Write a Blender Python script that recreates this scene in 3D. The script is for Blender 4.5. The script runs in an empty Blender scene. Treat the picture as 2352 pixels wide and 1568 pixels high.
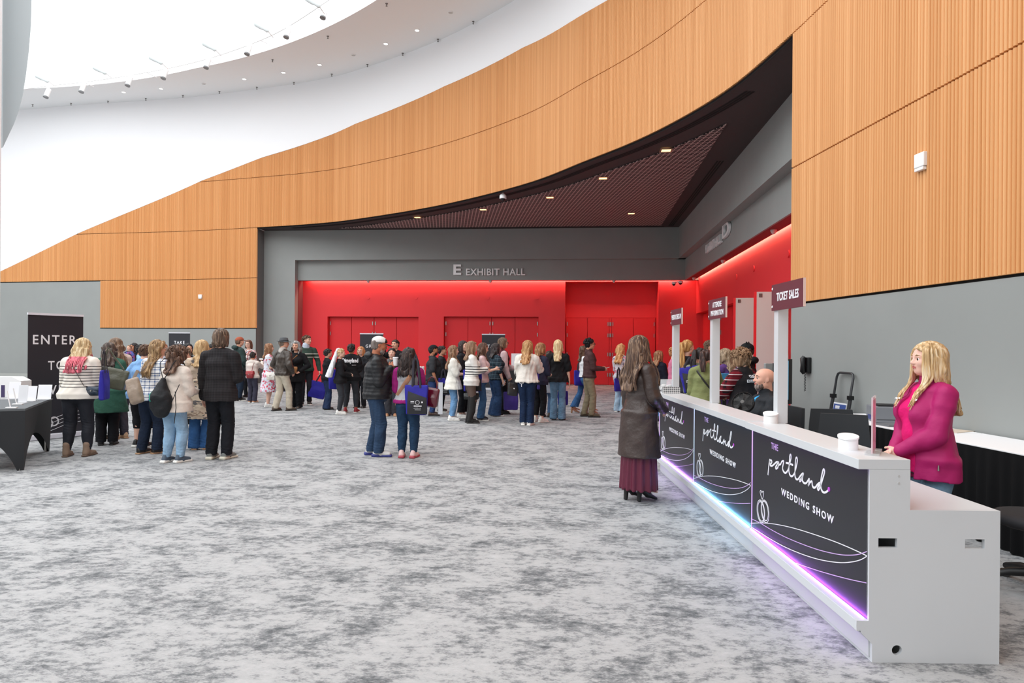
import bpy, bmesh, math, random
import numpy as np
from mathutils import Vector, Matrix

# ------------------------------------------------------------------ camera, world, light, exposure
SC = bpy.context.scene
COL = SC.collection
FPX, CAMH, ROLL, SHY = 1568.0, 1.56, math.radians(0.44), 12.5
cam_data = bpy.data.cameras.new('camera'); cam = bpy.data.objects.new('camera', cam_data); COL.objects.link(cam)
cam_data.sensor_width = 36.0; cam_data.sensor_fit = 'HORIZONTAL'; cam_data.lens = 24.0
cam_data.shift_y = SHY / 2352.0; cam_data.clip_end = 200
cam.matrix_world = Matrix.Translation((0, 0, CAMH)) @ Matrix.Rotation(math.pi / 2, 4, 'X') @ Matrix.Rotation(ROLL, 4, 'Z')
SC.camera = cam
SC.view_settings.view_transform = 'Standard'; SC.view_settings.look = 'None'
SC.view_settings.gamma = 1.0; SC.view_settings.use_curve_mapping = False
SC.view_settings.exposure = 0.55
SC.cycles.max_bounces = 7; SC.cycles.diffuse_bounces = 4; SC.cycles.glossy_bounces = 3; SC.cycles.transmission_bounces = 6
SC.cycles.transparent_max_bounces = 8; SC.cycles.use_denoising = True; SC.cycles.sample_clamp_indirect = 6.0
SC.cycles.caustics_reflective = False; SC.cycles.caustics_refractive = False
world = bpy.data.worlds.new('world'); SC.world = world; world.use_nodes = True
world.node_tree.nodes['Background'].inputs[0].default_value = (0.95, 0.98, 1.0, 1)
world.node_tree.nodes['Background'].inputs[1].default_value = 0.55
SKY_EMIT = 2.05          # glow of the daylit skylight glass

# ------------------------------------------------------------------ measuring the photograph
def ray(x, y):
    u = (x - 1176) / FPX; v = (784 - y + SHY) / FPX; c, s = math.cos(ROLL), math.sin(ROLL)
    return (u * c - v * s, 1.0, u * s + v * c)
def at_h(x, y, z):
    r = ray(x, y); t = (z - CAMH) / r[2]
    return (r[0] * t, t, z)
def at_y(x, y, Y):
    r = ray(x, y); return (r[0] * Y, Y, CAMH + r[2] * Y)
def ground(x, y): return at_h(x, y, 0.0)

# ------------------------------------------------------------------ tags and mesh building
def tag(o, label=None, cat=None, group=None, kind=None):
    if label: o['label'] = label
    if cat: o['category'] = cat
    if group: o['group'] = group
    if kind: o['kind'] = kind
    return o
def thing(name, label, cat, loc=(0, 0, 0), rotz=0.0, group=None):
    o = bpy.data.objects.new(name, None); o.empty_display_size = 0.1; COL.objects.link(o)
    o.location = loc; o.rotation_euler = (0, 0, rotz)
    return tag(o, label, cat, group)
def link(name, me, parent=None, mats=()):
    for m in mats: me.materials.append(m)
    o = bpy.data.objects.new(name, me); COL.objects.link(o)
    if parent is not None: o.parent = parent
    return o
def copy_tree(o, parent=None):
    c = o.copy(); COL.objects.link(c)
    if parent is not None: c.parent = parent
    for ch in list(o.children): copy_tree(ch, c)
    return c

class MB:
    def __init__(s): s.v = []; s.f = []; s.m = []; s.mi = 0
    def add(s, verts, faces):
        b = len(s.v); s.v += [tuple(p) for p in verts]
        for f in faces: s.f.append(tuple(b + i for i in f)); s.m.append(s.mi)
        return s
    def box(s, x0, x1, y0, y1, z0, z1):
        return s.add([(x0,y0,z0),(x1,y0,z0),(x1,y1,z0),(x0,y1,z0),(x0,y0,z1),(x1,y0,z1),(x1,y1,z1),(x0,y1,z1)],
                     [(0,3,2,1),(4,5,6,7),(0,1,5,4),(1,2,6,5),(2,3,7,6),(3,0,4,7)])
    def obox(s, c, hx, hy, hz):
        c = Vector(c); hx = Vector(hx); hy = Vector(hy); hz = Vector(hz)
        P = [c-hx-hy-hz, c+hx-hy-hz, c+hx+hy-hz, c-hx+hy-hz, c-hx-hy+hz, c+hx-hy+hz, c+hx+hy+hz, c-hx+hy+hz]
        return s.add(P, [(0,3,2,1),(4,5,6,7),(0,1,5,4),(1,2,6,5),(2,3,7,6),(3,0,4,7)])
    def prism(s, poly, z0, z1, fn=lambda x, y, z: (x, y, z)):
        n = len(poly)
        return s.add([fn(x, y, z0) for x, y in poly] + [fn(x, y, z1) for x, y in poly],
              [tuple(range(n - 1, -1, -1)), tuple(range(n, 2 * n))] + [(i, (i + 1) % n, n + (i + 1) % n, n + i) for i in range(n)])
    def tube(s, pts, r, n=8, closed=False, flat=None):
        pts = [Vector(p) for p in pts]; k = len(pts)
        rr = r if isinstance(r, (list, tuple)) else [r] * k
        V = []; up = None
        for i, p in enumerate(pts):
            if closed: t = pts[(i + 1) % k] - pts[i - 1]
            else: t = pts[min(i + 1, k - 1)] - pts[max(i - 1, 0)]
            if t.length < 1e-9: t = Vector((0, 0, 1))
            t.normalize()
            if up is None: up = Vector((0, 0, 1)) if abs(t.z) < .9 else Vector((1, 0, 0))
            a = up - t * up.dot(t)
            if a.length < 1e-6: a = Vector((1, 0, 0)) - t * t.x
            a.normalize(); b = t.cross(a); up = a
            fa, fb = (1, 1) if flat is None else flat
            for j in range(n):
                w = 2 * math.pi * j / n
                V.append(p + (a * math.cos(w) * fa + b * math.sin(w) * fb) * rr[i])
        F = []
        for i in range(k if closed else k - 1):
            o0, o1 = i * n, ((i + 1) % k) * n
            for j in range(n): F.append((o0 + j, o0 + (j + 1) % n, o1 + (j + 1) % n, o1 + j))
        if not closed: F += [tuple(range(n - 1, -1, -1)), tuple((k - 1) * n + j for j in range(n))]
        return s.add(V, F)
    def cyl(s, a, b, r0, r1=None, n=24): return s.tube([a, b], [r0, r0 if r1 is None else r1], n)
    def lathe(s, prof, c=(0, 0, 0), n=32, M=None):
        V = []
        for r, z in prof:
            for j in range(n):
                w = 2 * math.pi * j / n; p = Vector((r * math.cos(w), r * math.sin(w), z))
                if M is not None: p = M @ p
                V.append(p + Vector(c))
        F = []; k = len(prof)
        for i in range(k - 1):
            for j in range(n): F.append((i*n+j, i*n+(j+1)%n, (i+1)*n+(j+1)%n, (i+1)*n+j))
        F += [tuple(range(n - 1, -1, -1)), tuple((k - 1) * n + j for j in range(n))]
        return s.add(V, F)
    def quad(s, a, b, c, d): return s.add([a, b, c, d], [(0, 1, 2, 3)])
    def build(s, name, mats, parent=None, smooth=None, bevel=None):
        me = bpy.data.meshes.new(name); me.from_pydata(s.v, [], s.f)
        if not isinstance(mats, (list, tuple)): mats = [mats]
        for m in mats: me.materials.append(m)
        me.polygons.foreach_set('material_index', s.m)
        me.update()
        bm = bmesh.new(); bm.from_mesh(me); bmesh.ops.recalc_face_normals(bm, faces=bm.faces); bm.to_mesh(me); bm.free()
        if smooth is not None:
            me.polygons.foreach_set('use_smooth', [True] * len(me.polygons))
            if smooth < 179:
                try: me.set_sharp_from_angle(angle=math.radians(smooth))
                except Exception: pass
        o = link(name, me, parent)
        if bevel:
            b = o.modifiers.new('bevel', 'BEVEL'); b.width = bevel; b.segments = 2; b.limit_method = 'ANGLE'; b.angle_limit = math.radians(40)
        return o

def text(name, body, mat, M, size, parent=None, extrude=0.002, align='CENTER', sx=1.0, spacing=1.0, bold=0.0, fit=None):
    """lettering as a mesh; fit=(w, h) scales it to that size, centred"""
    cu = bpy.data.curves.new(name, 'FONT'); cu.body = body; cu.size = size; cu.extrude = extrude
    cu.align_x = align; cu.align_y = 'CENTER'; cu.space_character = spacing; cu.offset = bold; cu.resolution_u = 3
    t = bpy.data.objects.new(name, cu); COL.objects.link(t)
    me = bpy.data.meshes.new_from_object(t.evaluated_get(bpy.context.evaluated_depsgraph_get())); bpy.data.objects.remove(t); bpy.data.curves.remove(cu)
    me.materials.clear(); me.materials.append(mat)
    if fit:
        n = len(me.vertices); co = np.zeros(n * 3, np.float32); me.vertices.foreach_get('co', co); co = co.reshape(-1, 3)
        lo = co.min(0); hi = co.max(0)
        co[:, 0] = (co[:, 0] - (lo[0] + hi[0]) / 2) * fit[0] / (hi[0] - lo[0]); co[:, 1] = (co[:, 1] - (lo[1] + hi[1]) / 2) * fit[1] / (hi[1] - lo[1])
        me.vertices.foreach_set('co', co.ravel()); me.update()
    me.name = name
    o = bpy.data.objects.new(name, me); COL.objects.link(o)
    if parent is not None: o.parent = parent
    o.matrix_local = M @ Matrix.Diagonal((sx, 1, 1, 1))
    return o
def frame(o, x, y, z=None):
    """4x4 with origin o, x axis, y axis (vectors)"""
    x = Vector(x).normalized(); y = Vector(y).normalized(); z = x.cross(y)
    M = Matrix.Identity(4)
    for i in range(3): M[i][0] = x[i]; M[i][1] = y[i]; M[i][2] = z[i]; M[i][3] = o[i]
    return M

# ------------------------------------------------------------------ materials
def lin(c):
    return tuple(((v / 255.0) / 12.92 if v / 255.0 <= 0.04045 else ((v / 255.0 + 0.055) / 1.055) ** 2.4) for v in c)
_mats = {}
def mat(key, rgb, rough=0.6, metal=0.0, var=0.0, scale=8.0, bump=0.0, bscale=None, emit=0.0, trans=0.0, spec=0.5, sheen=0.0, stretch=(1, 1, 1), linear=False):
    if key in _mats: return _mats[key]
    m = bpy.data.materials.new(key); m.use_nodes = True; nt = m.node_tree; N = nt.nodes; L = nt.links
    b = N['Principled BSDF']; c = (rgb if linear else lin(rgb)) + (1,)
    b.inputs['Base Color'].default_value = c; b.inputs['Roughness'].default_value = rough
    b.inputs['Metallic'].default_value = metal; b.inputs['Specular IOR Level'].default_value = spec
    if sheen: b.inputs['Sheen Weight'].default_value = sheen
    if trans: b.inputs['Transmission Weight'].default_value = trans; b.inputs['IOR'].default_value = 1.3
    if emit: b.inputs['Emission Color'].default_value = c; b.inputs['Emission Strength'].default_value = emit
    if var or bump:
        tc = N.new('ShaderNodeTexCoord'); mp = N.new('ShaderNodeMapping'); mp.inputs['Scale'].default_value = stretch
        L.new(tc.outputs['Object'], mp.inputs[0])
    if var:
        n = N.new('ShaderNodeTexNoise'); n.inputs['Scale'].default_value = scale; n.inputs['Detail'].default_value = 4
        L.new(mp.outputs[0], n.inputs['Vector'])
        r = N.new('ShaderNodeValToRGB'); r.color_ramp.elements[0].position = .3; r.color_ramp.elements[1].position = .7
        r.color_ramp.elements[0].color = tuple(v * (1 - var) for v in c[:3]) + (1,)
        r.color_ramp.elements[1].color = tuple(min(1, v * (1 + var)) for v in c[:3]) + (1,)
        L.new(n.outputs['Fac'], r.inputs[0]); L.new(r.outputs[0], b.inputs['Base Color'])
    if bump:
        n2 = N.new('ShaderNodeTexNoise'); n2.inputs['Scale'].default_value = bscale or scale * 4; n2.inputs['Detail'].default_value = 3
        L.new(mp.outputs[0], n2.inputs['Vector'])
        bp = N.new('ShaderNodeBump'); bp.inputs['Strength'].default_value = bump; bp.inputs['Distance'].default_value = 0.02
        L.new(n2.outputs['Fac'], bp.inputs['Height']); L.new(bp.outputs[0], b.inputs['Normal'])
    _mats[key] = m
    return m
def node_mat(key):
    m = bpy.data.materials.new(key); m.use_nodes = True; _mats[key] = m
    return m, m.node_tree.nodes, m.node_tree.links, m.node_tree.nodes['Principled BSDF']
def ramp(N, stops):
    r = N.new('ShaderNodeValToRGB'); e = r.color_ramp.elements
    while len(e) < len(stops): e.new(0.5)
    for i, (p, c) in enumerate(stops): e[i].position = p; e[i].color = tuple(c) + (1,)
    return r

def carpet_mat():
    m, N, L, b = node_mat('carpet')
    tc = N.new('ShaderNodeTexCoord')
    def noise(sx, sy, sc, det, rough, rot=0.0):
        mp = N.new('ShaderNodeMapping'); mp.inputs['Scale'].default_value = (sx, sy, 1); mp.inputs['Rotation'].default_value = (0, 0, rot)
        L.new(tc.outputs['Object'], mp.inputs[0])
        n = N.new('ShaderNodeTexNoise'); n.inputs['Scale'].default_value = sc; n.inputs['Detail'].default_value = det; n.inputs['Roughness'].default_value = rough
        L.new(mp.outputs[0], n.inputs['Vector']); return n
    big = noise(1.0, 1.25, 2.4, 7, .68, .3); mid = noise(1.0, 1.6, 12.0, 5, .72, .2); fine = noise(1, 3.0, 48, 3, .7)
    blot = ramp(N, [(.36, lin((184, 184, 185))), (.51, lin((169, 170, 171))), (.565, lin((134, 136, 138))), (.65, lin((92, 95, 98)))])
    mx = N.new('ShaderNodeMath'); mx.operation = 'MULTIPLY_ADD'; mx.inputs[1].default_value = .52
    L.new(big.outputs['Fac'], mx.inputs[0])
    h = N.new('ShaderNodeMath'); h.operation = 'MULTIPLY'; h.inputs[1].default_value = .48; L.new(mid.outputs['Fac'], h.inputs[0]); L.new(h.outputs[0], mx.inputs[2])
    ad = N.new('ShaderNodeMath'); ad.operation = 'MULTIPLY_ADD'; ad.inputs[1].default_value = .22; L.new(fine.outputs['Fac'], ad.inputs[0])
    sb = N.new('ShaderNodeMath'); sb.operation = 'SUBTRACT'; sb.inputs[1].default_value = .085; L.new(mx.outputs[0], sb.inputs[0]); L.new(sb.outputs[0], ad.inputs[2])
    L.new(ad.outputs[0], blot.inputs[0]); L.new(blot.outputs[0], b.inputs['Base Color'])
    b.inputs['Roughness'].default_value = .95; b.inputs['Specular IOR Level'].default_value = .1
    bp = N.new('ShaderNodeBump'); bp.inputs['Strength'].default_value = .35; bp.inputs['Distance'].default_value = .01
    L.new(fine.outputs['Fac'], bp.inputs['Height']); L.new(bp.outputs[0], b.inputs['Normal'])
    return m
def wood_mat():
    m, N, L, b = node_mat('timber')
    tc = N.new('ShaderNodeTexCoord')
    mp = N.new('ShaderNodeMapping'); mp.inputs['Scale'].default_value = (9, 9, .05); L.new(tc.outputs['Object'], mp.inputs[0])
    n = N.new('ShaderNodeTexNoise'); n.inputs['Scale'].default_value = 1.6; n.inputs['Detail'].default_value = 4; L.new(mp.outputs[0], n.inputs['Vector'])
    r = ramp(N, [(.3, lin((212, 150, 92))), (.5, lin((222, 162, 104))), (.7, lin((232, 176, 120)))])
    L.new(n.outputs['Fac'], r.inputs[0]); L.new(r.outputs[0], b.inputs['Base Color'])
    b.inputs['Roughness'].default_value = .45; b.inputs['Specular IOR Level'].default_value = .35
    return m
def perforated_mat():
    m, N, L, b = node_mat('perforated_panel')
    tc = N.new('ShaderNodeTexCoord'); mp = N.new('ShaderNodeMapping'); mp.inputs['Scale'].default_value = (8.5, 8.5, 8.5); mp.inputs['Rotation'].default_value = (0, 0, math.radians(-5.5))
    L.new(tc.outputs['Object'], mp.inputs[0])
    v = N.new('ShaderNodeTexVoronoi'); v.inputs['Randomness'].default_value = 0; v.inputs['Scale'].default_value = 1; v.distance = 'CHEBYCHEV'; v.voronoi_dimensions = '2D'
    L.new(mp.outputs[0], v.inputs['Vector'])
    r = ramp(N, [(.33, (.012, .011, .012)), (.40, lin((186, 164, 160)))]); r.color_ramp.interpolation = 'LINEAR'
    L.new(v.outputs['Distance'], r.inputs[0]); L.new(r.outputs[0], b.inputs['Base Color'])
    b.inputs['Roughness'].default_value = .7
    return m

M_CARPET = carpet_mat(); M_WOOD = wood_mat(); M_PERF = perforated_mat()
M_GREY = mat('grey_paint', (148, 151, 149), .75, var=.03, scale=1.2)
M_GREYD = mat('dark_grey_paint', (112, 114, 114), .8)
M_CEIL = mat('niche_ceiling_paint', (66, 58, 58), .85)
M_WHITE = mat('white_plaster', (243, 243, 245), .8)
M_SOFFIT = mat('soffit_plaster', (240, 242, 243), .85)
M_RED = mat('red_paint', (226, 56, 62), .55, var=.02, scale=1.0, spec=.3)
M_REDD = mat('red_door_paint', (220, 46, 52), .5, var=.02, scale=1.0, spec=.3)
M_BLACK = mat('black_gap', (14, 13, 13), .9)
M_DARK = mat('near_black', (26, 26, 29), .6)
M_LAM = mat('white_laminate', (208, 211, 214), .35, var=.012, scale=3)
M_METAL = mat('brushed_metal', (176, 172, 166), .35, metal=1.0)
M_LETTER = mat('letter_aluminium', (244, 244, 244), .4)
M_GRAPHIC = mat('graphic_black', (40, 41, 46), .42, spec=.35)
M_PRINT = mat('white_print', (238, 238, 242), .5)
M_LILAC = mat('lilac_print', (206, 172, 226), .5)
M_MAROON = mat('maroon_board', (96, 36, 50), .55)
M_PLASTICW = mat('white_plastic', (240, 240, 240), .4)
M_BLKPL = mat('black_plastic', (22, 22, 24), .4)
def glow(key, rgb, s):
    if key in _mats: return _mats[key]
    m, N, L, b = node_mat(key); e = N.new('ShaderNodeEmission'); e.inputs[0].default_value = lin(rgb) + (1,); e.inputs[1].default_value = s
    L.new(e.outputs[0], N['Material Output'].inputs[0]); return m
def glass(key, rgb=(255, 255, 255), alpha=.35, rough=.05):
    if key in _mats: return _mats[key]
    m, N, L, b = node_mat(key); b.inputs['Base Color'].default_value = lin(rgb) + (1,); b.inputs['Alpha'].default_value = alpha
    b.inputs['Roughness'].default_value = rough; return m
# ================================================================== THE SETTING
# plan of the round hall's wall: a smooth curve through measured stations
_st = [(-31, 31.6), (-27, 31.2), (-22.9, 30.55), (-18.6, 29.6), (-14, 28.72), (-10.4, 27.65), (-8, 26.8), (-5.95, 25.7), (-2.5, 23.05), (.33, 19.95),
       (1.84, 17.42), (2.8, 15.72), (3.5, 14.03), (3.98, 12.3), (4.2, 10.37), (4.27, 9.4), (4.50, 6.04), (4.74, 2.5), (4.9, 0), (5.1, -4), (5.2, -7)]
def _catmull(P, step=0.01):
    P = np.array(P, float); out = []
    for i in range(len(P) - 1):
        p0 = P[max(i - 1, 0)]; p1 = P[i]; p2 = P[i + 1]; p3 = P[min(i + 2, len(P) - 1)]
        n = max(2, int(np.linalg.norm(p2 - p1) / step)); t = np.linspace(0, 1, n, endpoint=False)[:, None]
        m1 = (p2 - p0) / 2; m2 = (p3 - p1) / 2
        out.append((2*t**3-3*t**2+1)*p1 + (t**3-2*t**2+t)*m1 + (-2*t**3+3*t**2)*p2 + (t**3-t**2)*m2)
    out.append(P[-1:]); return np.vstack(out)
_pl = _catmull(_st, .02)
for _ in range(300):                      # smooth the curve a little
    _pl[1:-1] = (_pl[:-2] + 2 * _pl[1:-1] + _pl[2:]) / 4
_sl = np.concatenate([[0], np.cumsum(np.linalg.norm(np.diff(_pl, axis=0), axis=1))])
SLEN = _sl[-1]
def plan(s): return np.array([np.interp(s, _sl, _pl[:, 0]), np.interp(s, _sl, _pl[:, 1])])
def plan_n(s):                            # unit normal into the hall
    d = plan(min(s + .05, SLEN)) - plan(max(s - .05, 0)); d = d / np.linalg.norm(d)
    return np.array([d[1], -d[0]]) if d[1] * -1 < 0 or True else d
def plan_hit(x, y):                       # where a sight line meets the curved wall: (s, z)
    r = ray(x, y); k = _pl[:, 0] - r[0] * _pl[:, 1]
    i = np.where((k[:-1] * k[1:] <= 0) & (_pl[:-1, 1] > 1))[0]
    i = i[0] if x < 1850 else i[-1]
    t = k[i] / (k[i] - k[i + 1]); s = _sl[i] + t * (_sl[i + 1] - _sl[i]); Y = _pl[i, 1] + t * (_pl[i + 1, 1] - _pl[i, 1])
    return s, CAMH + r[2] * Y
S_L = plan_hit(588.5, 640)[0]; S_R = plan_hit(1821, 240)[0]; S_B = plan_hit(230, 700)[0]
_top = [plan_hit(x, y) for x, y in [(2.5, 623), (178, 537), (462, 416), (600, 363), (816, 285), (1020, 199), (1201, 110), (1396, 1)]]
_top = [(0, 1.5)] + _top + [(S_R, 10.2), (SLEN, 10.2)]
def z_top(s): return float(np.interp(s, [a for a, b in _top], [b for a, b in _top]))
TIERS = [(2.25, 4.27), (4.29, 6.30), (6.32, 8.33), (8.35, 10.5)]

def struct(o): o['kind'] = 'structure'; return o

# floor
struct(MB().quad((-40, -9, 0), (16, -9, 0), (16, 34, 0), (-40, 34, 0)).build('floor', M_CARPET))

# timber slat wall, tier by tier, every rib modelled
PITCH = .052; PROF = [(0, -.016), (.13, -.016), (.16, .002), (.30, .018), (.56, .025), (.82, .018), (.97, .002)]
def timber(s0, s1, z0, z1, name):
    mb = MB(); prev = None; ribs = int(round((s1 - s0) / PITCH))
    for i in range(ribs):
        for u, off in PROF:
            s = s0 + (i + u) * PITCH; zt = min(z1, z_top(s))
            if zt < z0 + .01: prev = None; continue
            p = plan(s) + plan_n(s) * off
            a = len(mb.v); mb.v += [(p[0], p[1], z0), (p[0], p[1], zt)]
            if u == .5 or True:
                q = plan(s) - plan_n(s) * .05; mb.v += [(q[0], q[1], z0), (q[0], q[1], zt)]
            if prev is not None:
                mb.f += [(prev, a, a + 1, prev + 1), (prev, prev + 2, a + 2, a), (prev + 1, a + 1, a + 3, prev + 3)]; mb.m += [0, 0, 0]
            else: mb.f.append((a, a + 1, a + 3, a + 2)); mb.m.append(0)
            prev = a
    if prev is not None: mb.f.append((prev, prev + 2, prev + 3, prev + 1)); mb.m.append(0)
    return struct(mb.build(name, M_WOOD, smooth=50))
timber(S_B, S_L, *TIERS[0], 'wall_timber'); timber(0, S_L, *TIERS[1], 'wall_timber')
timber(0, SLEN, *TIERS[2], 'wall_timber'); timber(0, SLEN, *TIERS[3], 'wall_timber')
timber(S_R, SLEN, *TIERS[0], 'wall_timber'); timber(S_R, SLEN, *TIERS[1], 'wall_timber')

def ribbon(mb, s0, s1, zf0, zf1, off, step=.25):
    n = max(2, int((s1 - s0) / step)); prev = None
    for i in range(n + 1):
        s = s0 + (s1 - s0) * i / n; p = plan(s) + plan_n(s) * off
        z0 = zf0(s) if callable(zf0) else zf0; z1 = zf1(s) if callable(zf1) else zf1
        a = len(mb.v); mb.v += [(p[0], p[1], z0), (p[0], p[1], z1)]
        if prev is not None: mb.f.append((prev, a, a + 1, prev + 1)); mb.m.append(mb.mi)
        prev = a
    return mb
# dark backing seen in the joints, white upper wall, grey base wall
mb = ribbon(MB(), 0, S_L, 2.2, lambda s: z_top(s) + .03, -.03); ribbon(mb, S_L, S_R, 6.27, lambda s: z_top(s) + .03, -.03)
ribbon(mb, S_R, SLEN, 2.22, lambda s: z_top(s) + .03, -.03); struct(mb.build('trim_1', M_BLACK))
struct(ribbon(MB(), 0, SLEN, lambda s: z_top(s) - .3, 11.95, -.06).build('wall_upper', M_WHITE, smooth=60))
mb = ribbon(MB(), 0, S_B, 0, lambda s: 4.25, -.01); ribbon(mb, S_B, S_L, 0, 2.22, -.01); struct(mb.build('wall_left', M_GREY, smooth=60))
struct(ribbon(MB(), S_R, SLEN, 0, 2.22, 0.0).build('wall_right', M_GREY, smooth=60))
struct(ribbon(MB(), 0, S_L, 0, .22, .012).build('baseboard_left', mat('baseboard', (168, 170, 166), .6)))

# ring soffit, drum and skylight
RC = np.array([-20.1, 4.86]); RI = 22.35
def inner(s):
    d = plan(s) - RC; a = math.atan2(d[1], d[0]); k = RI + .9 * max(0, min(1, (a - 1.2) / .5))
    return RC + np.array([math.cos(a), math.sin(a)]) * k
mb = MB(); prev = None; inn = []
for i in range(241):
    s = SLEN * i / 240; p = plan(s) - plan_n(s) * .1; q = inner(s); inn.append(q); a = len(mb.v)
    mb.v += [(p[0], p[1], 11.95), (q[0], q[1], 11.95), (q[0], q[1], 15.2)]
    if prev is not None:
        mb.f += [(prev, a, a + 1, prev + 1)]; mb.m += [0]
        mb.f += [(prev + 1, a + 1, a + 2, prev + 2)]; mb.m += [1]
    prev = a
struct(mb.build('ceiling', [M_SOFFIT, M_WHITE], smooth=40))
mb = MB(); n = 72
mb.v = [(RC[0] + 24 * math.cos(2 * math.pi * i / n), RC[1] + 24 * math.sin(2 * math.pi * i / n), 15.2) for i in range(n)]
mb.f = [tuple(range(n))]; mb.m = [0]
struct(mb.build('ceiling_skylight', glow('skylight_glass', (250, 253, 255), SKY_EMIT)))

# grey curved bulkhead hanging at the left edge and the white wall beside it
Yb = 13.0
out = [(73, -140), (73, 0), (71, 60), (66, 120), (60, 170), (52, 220), (43, 255), (32, 285), (20, 310), (7, 338), (7, -140)]
pts = [at_y(x, y, Yb) for x, y in out]
mb = MB(); n = len(pts)
mb.v = [p for p in pts] + [(p[0] - 2.2, p[1] + 1.6, p[2]) for p in pts]
mb.f = [tuple(range(n)), tuple(range(2 * n - 1, n - 1, -1))] + [(i, (i + 1) % n, n + (i + 1) % n, n + i) for i in range(n)]; mb.m = [0] * len(mb.f)
struct(mb.build('trim_2', mat('bulkhead_grey', (176, 182, 184), .8)))
a = at_y(-60, 0, Yb - .3); b = at_y(5.5, 0, Yb - .3)
struct(MB().box(a[0], b[0], Yb - .6, Yb - .3, 0, 15).build('wall_pier', M_WHITE))

# ------------------------------------------------------------------ the exhibit hall entrance niche, in its own axes (e to the right, d away)
EA = math.radians(-5.5); CX, CY = 6.50, 26.73; _c, _s = math.cos(EA), math.sin(EA)
def E(e, d, z): return (CX + e * _c - d * _s, CY + e * _s + d * _c, z)
def on_d(x, y, d):                       # sight line on a plane d = const -> (e, z)
    r = ray(x, y); t = (d + (-CX * _s * -1 * -1) ) if False else None
    nx, ny = -_s, _c; t = (d + CX * nx + CY * ny) / (r[0] * nx + r[1] * ny)
    return ((r[0] * t - CX) * _c + (r[1] * t - CY) * _s, CAMH + r[2] * t)
def on_e(x, y, e):                       # sight line on a plane e = const -> (d, z)
    r = ray(x, y); t = (e + CX * _c + CY * _s) / (r[0] * _c + r[1] * _s)
    return ((r[0] * t - CX) * -_s + (r[1] * t - CY) * _c, CAMH + r[2] * t)
def ebox(mb, e0, e1, d0, d1, z0, z1):
    P = [E(e, d, z) for z in (z0, z1) for e, d in ((e0, d0), (e1, d0), (e1, d1), (e0, d1))]
    return mb.add(P, [(0,3,2,1),(4,5,6,7),(0,1,5,4),(1,2,6,5),(2,3,7,6),(3,0,4,7)])
e606 = on_d(606, 640, 0)[0]; e678 = on_d(677.5, 640, 0)[0]
ZC, ZH, ZL = 6.30, 5.08, 4.265
D0 = -16.5                                # how far the side wall runs back towards the hall
# back wall: column, header beam, lettered lip, red wall with recesses
mb = MB(); ebox(mb, e606 - .02, e678, 0, 1.2, 0, ZC); ebox(mb, e678, .5, 0, .32, ZH, ZC); struct(mb.build('wall_header_back', M_GREY))
struct(ebox(MB(), e678, 1.0, .29, .34, ZL, ZH + .05).build('wall_lip_back', M_GREY))
DR = .78; DA = 1.62
a0 = on_d(1298, 700, DR)[0]; a1 = on_d(1512.5, 700, DR)[0]; az = on_d(1400, 646.5, DR)[1]
rec = []
for x0, x1, yt in ((752, 961, 727), (1019, 1237, 727)):
    rec.append((on_d(x0, 750, DR)[0], on_d(x1, 750, DR)[0], on_d((x0 + x1) / 2, yt, DR)[1]))
mb = MB(); es = [e678]
for r0, r1, zt in rec:
    ebox(mb, es[-1], r0, DR, DR + .3, 0, 5.3); ebox(mb, r0, r1, DR, DR + .3, zt, 5.3); es.append(r1)
ebox(mb, es[-1], a0, DR, DR + 1.2, 0, 5.3); ebox(mb, a0, a1, DR, DR + 1.2, az, 5.3); ebox(mb, a1, 1.4, DR, DR + 1.2, 0, 5.3)
ebox(mb, a0, a1, DA, DA + .2, on_d(1400, 729, DA)[1], az)
struct(mb.build('wall_back', M_RED))
struct(ebox(MB(), e678 - .03, e678 + .015, .30, DR, 0, ZH).build('trim_3', mat('red_reveal', (120, 66, 70), .7)))
def door(n, e0, e1, d, zt, leaves, split):
    f = struct(ebox(MB(), e0, e1, d + .02, d + .1, 0, zt).build('door_%d' % n, M_REDD))
    w = (e1 - e0) / leaves
    for i in range(leaves):
        ebox(MB(), e0 + i * w + .012, e0 + (i + 1) * w - .012, d - .03, d + .02, .012, zt - .02).build('leaf', M_REDD, f)
    for i in split:
        for sgn in (-1, 1):
            for k, zz in enumerate((.35, 1.2, 2.0, zt - .35)):
                ebox(MB(), e0 + i * w + sgn * .06 - .016, e0 + i * w + sgn * .06 + .016, d - .055, d - .03, zz, zz + .15).build('hinge', M_METAL, f)
    return f
door(1, rec[0][0], rec[0][1], DR + .24, rec[0][2], 4, (0, 2)); door(2, rec[1][0], rec[1][1], DR + .24, rec[1][2], 4, (0, 2, 4))
zt = on_d(1400, 729, DA)[1]
am = (a0 + a1) / 2
door(3, a0 + .02, am - .04, DA, zt, 2, (0, 2)); door(4, am + .04, a1 - .02, DA, zt, 2, (0, 2))
struct(ebox(MB(), a0 - .2, a1 + .2, DA + .12, DA + .16, 0, az).build('wall_alcove', M_REDD))
struct(ebox(MB(), am - .04, am + .04, DA - .03, DA + .1, 0, zt).build('trim_4', M_REDD))
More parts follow.
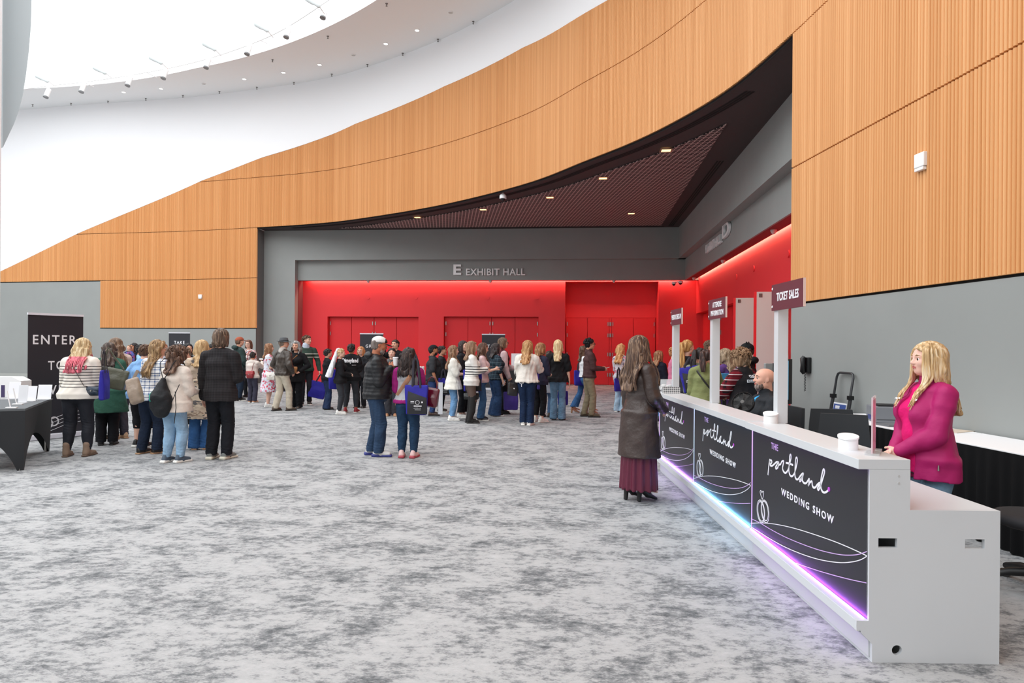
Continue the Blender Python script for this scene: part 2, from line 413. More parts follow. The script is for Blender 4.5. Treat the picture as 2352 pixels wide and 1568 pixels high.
# side wall (hall D): header, lip, red wall with a doorway
struct(ebox(MB(), 0, .5, D0, .32, ZH, ZC).build('wall_header_side', M_GREY))
struct(ebox(MB(), .29, .34, D0, .34, ZL, ZH + .05).build('wall_lip_side', M_GREY))
ES = .82
g0 = on_e(1597, 740, ES)[0]; g1 = on_e(1692, 740, ES)[0]; gz = on_e(1640, 708, ES)[1]
mb = MB(); ebox(mb, ES, ES + .6, g0, DR + .1, 0, 5.3); ebox(mb, ES, ES + .6, g1, g0, gz, 5.3); ebox(mb, ES, ES + .6, D0, g1, 0, 5.3)
struct(mb.build('wall_side', M_RED))
f = struct(ebox(MB(), ES + .32, ES + .4, g1, g0, 0, gz).build('door_5', M_REDD)); w = (g0 - g1) / 4
for i in range(4): ebox(MB(), ES + .27, ES + .32, g1 + i * w + .012, g1 + (i + 1) * w - .012, .012, gz - .02).build('leaf', M_REDD, f)
for dd in (g0 - .1, g0 - 2 * w + .06, g0 - 2 * w - .06, g1 + .1):
    for zz in (.35, 1.25, 2.05, gz - .4): ebox(MB(), ES + .245, ES + .27, dd - .02, dd + .02, zz, zz + .16).build('hinge', M_METAL, f)
# jambs: the curved wall's cut ends
pL = plan(S_L); pR = plan(S_R)
mb = MB(); q = E(e606, 0, 0); mb.add([(pL[0], pL[1], 0), (q[0], q[1], 0), (q[0], q[1], ZC), (pL[0], pL[1], ZC)], [(0, 1, 2, 3)])
nl = plan_n(S_L); mb.add([(pL[0] + .0, pL[1], 0), (pL[0] + nl[0]*.0, pL[1] + nl[1]*.0 , 0)], [])
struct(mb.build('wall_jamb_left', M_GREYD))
q = E(ES + .3, on_e(1820, 700, ES)[0] - .6, 0)
struct(MB().add([(pR[0], pR[1], 0), (pR[0] + 1.2, pR[1] + .15, 0), (pR[0] + 1.2, pR[1] + .15, ZC), (pR[0], pR[1], ZC)], [(0, 1, 2, 3)]).build('wall_jamb_right', M_GREY))
# niche ceiling with a slotted border and the perforated panel
cur = [plan(S_L + (S_R - S_L) * i / 60) for i in range(61)]
poly = [tuple(p) for p in cur] + [(7.6, 10.6), E(1.2, 0, 0)[:2], E(1.2, .6, 0)[:2], E(e606, .6, 0)[:2]]
mb = MB(); mb.v = [(x, y, ZC) for x, y in poly]; mb.f = [tuple(range(len(poly)))]; mb.m = [0]
struct(mb.build('ceiling_niche', M_CEIL))
def off_curve(off, s0, s1, n=40): return [tuple(plan(s0 + (s1 - s0) * i / n) - plan_n(s0 + (s1 - s0) * i / n) * off) for i in range(n + 1)]
def clip_e(pts, emax, dmax):
    out = []
    for x, y in pts:
        e = (x - CX) * _c + (y - CY) * _s; d = -(x - CX) * _s + (y - CY) * _c
        if e < emax and d < dmax: out.append((x, y))
    return out
cs = clip_e(off_curve(1.02, S_L, S_R, 120), -.75, -.55)
poly = cs + [E(-.75, -.55, 0)[:2]]
mb = MB(); mb.prism(poly, ZC - .03, ZC - .012); struct(mb.build('ceiling_panel', M_PERF))
def strip(name, pts, w):
    mb = MB()
    for k in range(3):
        o0 = (k - 1) * w
        for (x0, y0), (x1, y1) in zip(pts, pts[1:]):
            d = Vector((x1 - x0, y1 - y0, 0)).normalized(); nn = Vector((-d.y, d.x, 0)) * (w * .32); o = Vector((-d.y, d.x, 0)) * o0
            mb.add([Vector((x0, y0, ZC - .008)) + o - nn, Vector((x1, y1, ZC - .008)) + o - nn, Vector((x1, y1, ZC - .008)) + o + nn, Vector((x0, y0, ZC - .008)) + o + nn], [(0, 1, 2, 3)])
    return struct(mb.build(name, M_BLACK))
strip('trim_15', clip_e(off_curve(.42, S_L + 1.4, S_R - 2.2, 60), -.3, -.2), .07)
strip('trim_16', [E(-.36, -9.6, 0)[:2], E(-.36, -.3, 0)[:2]], .07)
strip('trim_17', [E(-12.5, -.22, 0)[:2], E(-.6, -.22, 0)[:2]], .05)
# soffits behind the lips and warm strip lights in the cove beside the red walls
M_STRIP = glow('warm_strip', (255, 205, 175), 46)
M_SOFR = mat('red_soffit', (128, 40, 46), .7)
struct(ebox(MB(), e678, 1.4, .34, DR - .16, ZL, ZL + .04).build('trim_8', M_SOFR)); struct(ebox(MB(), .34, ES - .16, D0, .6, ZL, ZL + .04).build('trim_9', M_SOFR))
o = ebox(MB(), e678 + .35, .5, DR - .12, DR - .06, ZL + .10, ZL + .13).build('strip_light', M_STRIP); tag(o, 'warm strip light in the cove above the red doors of hall E', 'light')
o = ebox(MB(), ES - .12, ES - .06, D0 + .5, .2, ZL + .10, ZL + .13).build('strip_light', glow('warm_strip_side', (255, 205, 175), 17)); tag(o, 'warm strip light in the cove above the red side wall', 'light')

# lettering on the lips
ex = Vector((_c, _s, 0)); ed = Vector((-_s, _c, 0)); UP = Vector((0, 0, 1))
sg = thing('wall_lettering', 'raised metal letters E EXHIBIT HALL on the grey band over the red doors', 'sign', E(on_d(1040, 620, .29)[0], .28, 0))
def put_text(name, body, x0, yb, x1, yt, d, m, parent, ext=.03, bold=0.0):
    """fit a text between measured pixels on the lip"""
    ea, za = on_d(x0, yb, d); eb, zb = on_d(x1, yt, d)
    o = text(name, body, m, Matrix.Identity(4), zb - za, None, ext, 'LEFT', 1.0, 1.06, bold)
    w, h = o.dimensions.x, o.dimensions.y; bb = o.bound_box; mx = bb[0][0]; my = bb[0][1]
    sx = (eb - ea) / w; sy = (zb - za) / h
    c = Vector(E((ea), d - ext - .012, za)) - ex * mx * sx - UP * my * sy
    o.matrix_world = frame(c, ex, UP) @ Matrix.Diagonal((sx, sy, 1, 1))
    if parent is not None:
        mw = o.matrix_world.copy(); o.parent = parent; bpy.context.view_layer.update(); o.matrix_parent_inverse = Matrix.Identity(4); o.matrix_local = parent.matrix_world.inverted() @ mw
    return o
bpy.context.view_layer.update()
put_text('letter', 'E', 1042, 631.5, 1060, 607.5, .29, M_LETTER, sg, .03, .012); put_text('letters', 'EXHIBIT HALL', 1071, 632.5, 1206.5, 616.5, .29, M_LETTER, sg, .025, .004)
sg = thing('wall_lettering', 'raised metal letters EXHIBIT HALL D seen edge-on on the side band', 'sign', E(.28, -8, 0))
bpy.context.view_layer.update()
def side_text(name, body, xa, ya, xb, size):
    da, za = on_e(xa, ya, .29); db, zb = on_e(xb, ya, .29)
    o = text(name, body, M_LETTER, Matrix.Identity(4), size, None, .035, 'LEFT', 1.0, 1.06, .008)
    sx = abs(db - da) / o.dimensions.x
    mw = frame(Vector(E(.24, da, za)), -ed, UP) @ Matrix.Diagonal((sx, 1, 1, 1)); o.parent = sg; o.matrix_local = sg.matrix_world.inverted() @ mw
side_text('letters', 'EXHIBIT HALL', 1626, 574, 1661, .36); side_text('letter', 'D', 1664, 535, 1679, .60)
# ================================================================== CEILING FITTINGS
def disc_light(name, label, cat, p, r, m, group, rim=M_PLASTICW):
    t = thing(name, label, cat, p, 0, group)
    MB().lathe([(r, 0), (r * 1.0, -.015), (r * .86, -.02), (r * .84, -.004), (r * .01, -.004)], n=20).build('rim', rim, t, smooth=40)
    MB().lathe([(.001, -.006), (r * .83, -.006), (r * .83, -.004), (.001, -.004)], n=20).build('lens', m, t)
    return t
M_LENS = glow('downlight_lens', (255, 250, 244), 3.0); M_LENSOFF = mat('downlight_off', (196, 196, 194), .5); M_WARM = glow('warm_lens', (255, 190, 130), 2.2)
_far = ['leftmost', 'second', 'third', 'fourth', 'fifth', 'sixth', 'seventh']
for i, (x, y) in enumerate([(284, 211), (370, 203), (561, 181), (651, 166), (734, 148), (886, 100), (958, 69)]):
    disc_light('downlight', 'lit round downlight in the white ring ceiling, %s from the left' % _far[i], 'light', at_h(x, y, 11.95), .085, M_LENS, 'lit downlights in the white ring ceiling')
for i, (x, y) in enumerate([(468, 192), (812, 126), (1035, 28)]):
    disc_light('downlight', 'unlit round downlight in the white ring ceiling, %s of three' % ['leftmost', 'middle', 'rightmost'][i], 'light', at_h(x, y, 11.95), .085, M_LENSOFF, 'unlit downlights in the white ring ceiling')
for i, (x, y) in enumerate([(75, 240), (163, 237), (248, 232), (335, 226), (420, 219), (504, 210), (590, 200), (675, 189), (762, 170), (844, 148), (925, 122), (1006, 90), (1087, 49), (888, 8), (753, 83), (626, 137)]):
    p = at_h(x, y, 11.95); mb = MB(); mb.lathe([(.04, 0), (.035, -.02), (.012, -.03), (.012, -.07), (.03, -.075), (.03, -.085), (.001, -.086)], p, 10)
    tag(mb.build('sprinkler', mat('sprinkler', (120, 118, 116), .4), smooth=40), 'small sprinkler head in the white ring ceiling', 'sprinkler', 'sprinkler heads in the white ring ceiling')
# square warm downlights of the niche
for i, (x, y, w) in enumerate([(1530, 345, 'nearest the top corner'), (1385, 409, 'second from the top corner'), (1263, 453, 'between the dome camera and the middle'), (1110, 481, 'left of the dome camera'), (959, 499, 'farthest left'), (1450, 490, 'near the inner corner')]):
    p = at_h(x, y, 6.27); t = thing('recessed_downlight', 'square warm downlight in the dark perforated ceiling, ' + w, 'light', p, EA, 'warm downlights in the dark perforated ceiling')
    mb = MB()
    for a, b, c, d in ((-.15, .15, -.15, -.11), (-.15, .15, .11, .15), (-.15, -.11, -.11, .11), (.11, .15, -.11, .11)): mb.box(a, b, c, d, -.012, .002)
    mb.build('trim_ring', mat('trim_ring', (150, 120, 100), .5), t); MB().box(-.11, .11, -.11, .11, -.004, .001).build('lens', M_WARM, t)
# dome camera hanging from the niche ceiling, corner cameras, small lip cameras
def dome(name, label, p, s=1.0, drop=.1):
    t = thing(name, label, 'camera', p)
    mb = MB(); mb.cyl((0, 0, 0), (0, 0, -drop), .025 * s, n=12); mb.lathe([(.001, -drop + .02), (.07 * s, -drop + .015), (.105 * s, -drop - .03 * s), (.11 * s, -drop - .12 * s), (.10 * s, -drop - .13 * s), (.001, -drop - .13 * s)], n=24); mb.build('housing', M_PLASTICW, t, smooth=40)
    MB().lathe([(.001, -drop - .205 * s), (.04 * s, -drop - .195 * s), (.07 * s, -drop - .16 * s), (.08 * s, -drop - .125 * s), (.001, -drop - .125 * s)], n=20).build('lens_dome', M_BLKPL, t, smooth=60); return t
dome('dome_camera', 'white dome camera hanging under the timber fascia', at_h(1155.5, 443, 6.3), 1.0, .05)
p = Vector(E(on_d(1553, 650, .2)[0], .12, 4.1)); t = thing('corner_camera', 'pair of white dome cameras on a bracket at the inner corner of the niche', 'camera', p)
mb = MB(); mb.tube([(0, .3, .06), (.02, .05, .06)], .025, 8); mb.tube([(-.1, 0, .05), (.16, 0, .08)], .02, 8); mb.lathe([(.001, .08), (.09, .06), (.1, -.02), (.001, -.02)], (-.1, 0, 0), 16); mb.lathe([(.001, .12), (.09, .1), (.1, .02), (.001, .02)], (.16, 0, 0), 16); mb.build('housing', M_PLASTICW, t, smooth=40)
mb = MB(); mb.lathe([(.001, -.09), (.05, -.07), (.075, -.02), (.001, -.02)], (-.1, 0, 0), 14); mb.lathe([(.001, -.05), (.05, -.03), (.075, .02), (.001, .02)], (.16, 0, 0), 14); mb.build('lens_dome', M_BLKPL, t, smooth=60)
def lipcam(p, label, g):
    mb = MB(); mb.lathe([(.07, 0), (.07, -.03), (.045, -.08), (.02, -.1), (.001, -.1)], p, 14); tag(mb.build('sensor_dome', mat('sensor', (206, 196, 190), .5), smooth=40), label, 'sensor', g)
for x, w in ((845, 'left'), (1126, 'middle'), (1410, 'right')): lipcam(E(on_d(x, 645, .4)[0], .45, ZL), 'tiny sensor under the grey band over the red doors, %s one of three' % w, 'sensors under the grey band')
for x, y, w in ((1777, 512, 'nearest'), (1661, 583, 'middle'), (1594, 627, 'farthest')): lipcam(E(.5, on_e(x, y, .5)[0], ZL), 'tiny sensor under the side band with the letter D, %s of three' % w, 'sensors under the side band')
for x, w in ((845, 'above the left doors, left one'), (955, 'above the left doors, right one'), (1120, 'above the middle doors, left one'), (1233, 'above the middle doors, right one')):
    e, z = on_d(x, 683, DR); mb = MB(); mb.cyl(E(e, DR - .02, z), E(e, DR + .01, z), .085, n=20); tag(mb.build('cover_plate', M_RED), 'round red cover plate on the red wall ' + w, 'cover plate', 'round cover plates on the red wall')
for x, y, w in ((1812, 583, 'nearest'), (1732, 617, 'middle'), (1692, 636, 'farthest')):
    d, z = on_e(x, y, ES); mb = MB(); mb.cyl(E(ES - .03, d, z), E(ES + .01, d, z), .085, n=20); tag(mb.build('cover_plate', M_RED), 'round red cover plate on the red side wall, %s of three' % w, 'cover plate', 'round cover plates on the red side wall')
# boxes fixed to the timber
def wall_box(x, y, w, h, d, label):
    s, z = plan_hit(x, y); p = plan(s) + plan_n(s) * .02; a = plan(s + .05) - plan(s - .05)
    t = thing('wall_speaker', label, 'wall box', (p[0], p[1], z), math.atan2(a[1], a[0]))
    MB().box(-w / 2, w / 2, -d, 0, -h / 2 + h * .2, h / 2).build('cover', M_PLASTICW, t, bevel=.008); MB().box(-w / 2 + .008, w / 2 - .012, -d, 0, -h / 2, -h / 2 + h * .18).build('base', M_PLASTICW, t, bevel=.006)
wall_box(2123, 372, .16, .19, .045, 'white plastic box on the timber ribs of the right wall'); wall_box(462, 681, .17, .17, .06, 'small white box on the lower timber panel of the left wall')
# lighting track and spots on the drum
def drum_pt(x, y, k):                    # on a cylinder of radius RI - k about the hall centre
    r = ray(x, y); a = r[0]**2 + 1; b = -2 * (r[0] * RC[0] + RC[1]); c = RC[0]**2 + RC[1]**2 - (RI + .05 - k)**2
    t = (-b + math.sqrt(b * b - 4 * a * c)) / (2 * a); return Vector((r[0] * t, t, CAMH + r[2] * t))
trk = [drum_pt(x, y, .45) for x, y in ((30, 208), (110, 197), (210, 186), (320, 169), (430, 147), (530, 118), (640, 73), (755, 0), (850, -70))]
tq = _catmull([tuple(p) for p in trk], .3); tt = thing('lighting_track', 'thin white lighting track curving round the skylight', 'lighting track', tuple(trk[3]))
MB().tube([Vector(p) - trk[3] for p in tq], .02, 6).build('rail', M_PLASTICW, tt)
mb = MB()
for i in range(0, len(tq), 9):
    p = Vector(tq[i]); d = Vector((p.x - RC[0], p.y - RC[1], 0)).normalized(); mb.tube([p - trk[3], p + d * .5 - trk[3]], .015, 5)
mb.build('bracket', M_PLASTICW, tt)
_ord = ['first', 'second', 'third', 'fourth', 'fifth', 'sixth', 'seventh', 'eighth', 'ninth']
for i, (x, y) in enumerate([(113, 199), (194, 187), (300, 172), (382, 155), (480, 130), (574, 98), (664, 58), (748, 12)]):
    p = drum_pt(x, y, .45); t = thing('spotlight', 'white cylinder spotlight hanging from the curved track, %s from the left' % _ord[i], 'spotlight', p, 0, 'cylinder spotlights on the curved track')
    MB().tube([(0, 0, 0), (0, 0, -.12)], .02, 6).build('stem', M_PLASTICW, t); dd = Vector((-.06, -.1, -.36))
    MB().tube([(0, 0, -.1), dd * .4 + Vector((0, 0, -.08)), dd + Vector((0, 0, -.08))], .085, 16).build('can', M_PLASTICW, t, smooth=40)
    c = dd + Vector((0, 0, -.08)); n = dd.normalized(); MB().tube([c - n * .02, c + n * .025], .095, 18).build('bezel', mat('bezel', (120, 122, 124), .4), t, smooth=40)
for i, (x, y) in enumerate([(100, 182), (232, 163), (361, 140), (484, 109), (604, 65), (722, 8)]):
    p = drum_pt(x, y, 1.1); t = thing('floodlight', 'pale paddle-shaped floodlight above the curved track, %s from the left' % _ord[i], 'floodlight', p, 0, 'paddle floodlights above the curved track')
    ob = MB().tube([(-.24, -.1, .14), (-.2, -.08, .115), (-.05, -.02, .03), (.05, 0, -.02), (.14, .04, -.06), (.17, .05, -.08)], [.06, .10, .085, .06, .075, .04], 12, flat=(1, .5)).build('head', mat('flood_grey', (205, 212, 212), .5), t, smooth=60)
    MB().tube([(.14, .05, -.06), (.2, .4, -.12)], .015, 6).build('arm', M_PLASTICW, t)

# ================================================================== RECEPTION COUNTER
KO = Vector((1.809, 3.406, 0)); KT = Vector((.084, 5.241, 0)).normalized(); KN = Vector((KT.y, -KT.x, 0)); KL = 5.2417 / 3
KANG = math.atan2(KT.y, KT.x) - math.pi / 2
def kp(x, y, n=-.018):                   # sight line on the counter's front plane -> (t, z)
    r = ray(x, y); k = (KO + KN * n); t = (k.x * KN.x + k.y * KN.y) / (r[0] * KN.x + r[1] * KN.y)
    P = Vector((r[0] * t, r[1] * t, 0)) - KO; return P.dot(KT), CAMH + r[2] * t
M_LAMIN = mat('white_laminate_dark_inside', (200, 202, 205), .5)
LEDP = ((184, 92, 255), (120, 196, 255), (190, 130, 255))
def g2(x, y): t, z = kp(x, y); return (KL - t, z)          # design coordinates of the nearest panel: u rightwards, z up
ZT = lambda pts: [g2(1720 + a / 6.532, 980 + b / 6.532) for a, b in pts]
WORD = [ZT([(290, 722), (300, 620), (310, 540), (318, 490), (322, 560), (350, 530), (335, 500), (318, 520), (325, 575), (350, 585), (385, 560), (415, 530), (437, 528), (425, 570), (405, 605), (412, 628), (440, 605), (452, 545), (440, 525), (455, 565), (480, 560), (500, 520), (525, 515), (520, 560), (510, 620), (525, 670), (555, 690), (590, 650), (615, 560), (637, 470), (632, 418), (618, 440), (610, 560), (605, 660), (622, 725), (655, 740), (690, 690), (720, 580), (732, 500), (722, 460), (708, 485), (700, 600), (695, 720), (712, 780), (742, 785), (775, 740), (805, 705), (822, 705), (800, 765), (770, 800), (765, 815), (790, 800), (815, 720), (808, 800), (830, 840), (862, 845), (893, 805), (910, 780), (905, 850), (895, 880), (925, 830), (950, 820), (958, 880), (975, 910), (1005, 905), (1030, 870), (1065, 840), (1080, 850), (1050, 890), (1035, 925), (1050, 945), (1075, 900), (1110, 790), (1140, 680), (1130, 637), (1115, 660), (1090, 780), (1085, 900), (1105, 965), (1140, 985), (1175, 970), (1200, 948)]),
        ZT([(560, 540), (610, 550), (670, 575)])]
DOT = ZT([(1206, 936)])[0]
HEART = ZT([(205, 1090), (185, 1030), (172, 975), (180, 955), (193, 968), (200, 990), (212, 965), (224, 975), (226, 1010), (215, 1060), (205, 1090)])
def ell(cx, cy, rx, ry, rot):
    out = []
    for i in range(33):
        a = 2 * math.pi * i / 32; x = rx * math.cos(a); y = ry * math.sin(a); out.append((cx + x * math.cos(rot) - y * math.sin(rot), cy + x * math.sin(rot) + y * math.cos(rot)))
    return out
RINGS = [ZT(ell(184, 1268, 56, 172, -.10)), ZT(ell(186, 1268, 46, 148, -.10)), ZT(ell(247, 1268, 56, 172, -.12)), ZT(ell(245, 1262, 46, 145, -.12))]
ZB = lambda pts: [g2(1720 + a / 6.031, 1180 + b / 6.031) for a, b in pts]
WAVES = [ZB([(30, 128), (150, 124), (280, 130), (420, 150), (640, 200), (900, 280), (1200, 385), (1450, 490), (1640, 580)]),
         ZB([(35, 65), (150, 120), (300, 210), (500, 315), (750, 420), (1000, 505), (1250, 560), (1420, 570), (1540, 555), (1640, 520)]),
         ZB([(35, 180), (150, 250), (300, 345), (500, 455), (750, 560), (1000, 635), (1250, 672), (1420, 665), (1550, 635), (1640, 585)]),
         ZB([(650, 678), (900, 765), (1150, 840), (1400, 905), (1635, 955)])]
def stroke(mb, pts, w, y, smooth=True):
    q = [Vector((p[0], y, p[1])) for p in (_catmull(pts, .004) if smooth else pts)]
    for i, p in enumerate(q):
        d = q[min(i + 1, len(q) - 1)] - q[max(i - 1, 0)]; n = Vector((-d.z, 0, d.x)).normalized() if d.length > 1e-9 else Vector((0, 0, 1)); b = len(mb.v)
        mb.v += [tuple(p + n * w), tuple(p - n * w), tuple(p + n * w + Vector((0, .002, 0))), tuple(p - n * w + Vector((0, .002, 0)))]
        if i: mb.f += [(b - 4, b - 3, b + 1, b), (b - 4, b, b + 2, b - 2), (b - 3, b - 1, b + 3, b + 1)]; mb.m += [0, 0, 0]
CZ0, CZ1, LZ0, LZ1 = .962, 1.013, .157, .207
_kl = ['nearest', 'middle', 'farthest']
for k in range(3):                        # local axes: x from far to near (reading direction), y into the desk, z up
    o = KO + KT * KL * (k + 1); t = thing('reception_counter', 'white reception counter section with a black Wedding Show front panel, %s of three' % _kl[k], 'counter', o, KANG - math.pi / 2, 'white reception counter sections'); t.rotation_euler = (0, 0, math.atan2(-KT.y, -KT.x))
    L = KL - .002
    Lp = L - (.0225 if k == 0 else 0)
    mb = MB(); mb.prism([(0, 0), (Lp, 0), (Lp, .02), (0, .02)], .0, .092); mb.add([(0, 0, .092), (Lp, 0, .092), (Lp, -.058, .15), (0, -.058, .15), (0, .03, .092), (Lp, .03, .092), (Lp, .0, .157), (0, .0, .157)], [(0, 1, 2, 3), (3, 2, 6, 7), (0, 3, 7, 4), (1, 5, 6, 2)])
    mb.build('plinth', M_LAM, t)
    MB().box(0, Lp, -.078, -.004, LZ0, LZ1).build('ledge', M_LAM, t, bevel=.002)
    MB().box(.006, L - .012, -.018, -.008, LZ1, CZ0).build('front_panel', M_GRAPHIC, t)
    MB().box(0.0, Lp, -.008, .012, .02, CZ0).build('back_panel', M_LAMIN, t)
    dz = 0.0 if k != 1 else .0035
    MB().box(.001, L - .001, -.074, .184, CZ0 + dz, CZ1 + dz).build('counter_top', M_LAM, t, bevel=.0025)
    MB().box(.002, Lp - .002, .165, .182, .762, CZ0).build('screen_panel', M_LAM, t)
    MB().box(.001, L - (.02 if k == 0 else .001), .012, .628, .735, .762).build('desk_top', M_LAM, t)
    MB().box(.002, Lp - .002, .165, .18, .01, .735).build('inner_panel', M_LAMIN, t)
    if k == 0:                            # the end wall with its slots and cable hole
        mb = MB()
        def rect(y0, y1, z0, z1): mb.box(L - .022, L, y0, y1, z0, z1)
        rect(-.018, .0, LZ1, CZ0); rect(0, .183, .762, CZ0); rect(0, .628, .62, .762)
        for y0, y1, z0, z1 in ((0, .027, .573, .62), (.121, .455, .573, .62), (.552, .628, .573, .62), (0, .628, .12, .573), (0, .628, 0, .02), (0, .083, .02, .12), (.163, .628, .02, .12), (-.078, 0, .157, LZ1)): rect(y0, y1, z0, z1)
        mb.add([(L, 0, .092), (L, -.058, .15), (L, -.058, .157), (L, 0, .157), (L - .022, 0, .092), (L - .022, -.058, .15), (L - .022, -.058, .157), (L - .022, 0, .157)], [(0, 1, 2, 3), (4, 7, 6, 5), (0, 4, 5, 1)])
        n = 40; hc = (.123, .062); V = []
        for i in range(n):
            a = 2 * math.pi * i / n; c, s_ = math.cos(a), math.sin(a); q = max(abs(c), abs(s_)); V += [(hc[0] + .025 * c, hc[1] + .025 * s_), (hc[0] + .04 * c / q, hc[1] + (.058 if s_ > 0 else .042) * s_ / q)]
        b = len(mb.v); mb.v += [(L, y, z) for y, z in V] + [(L - .022, y, z) for y, z in V]
        for i in range(n):
            j = (i + 1) % n; mb.f += [(b + 2*i, b + 2*j, b + 2*j+1, b + 2*i+1), (b + 2*i, b + 2*n + 2*i, b + 2*n + 2*j, b + 2*j)]; mb.m += [0, 0]
        mb.build('end_panel', M_LAM, t)
        for z in (.915, .938 + .012): MB().cyl((L - .001, .126, z - .02), (L + .002, .126, z - .02), .006, n=10).build('bolt', mat('bolt', (190, 190, 190), .4), t)
    else: MB().box(L - .02, L - .001, .012, .6, 0, .735).build('divider_panel', M_LAMIN, t)
    if k == 2: MB().box(0, .02, -.008, .628, 0, .762).build('end_panel', M_LAM, t)
    # printed design
    y = -.0205; mb = MB(); mb.mi = 0
    for w in WORD: stroke(mb, w, .0062, y)
    stroke(mb, HEART, .0025, y)
    for r in RINGS: stroke(mb, r, .0028, y, False)
    mb.build('script_lettering', M_PRINT, t)
    mb = MB()
    for i, w in enumerate(WAVES): mb.mi = 1 if i in (1, 3) else 0; b0 = len(mb.f); stroke(mb, w, .0022, y); mb.m[b0:] = [1 if i in (1, 3) else 0] * (len(mb.f) - b0)
    mb.build('wave_lines', [M_PRINT, M_LILAC], t)
    MB().cyl((DOT[0], -.018, DOT[1]), (DOT[0], -.0215, DOT[1]), .013, n=16).build('dot', mat('dot_purple', (196, 80, 210), .5), t)
    def fit(body, pts, bold, sp, m=M_PRINT):
        (u0, z0), (u1, z1) = pts; text('lettering', body, m, frame(((u0 + u1) / 2, -.0195, (z0 + z1) / 2), (1, 0, 0), (0, 0, 1)), .1, t, .001, 'CENTER', 1, sp, bold, fit=(u1 - u0, z1 - z0))
    a0 = ZT([(338, 285)])[0]; a1 = ZT([(443, 315)])[0]; zc = (ZT([(390, 250)])[0][1] + ZT([(390, 345)])[0][1]) / 2; hh = abs(ZT([(390, 250)])[0][1] - ZT([(390, 345)])[0][1])
    fit('THE', ((a0[0], zc - hh / 2), (a1[0], zc + hh / 2)), .002, 1.15, M_LILAC)
    a0 = ZT([(490, 965)])[0]; a1 = ZT([(1278, 1385)])[0]; zz = [ZT([(575, 960)])[0][1], ZT([(575, 1060)])[0][1], ZT([(1135, 1265)])[0][1], ZT([(1135, 1385)])[0][1]]
    zc = sum(zz) / 4; hh = (zz[0] - zz[1] + zz[2] - zz[3]) / 2
    fit('WEDDING SHOW', ((a0[0], zc - hh / 2), (a1[0], zc + hh / 2)), .002, 1.35)
    # light strips set round the panel and under the ledge
    g = glow('led_%d' % k, LEDP[k], 26.0); gv = glow('ledv_%d' % k, ((196, 150, 255), (176, 200, 255), (190, 160, 255))[k], 1.8)
    MB().box(.02, L - .03, -.034, -.026, LZ1 - .001, LZ1 + .004).build('light_strip', g, t)
    MB().box(.02, L - .03, -.05, -.042, CZ0 - .004, CZ0 + .001).build('light_strip', glow('ledt_%d' % k, LEDP[k], 4.0), t)
    MB().box(.02, L - .03, -.066, -.059, LZ0 - .004, LZ0 + .001).build('light_strip', glow('ledf_%d' % k, LEDP[k], 9.0), t)
    MB().box(.0, .010, -.0205, -.017, LZ1, CZ0).build('edge_light', gv, t)
# sign posts standing on the counter
def signpost(k, lines, label):
    o = KO + KT * (KL * (k + 1) - .075) + KN * .155; t = thing('sign_post', label, 'sign', (o.x, o.y, CZ1 + (.0035 if k == 1 else 0)), math.atan2(-KT.y, -KT.x), 'signs on white posts along the counter')
    MB().box(-.039, .039, -.03, .048, 0, 1.01).build('post', M_LAM, t, bevel=.003)
    x0, x1, z0, z1 = -.05, .53, .832, 1.024
    MB().box(x0, x1, -.045, -.03, z0, z1).build('sign_board', [M_MAROON], t); MB().box(x1, x1 + .004, -.045, -.03, z0, z1).build('board_edge', mat('board_edge', (225, 195, 185), .6), t)
    for z in (z0 + .03, z1 - .03): MB().cyl((x0 + .02, -.0455, z), (x0 + .02, -.049, z), .009, n=12).build('screw_cap', M_PLASTICW, t)
    n = len(lines); h = .062 if n == 1 else .052
    for i, (s_, w) in enumerate(lines):
        zc = (z0 + z1) / 2 + (n - 1) * .04 - i * .08
        text('lettering', s_, M_PRINT, frame(((x0 + x1) / 2 + .015, -.0465, zc), (1, 0, 0), (0, 0, 1)), .1, t, .001, 'CENTER', 1, 1.08, .0022, fit=(w, h))
signpost(0, [('TICKET SALES', .40)], 'maroon TICKET SALES sign on a white post on the counter'); signpost(1, [('ATTENDEE', .30), ('INFORMATION', .42)], 'maroon ATTENDEE INFORMATION sign on a white post on the counter'); signpost(2, [('VENDOR CHECK-IN', .50)], 'maroon VENDOR CHECK-IN sign on a white post on the counter')
# things on the counter
def on_counter(x, y): return at_h(x, y, CZ1 + .0005)
p = on_counter(1531, 899); t = thing('glass_bowl', 'clear glass bowl holding white sweets at the far end of the counter', 'bowl', (p[0], p[1] + .06, CZ1))
MB().lathe([(.001, 0), (.06, .0), (.085, .03), (.108, .09), (.115, .15), (.112, .15), (.104, .09), (.08, .035), (.055, .008), (.001, .008)], n=28).build('bowl', glass('clear_glass', (235, 240, 242), .28), t, smooth=60)
mb = MB(); rnd = random.Random(4)
for i in range(60):
    a = rnd.random() * 6.28; r = math.sqrt(rnd.random()) * .07; c = Vector((r * math.cos(a), r * math.sin(a), .03 + rnd.random() * .05)); mb.obox(c, (.012, .004, .003), (-.003, .009, .002), (0, -.002, .007))
sw = tag(mb.build('wrapped_sweets', mat('sweets', (238, 236, 234), .5)), 'white wrapped sweets heaped in the clear glass bowl', 'sweets', kind='stuff'); sw.location = (p[0], p[1] + .06, CZ1)
p = on_counter(1540, 902); t = thing('woven_basket', 'small grey patterned basket in front of the glass bowl', 'basket', (p[0], p[1] - .03, CZ1), -.1)
mb = MB(); mb.box(-.1, .1, -.06, .06, 0, .006)
for (x0, x1, y0, y1) in ((-.1, .1, -.06, -.054), (-.1, .1, .054, .06), (-.1, -.094, -.054, .054), (.094, .1, -.054, .054)): mb.box(x0, x1, y0, y1, .006, .075)
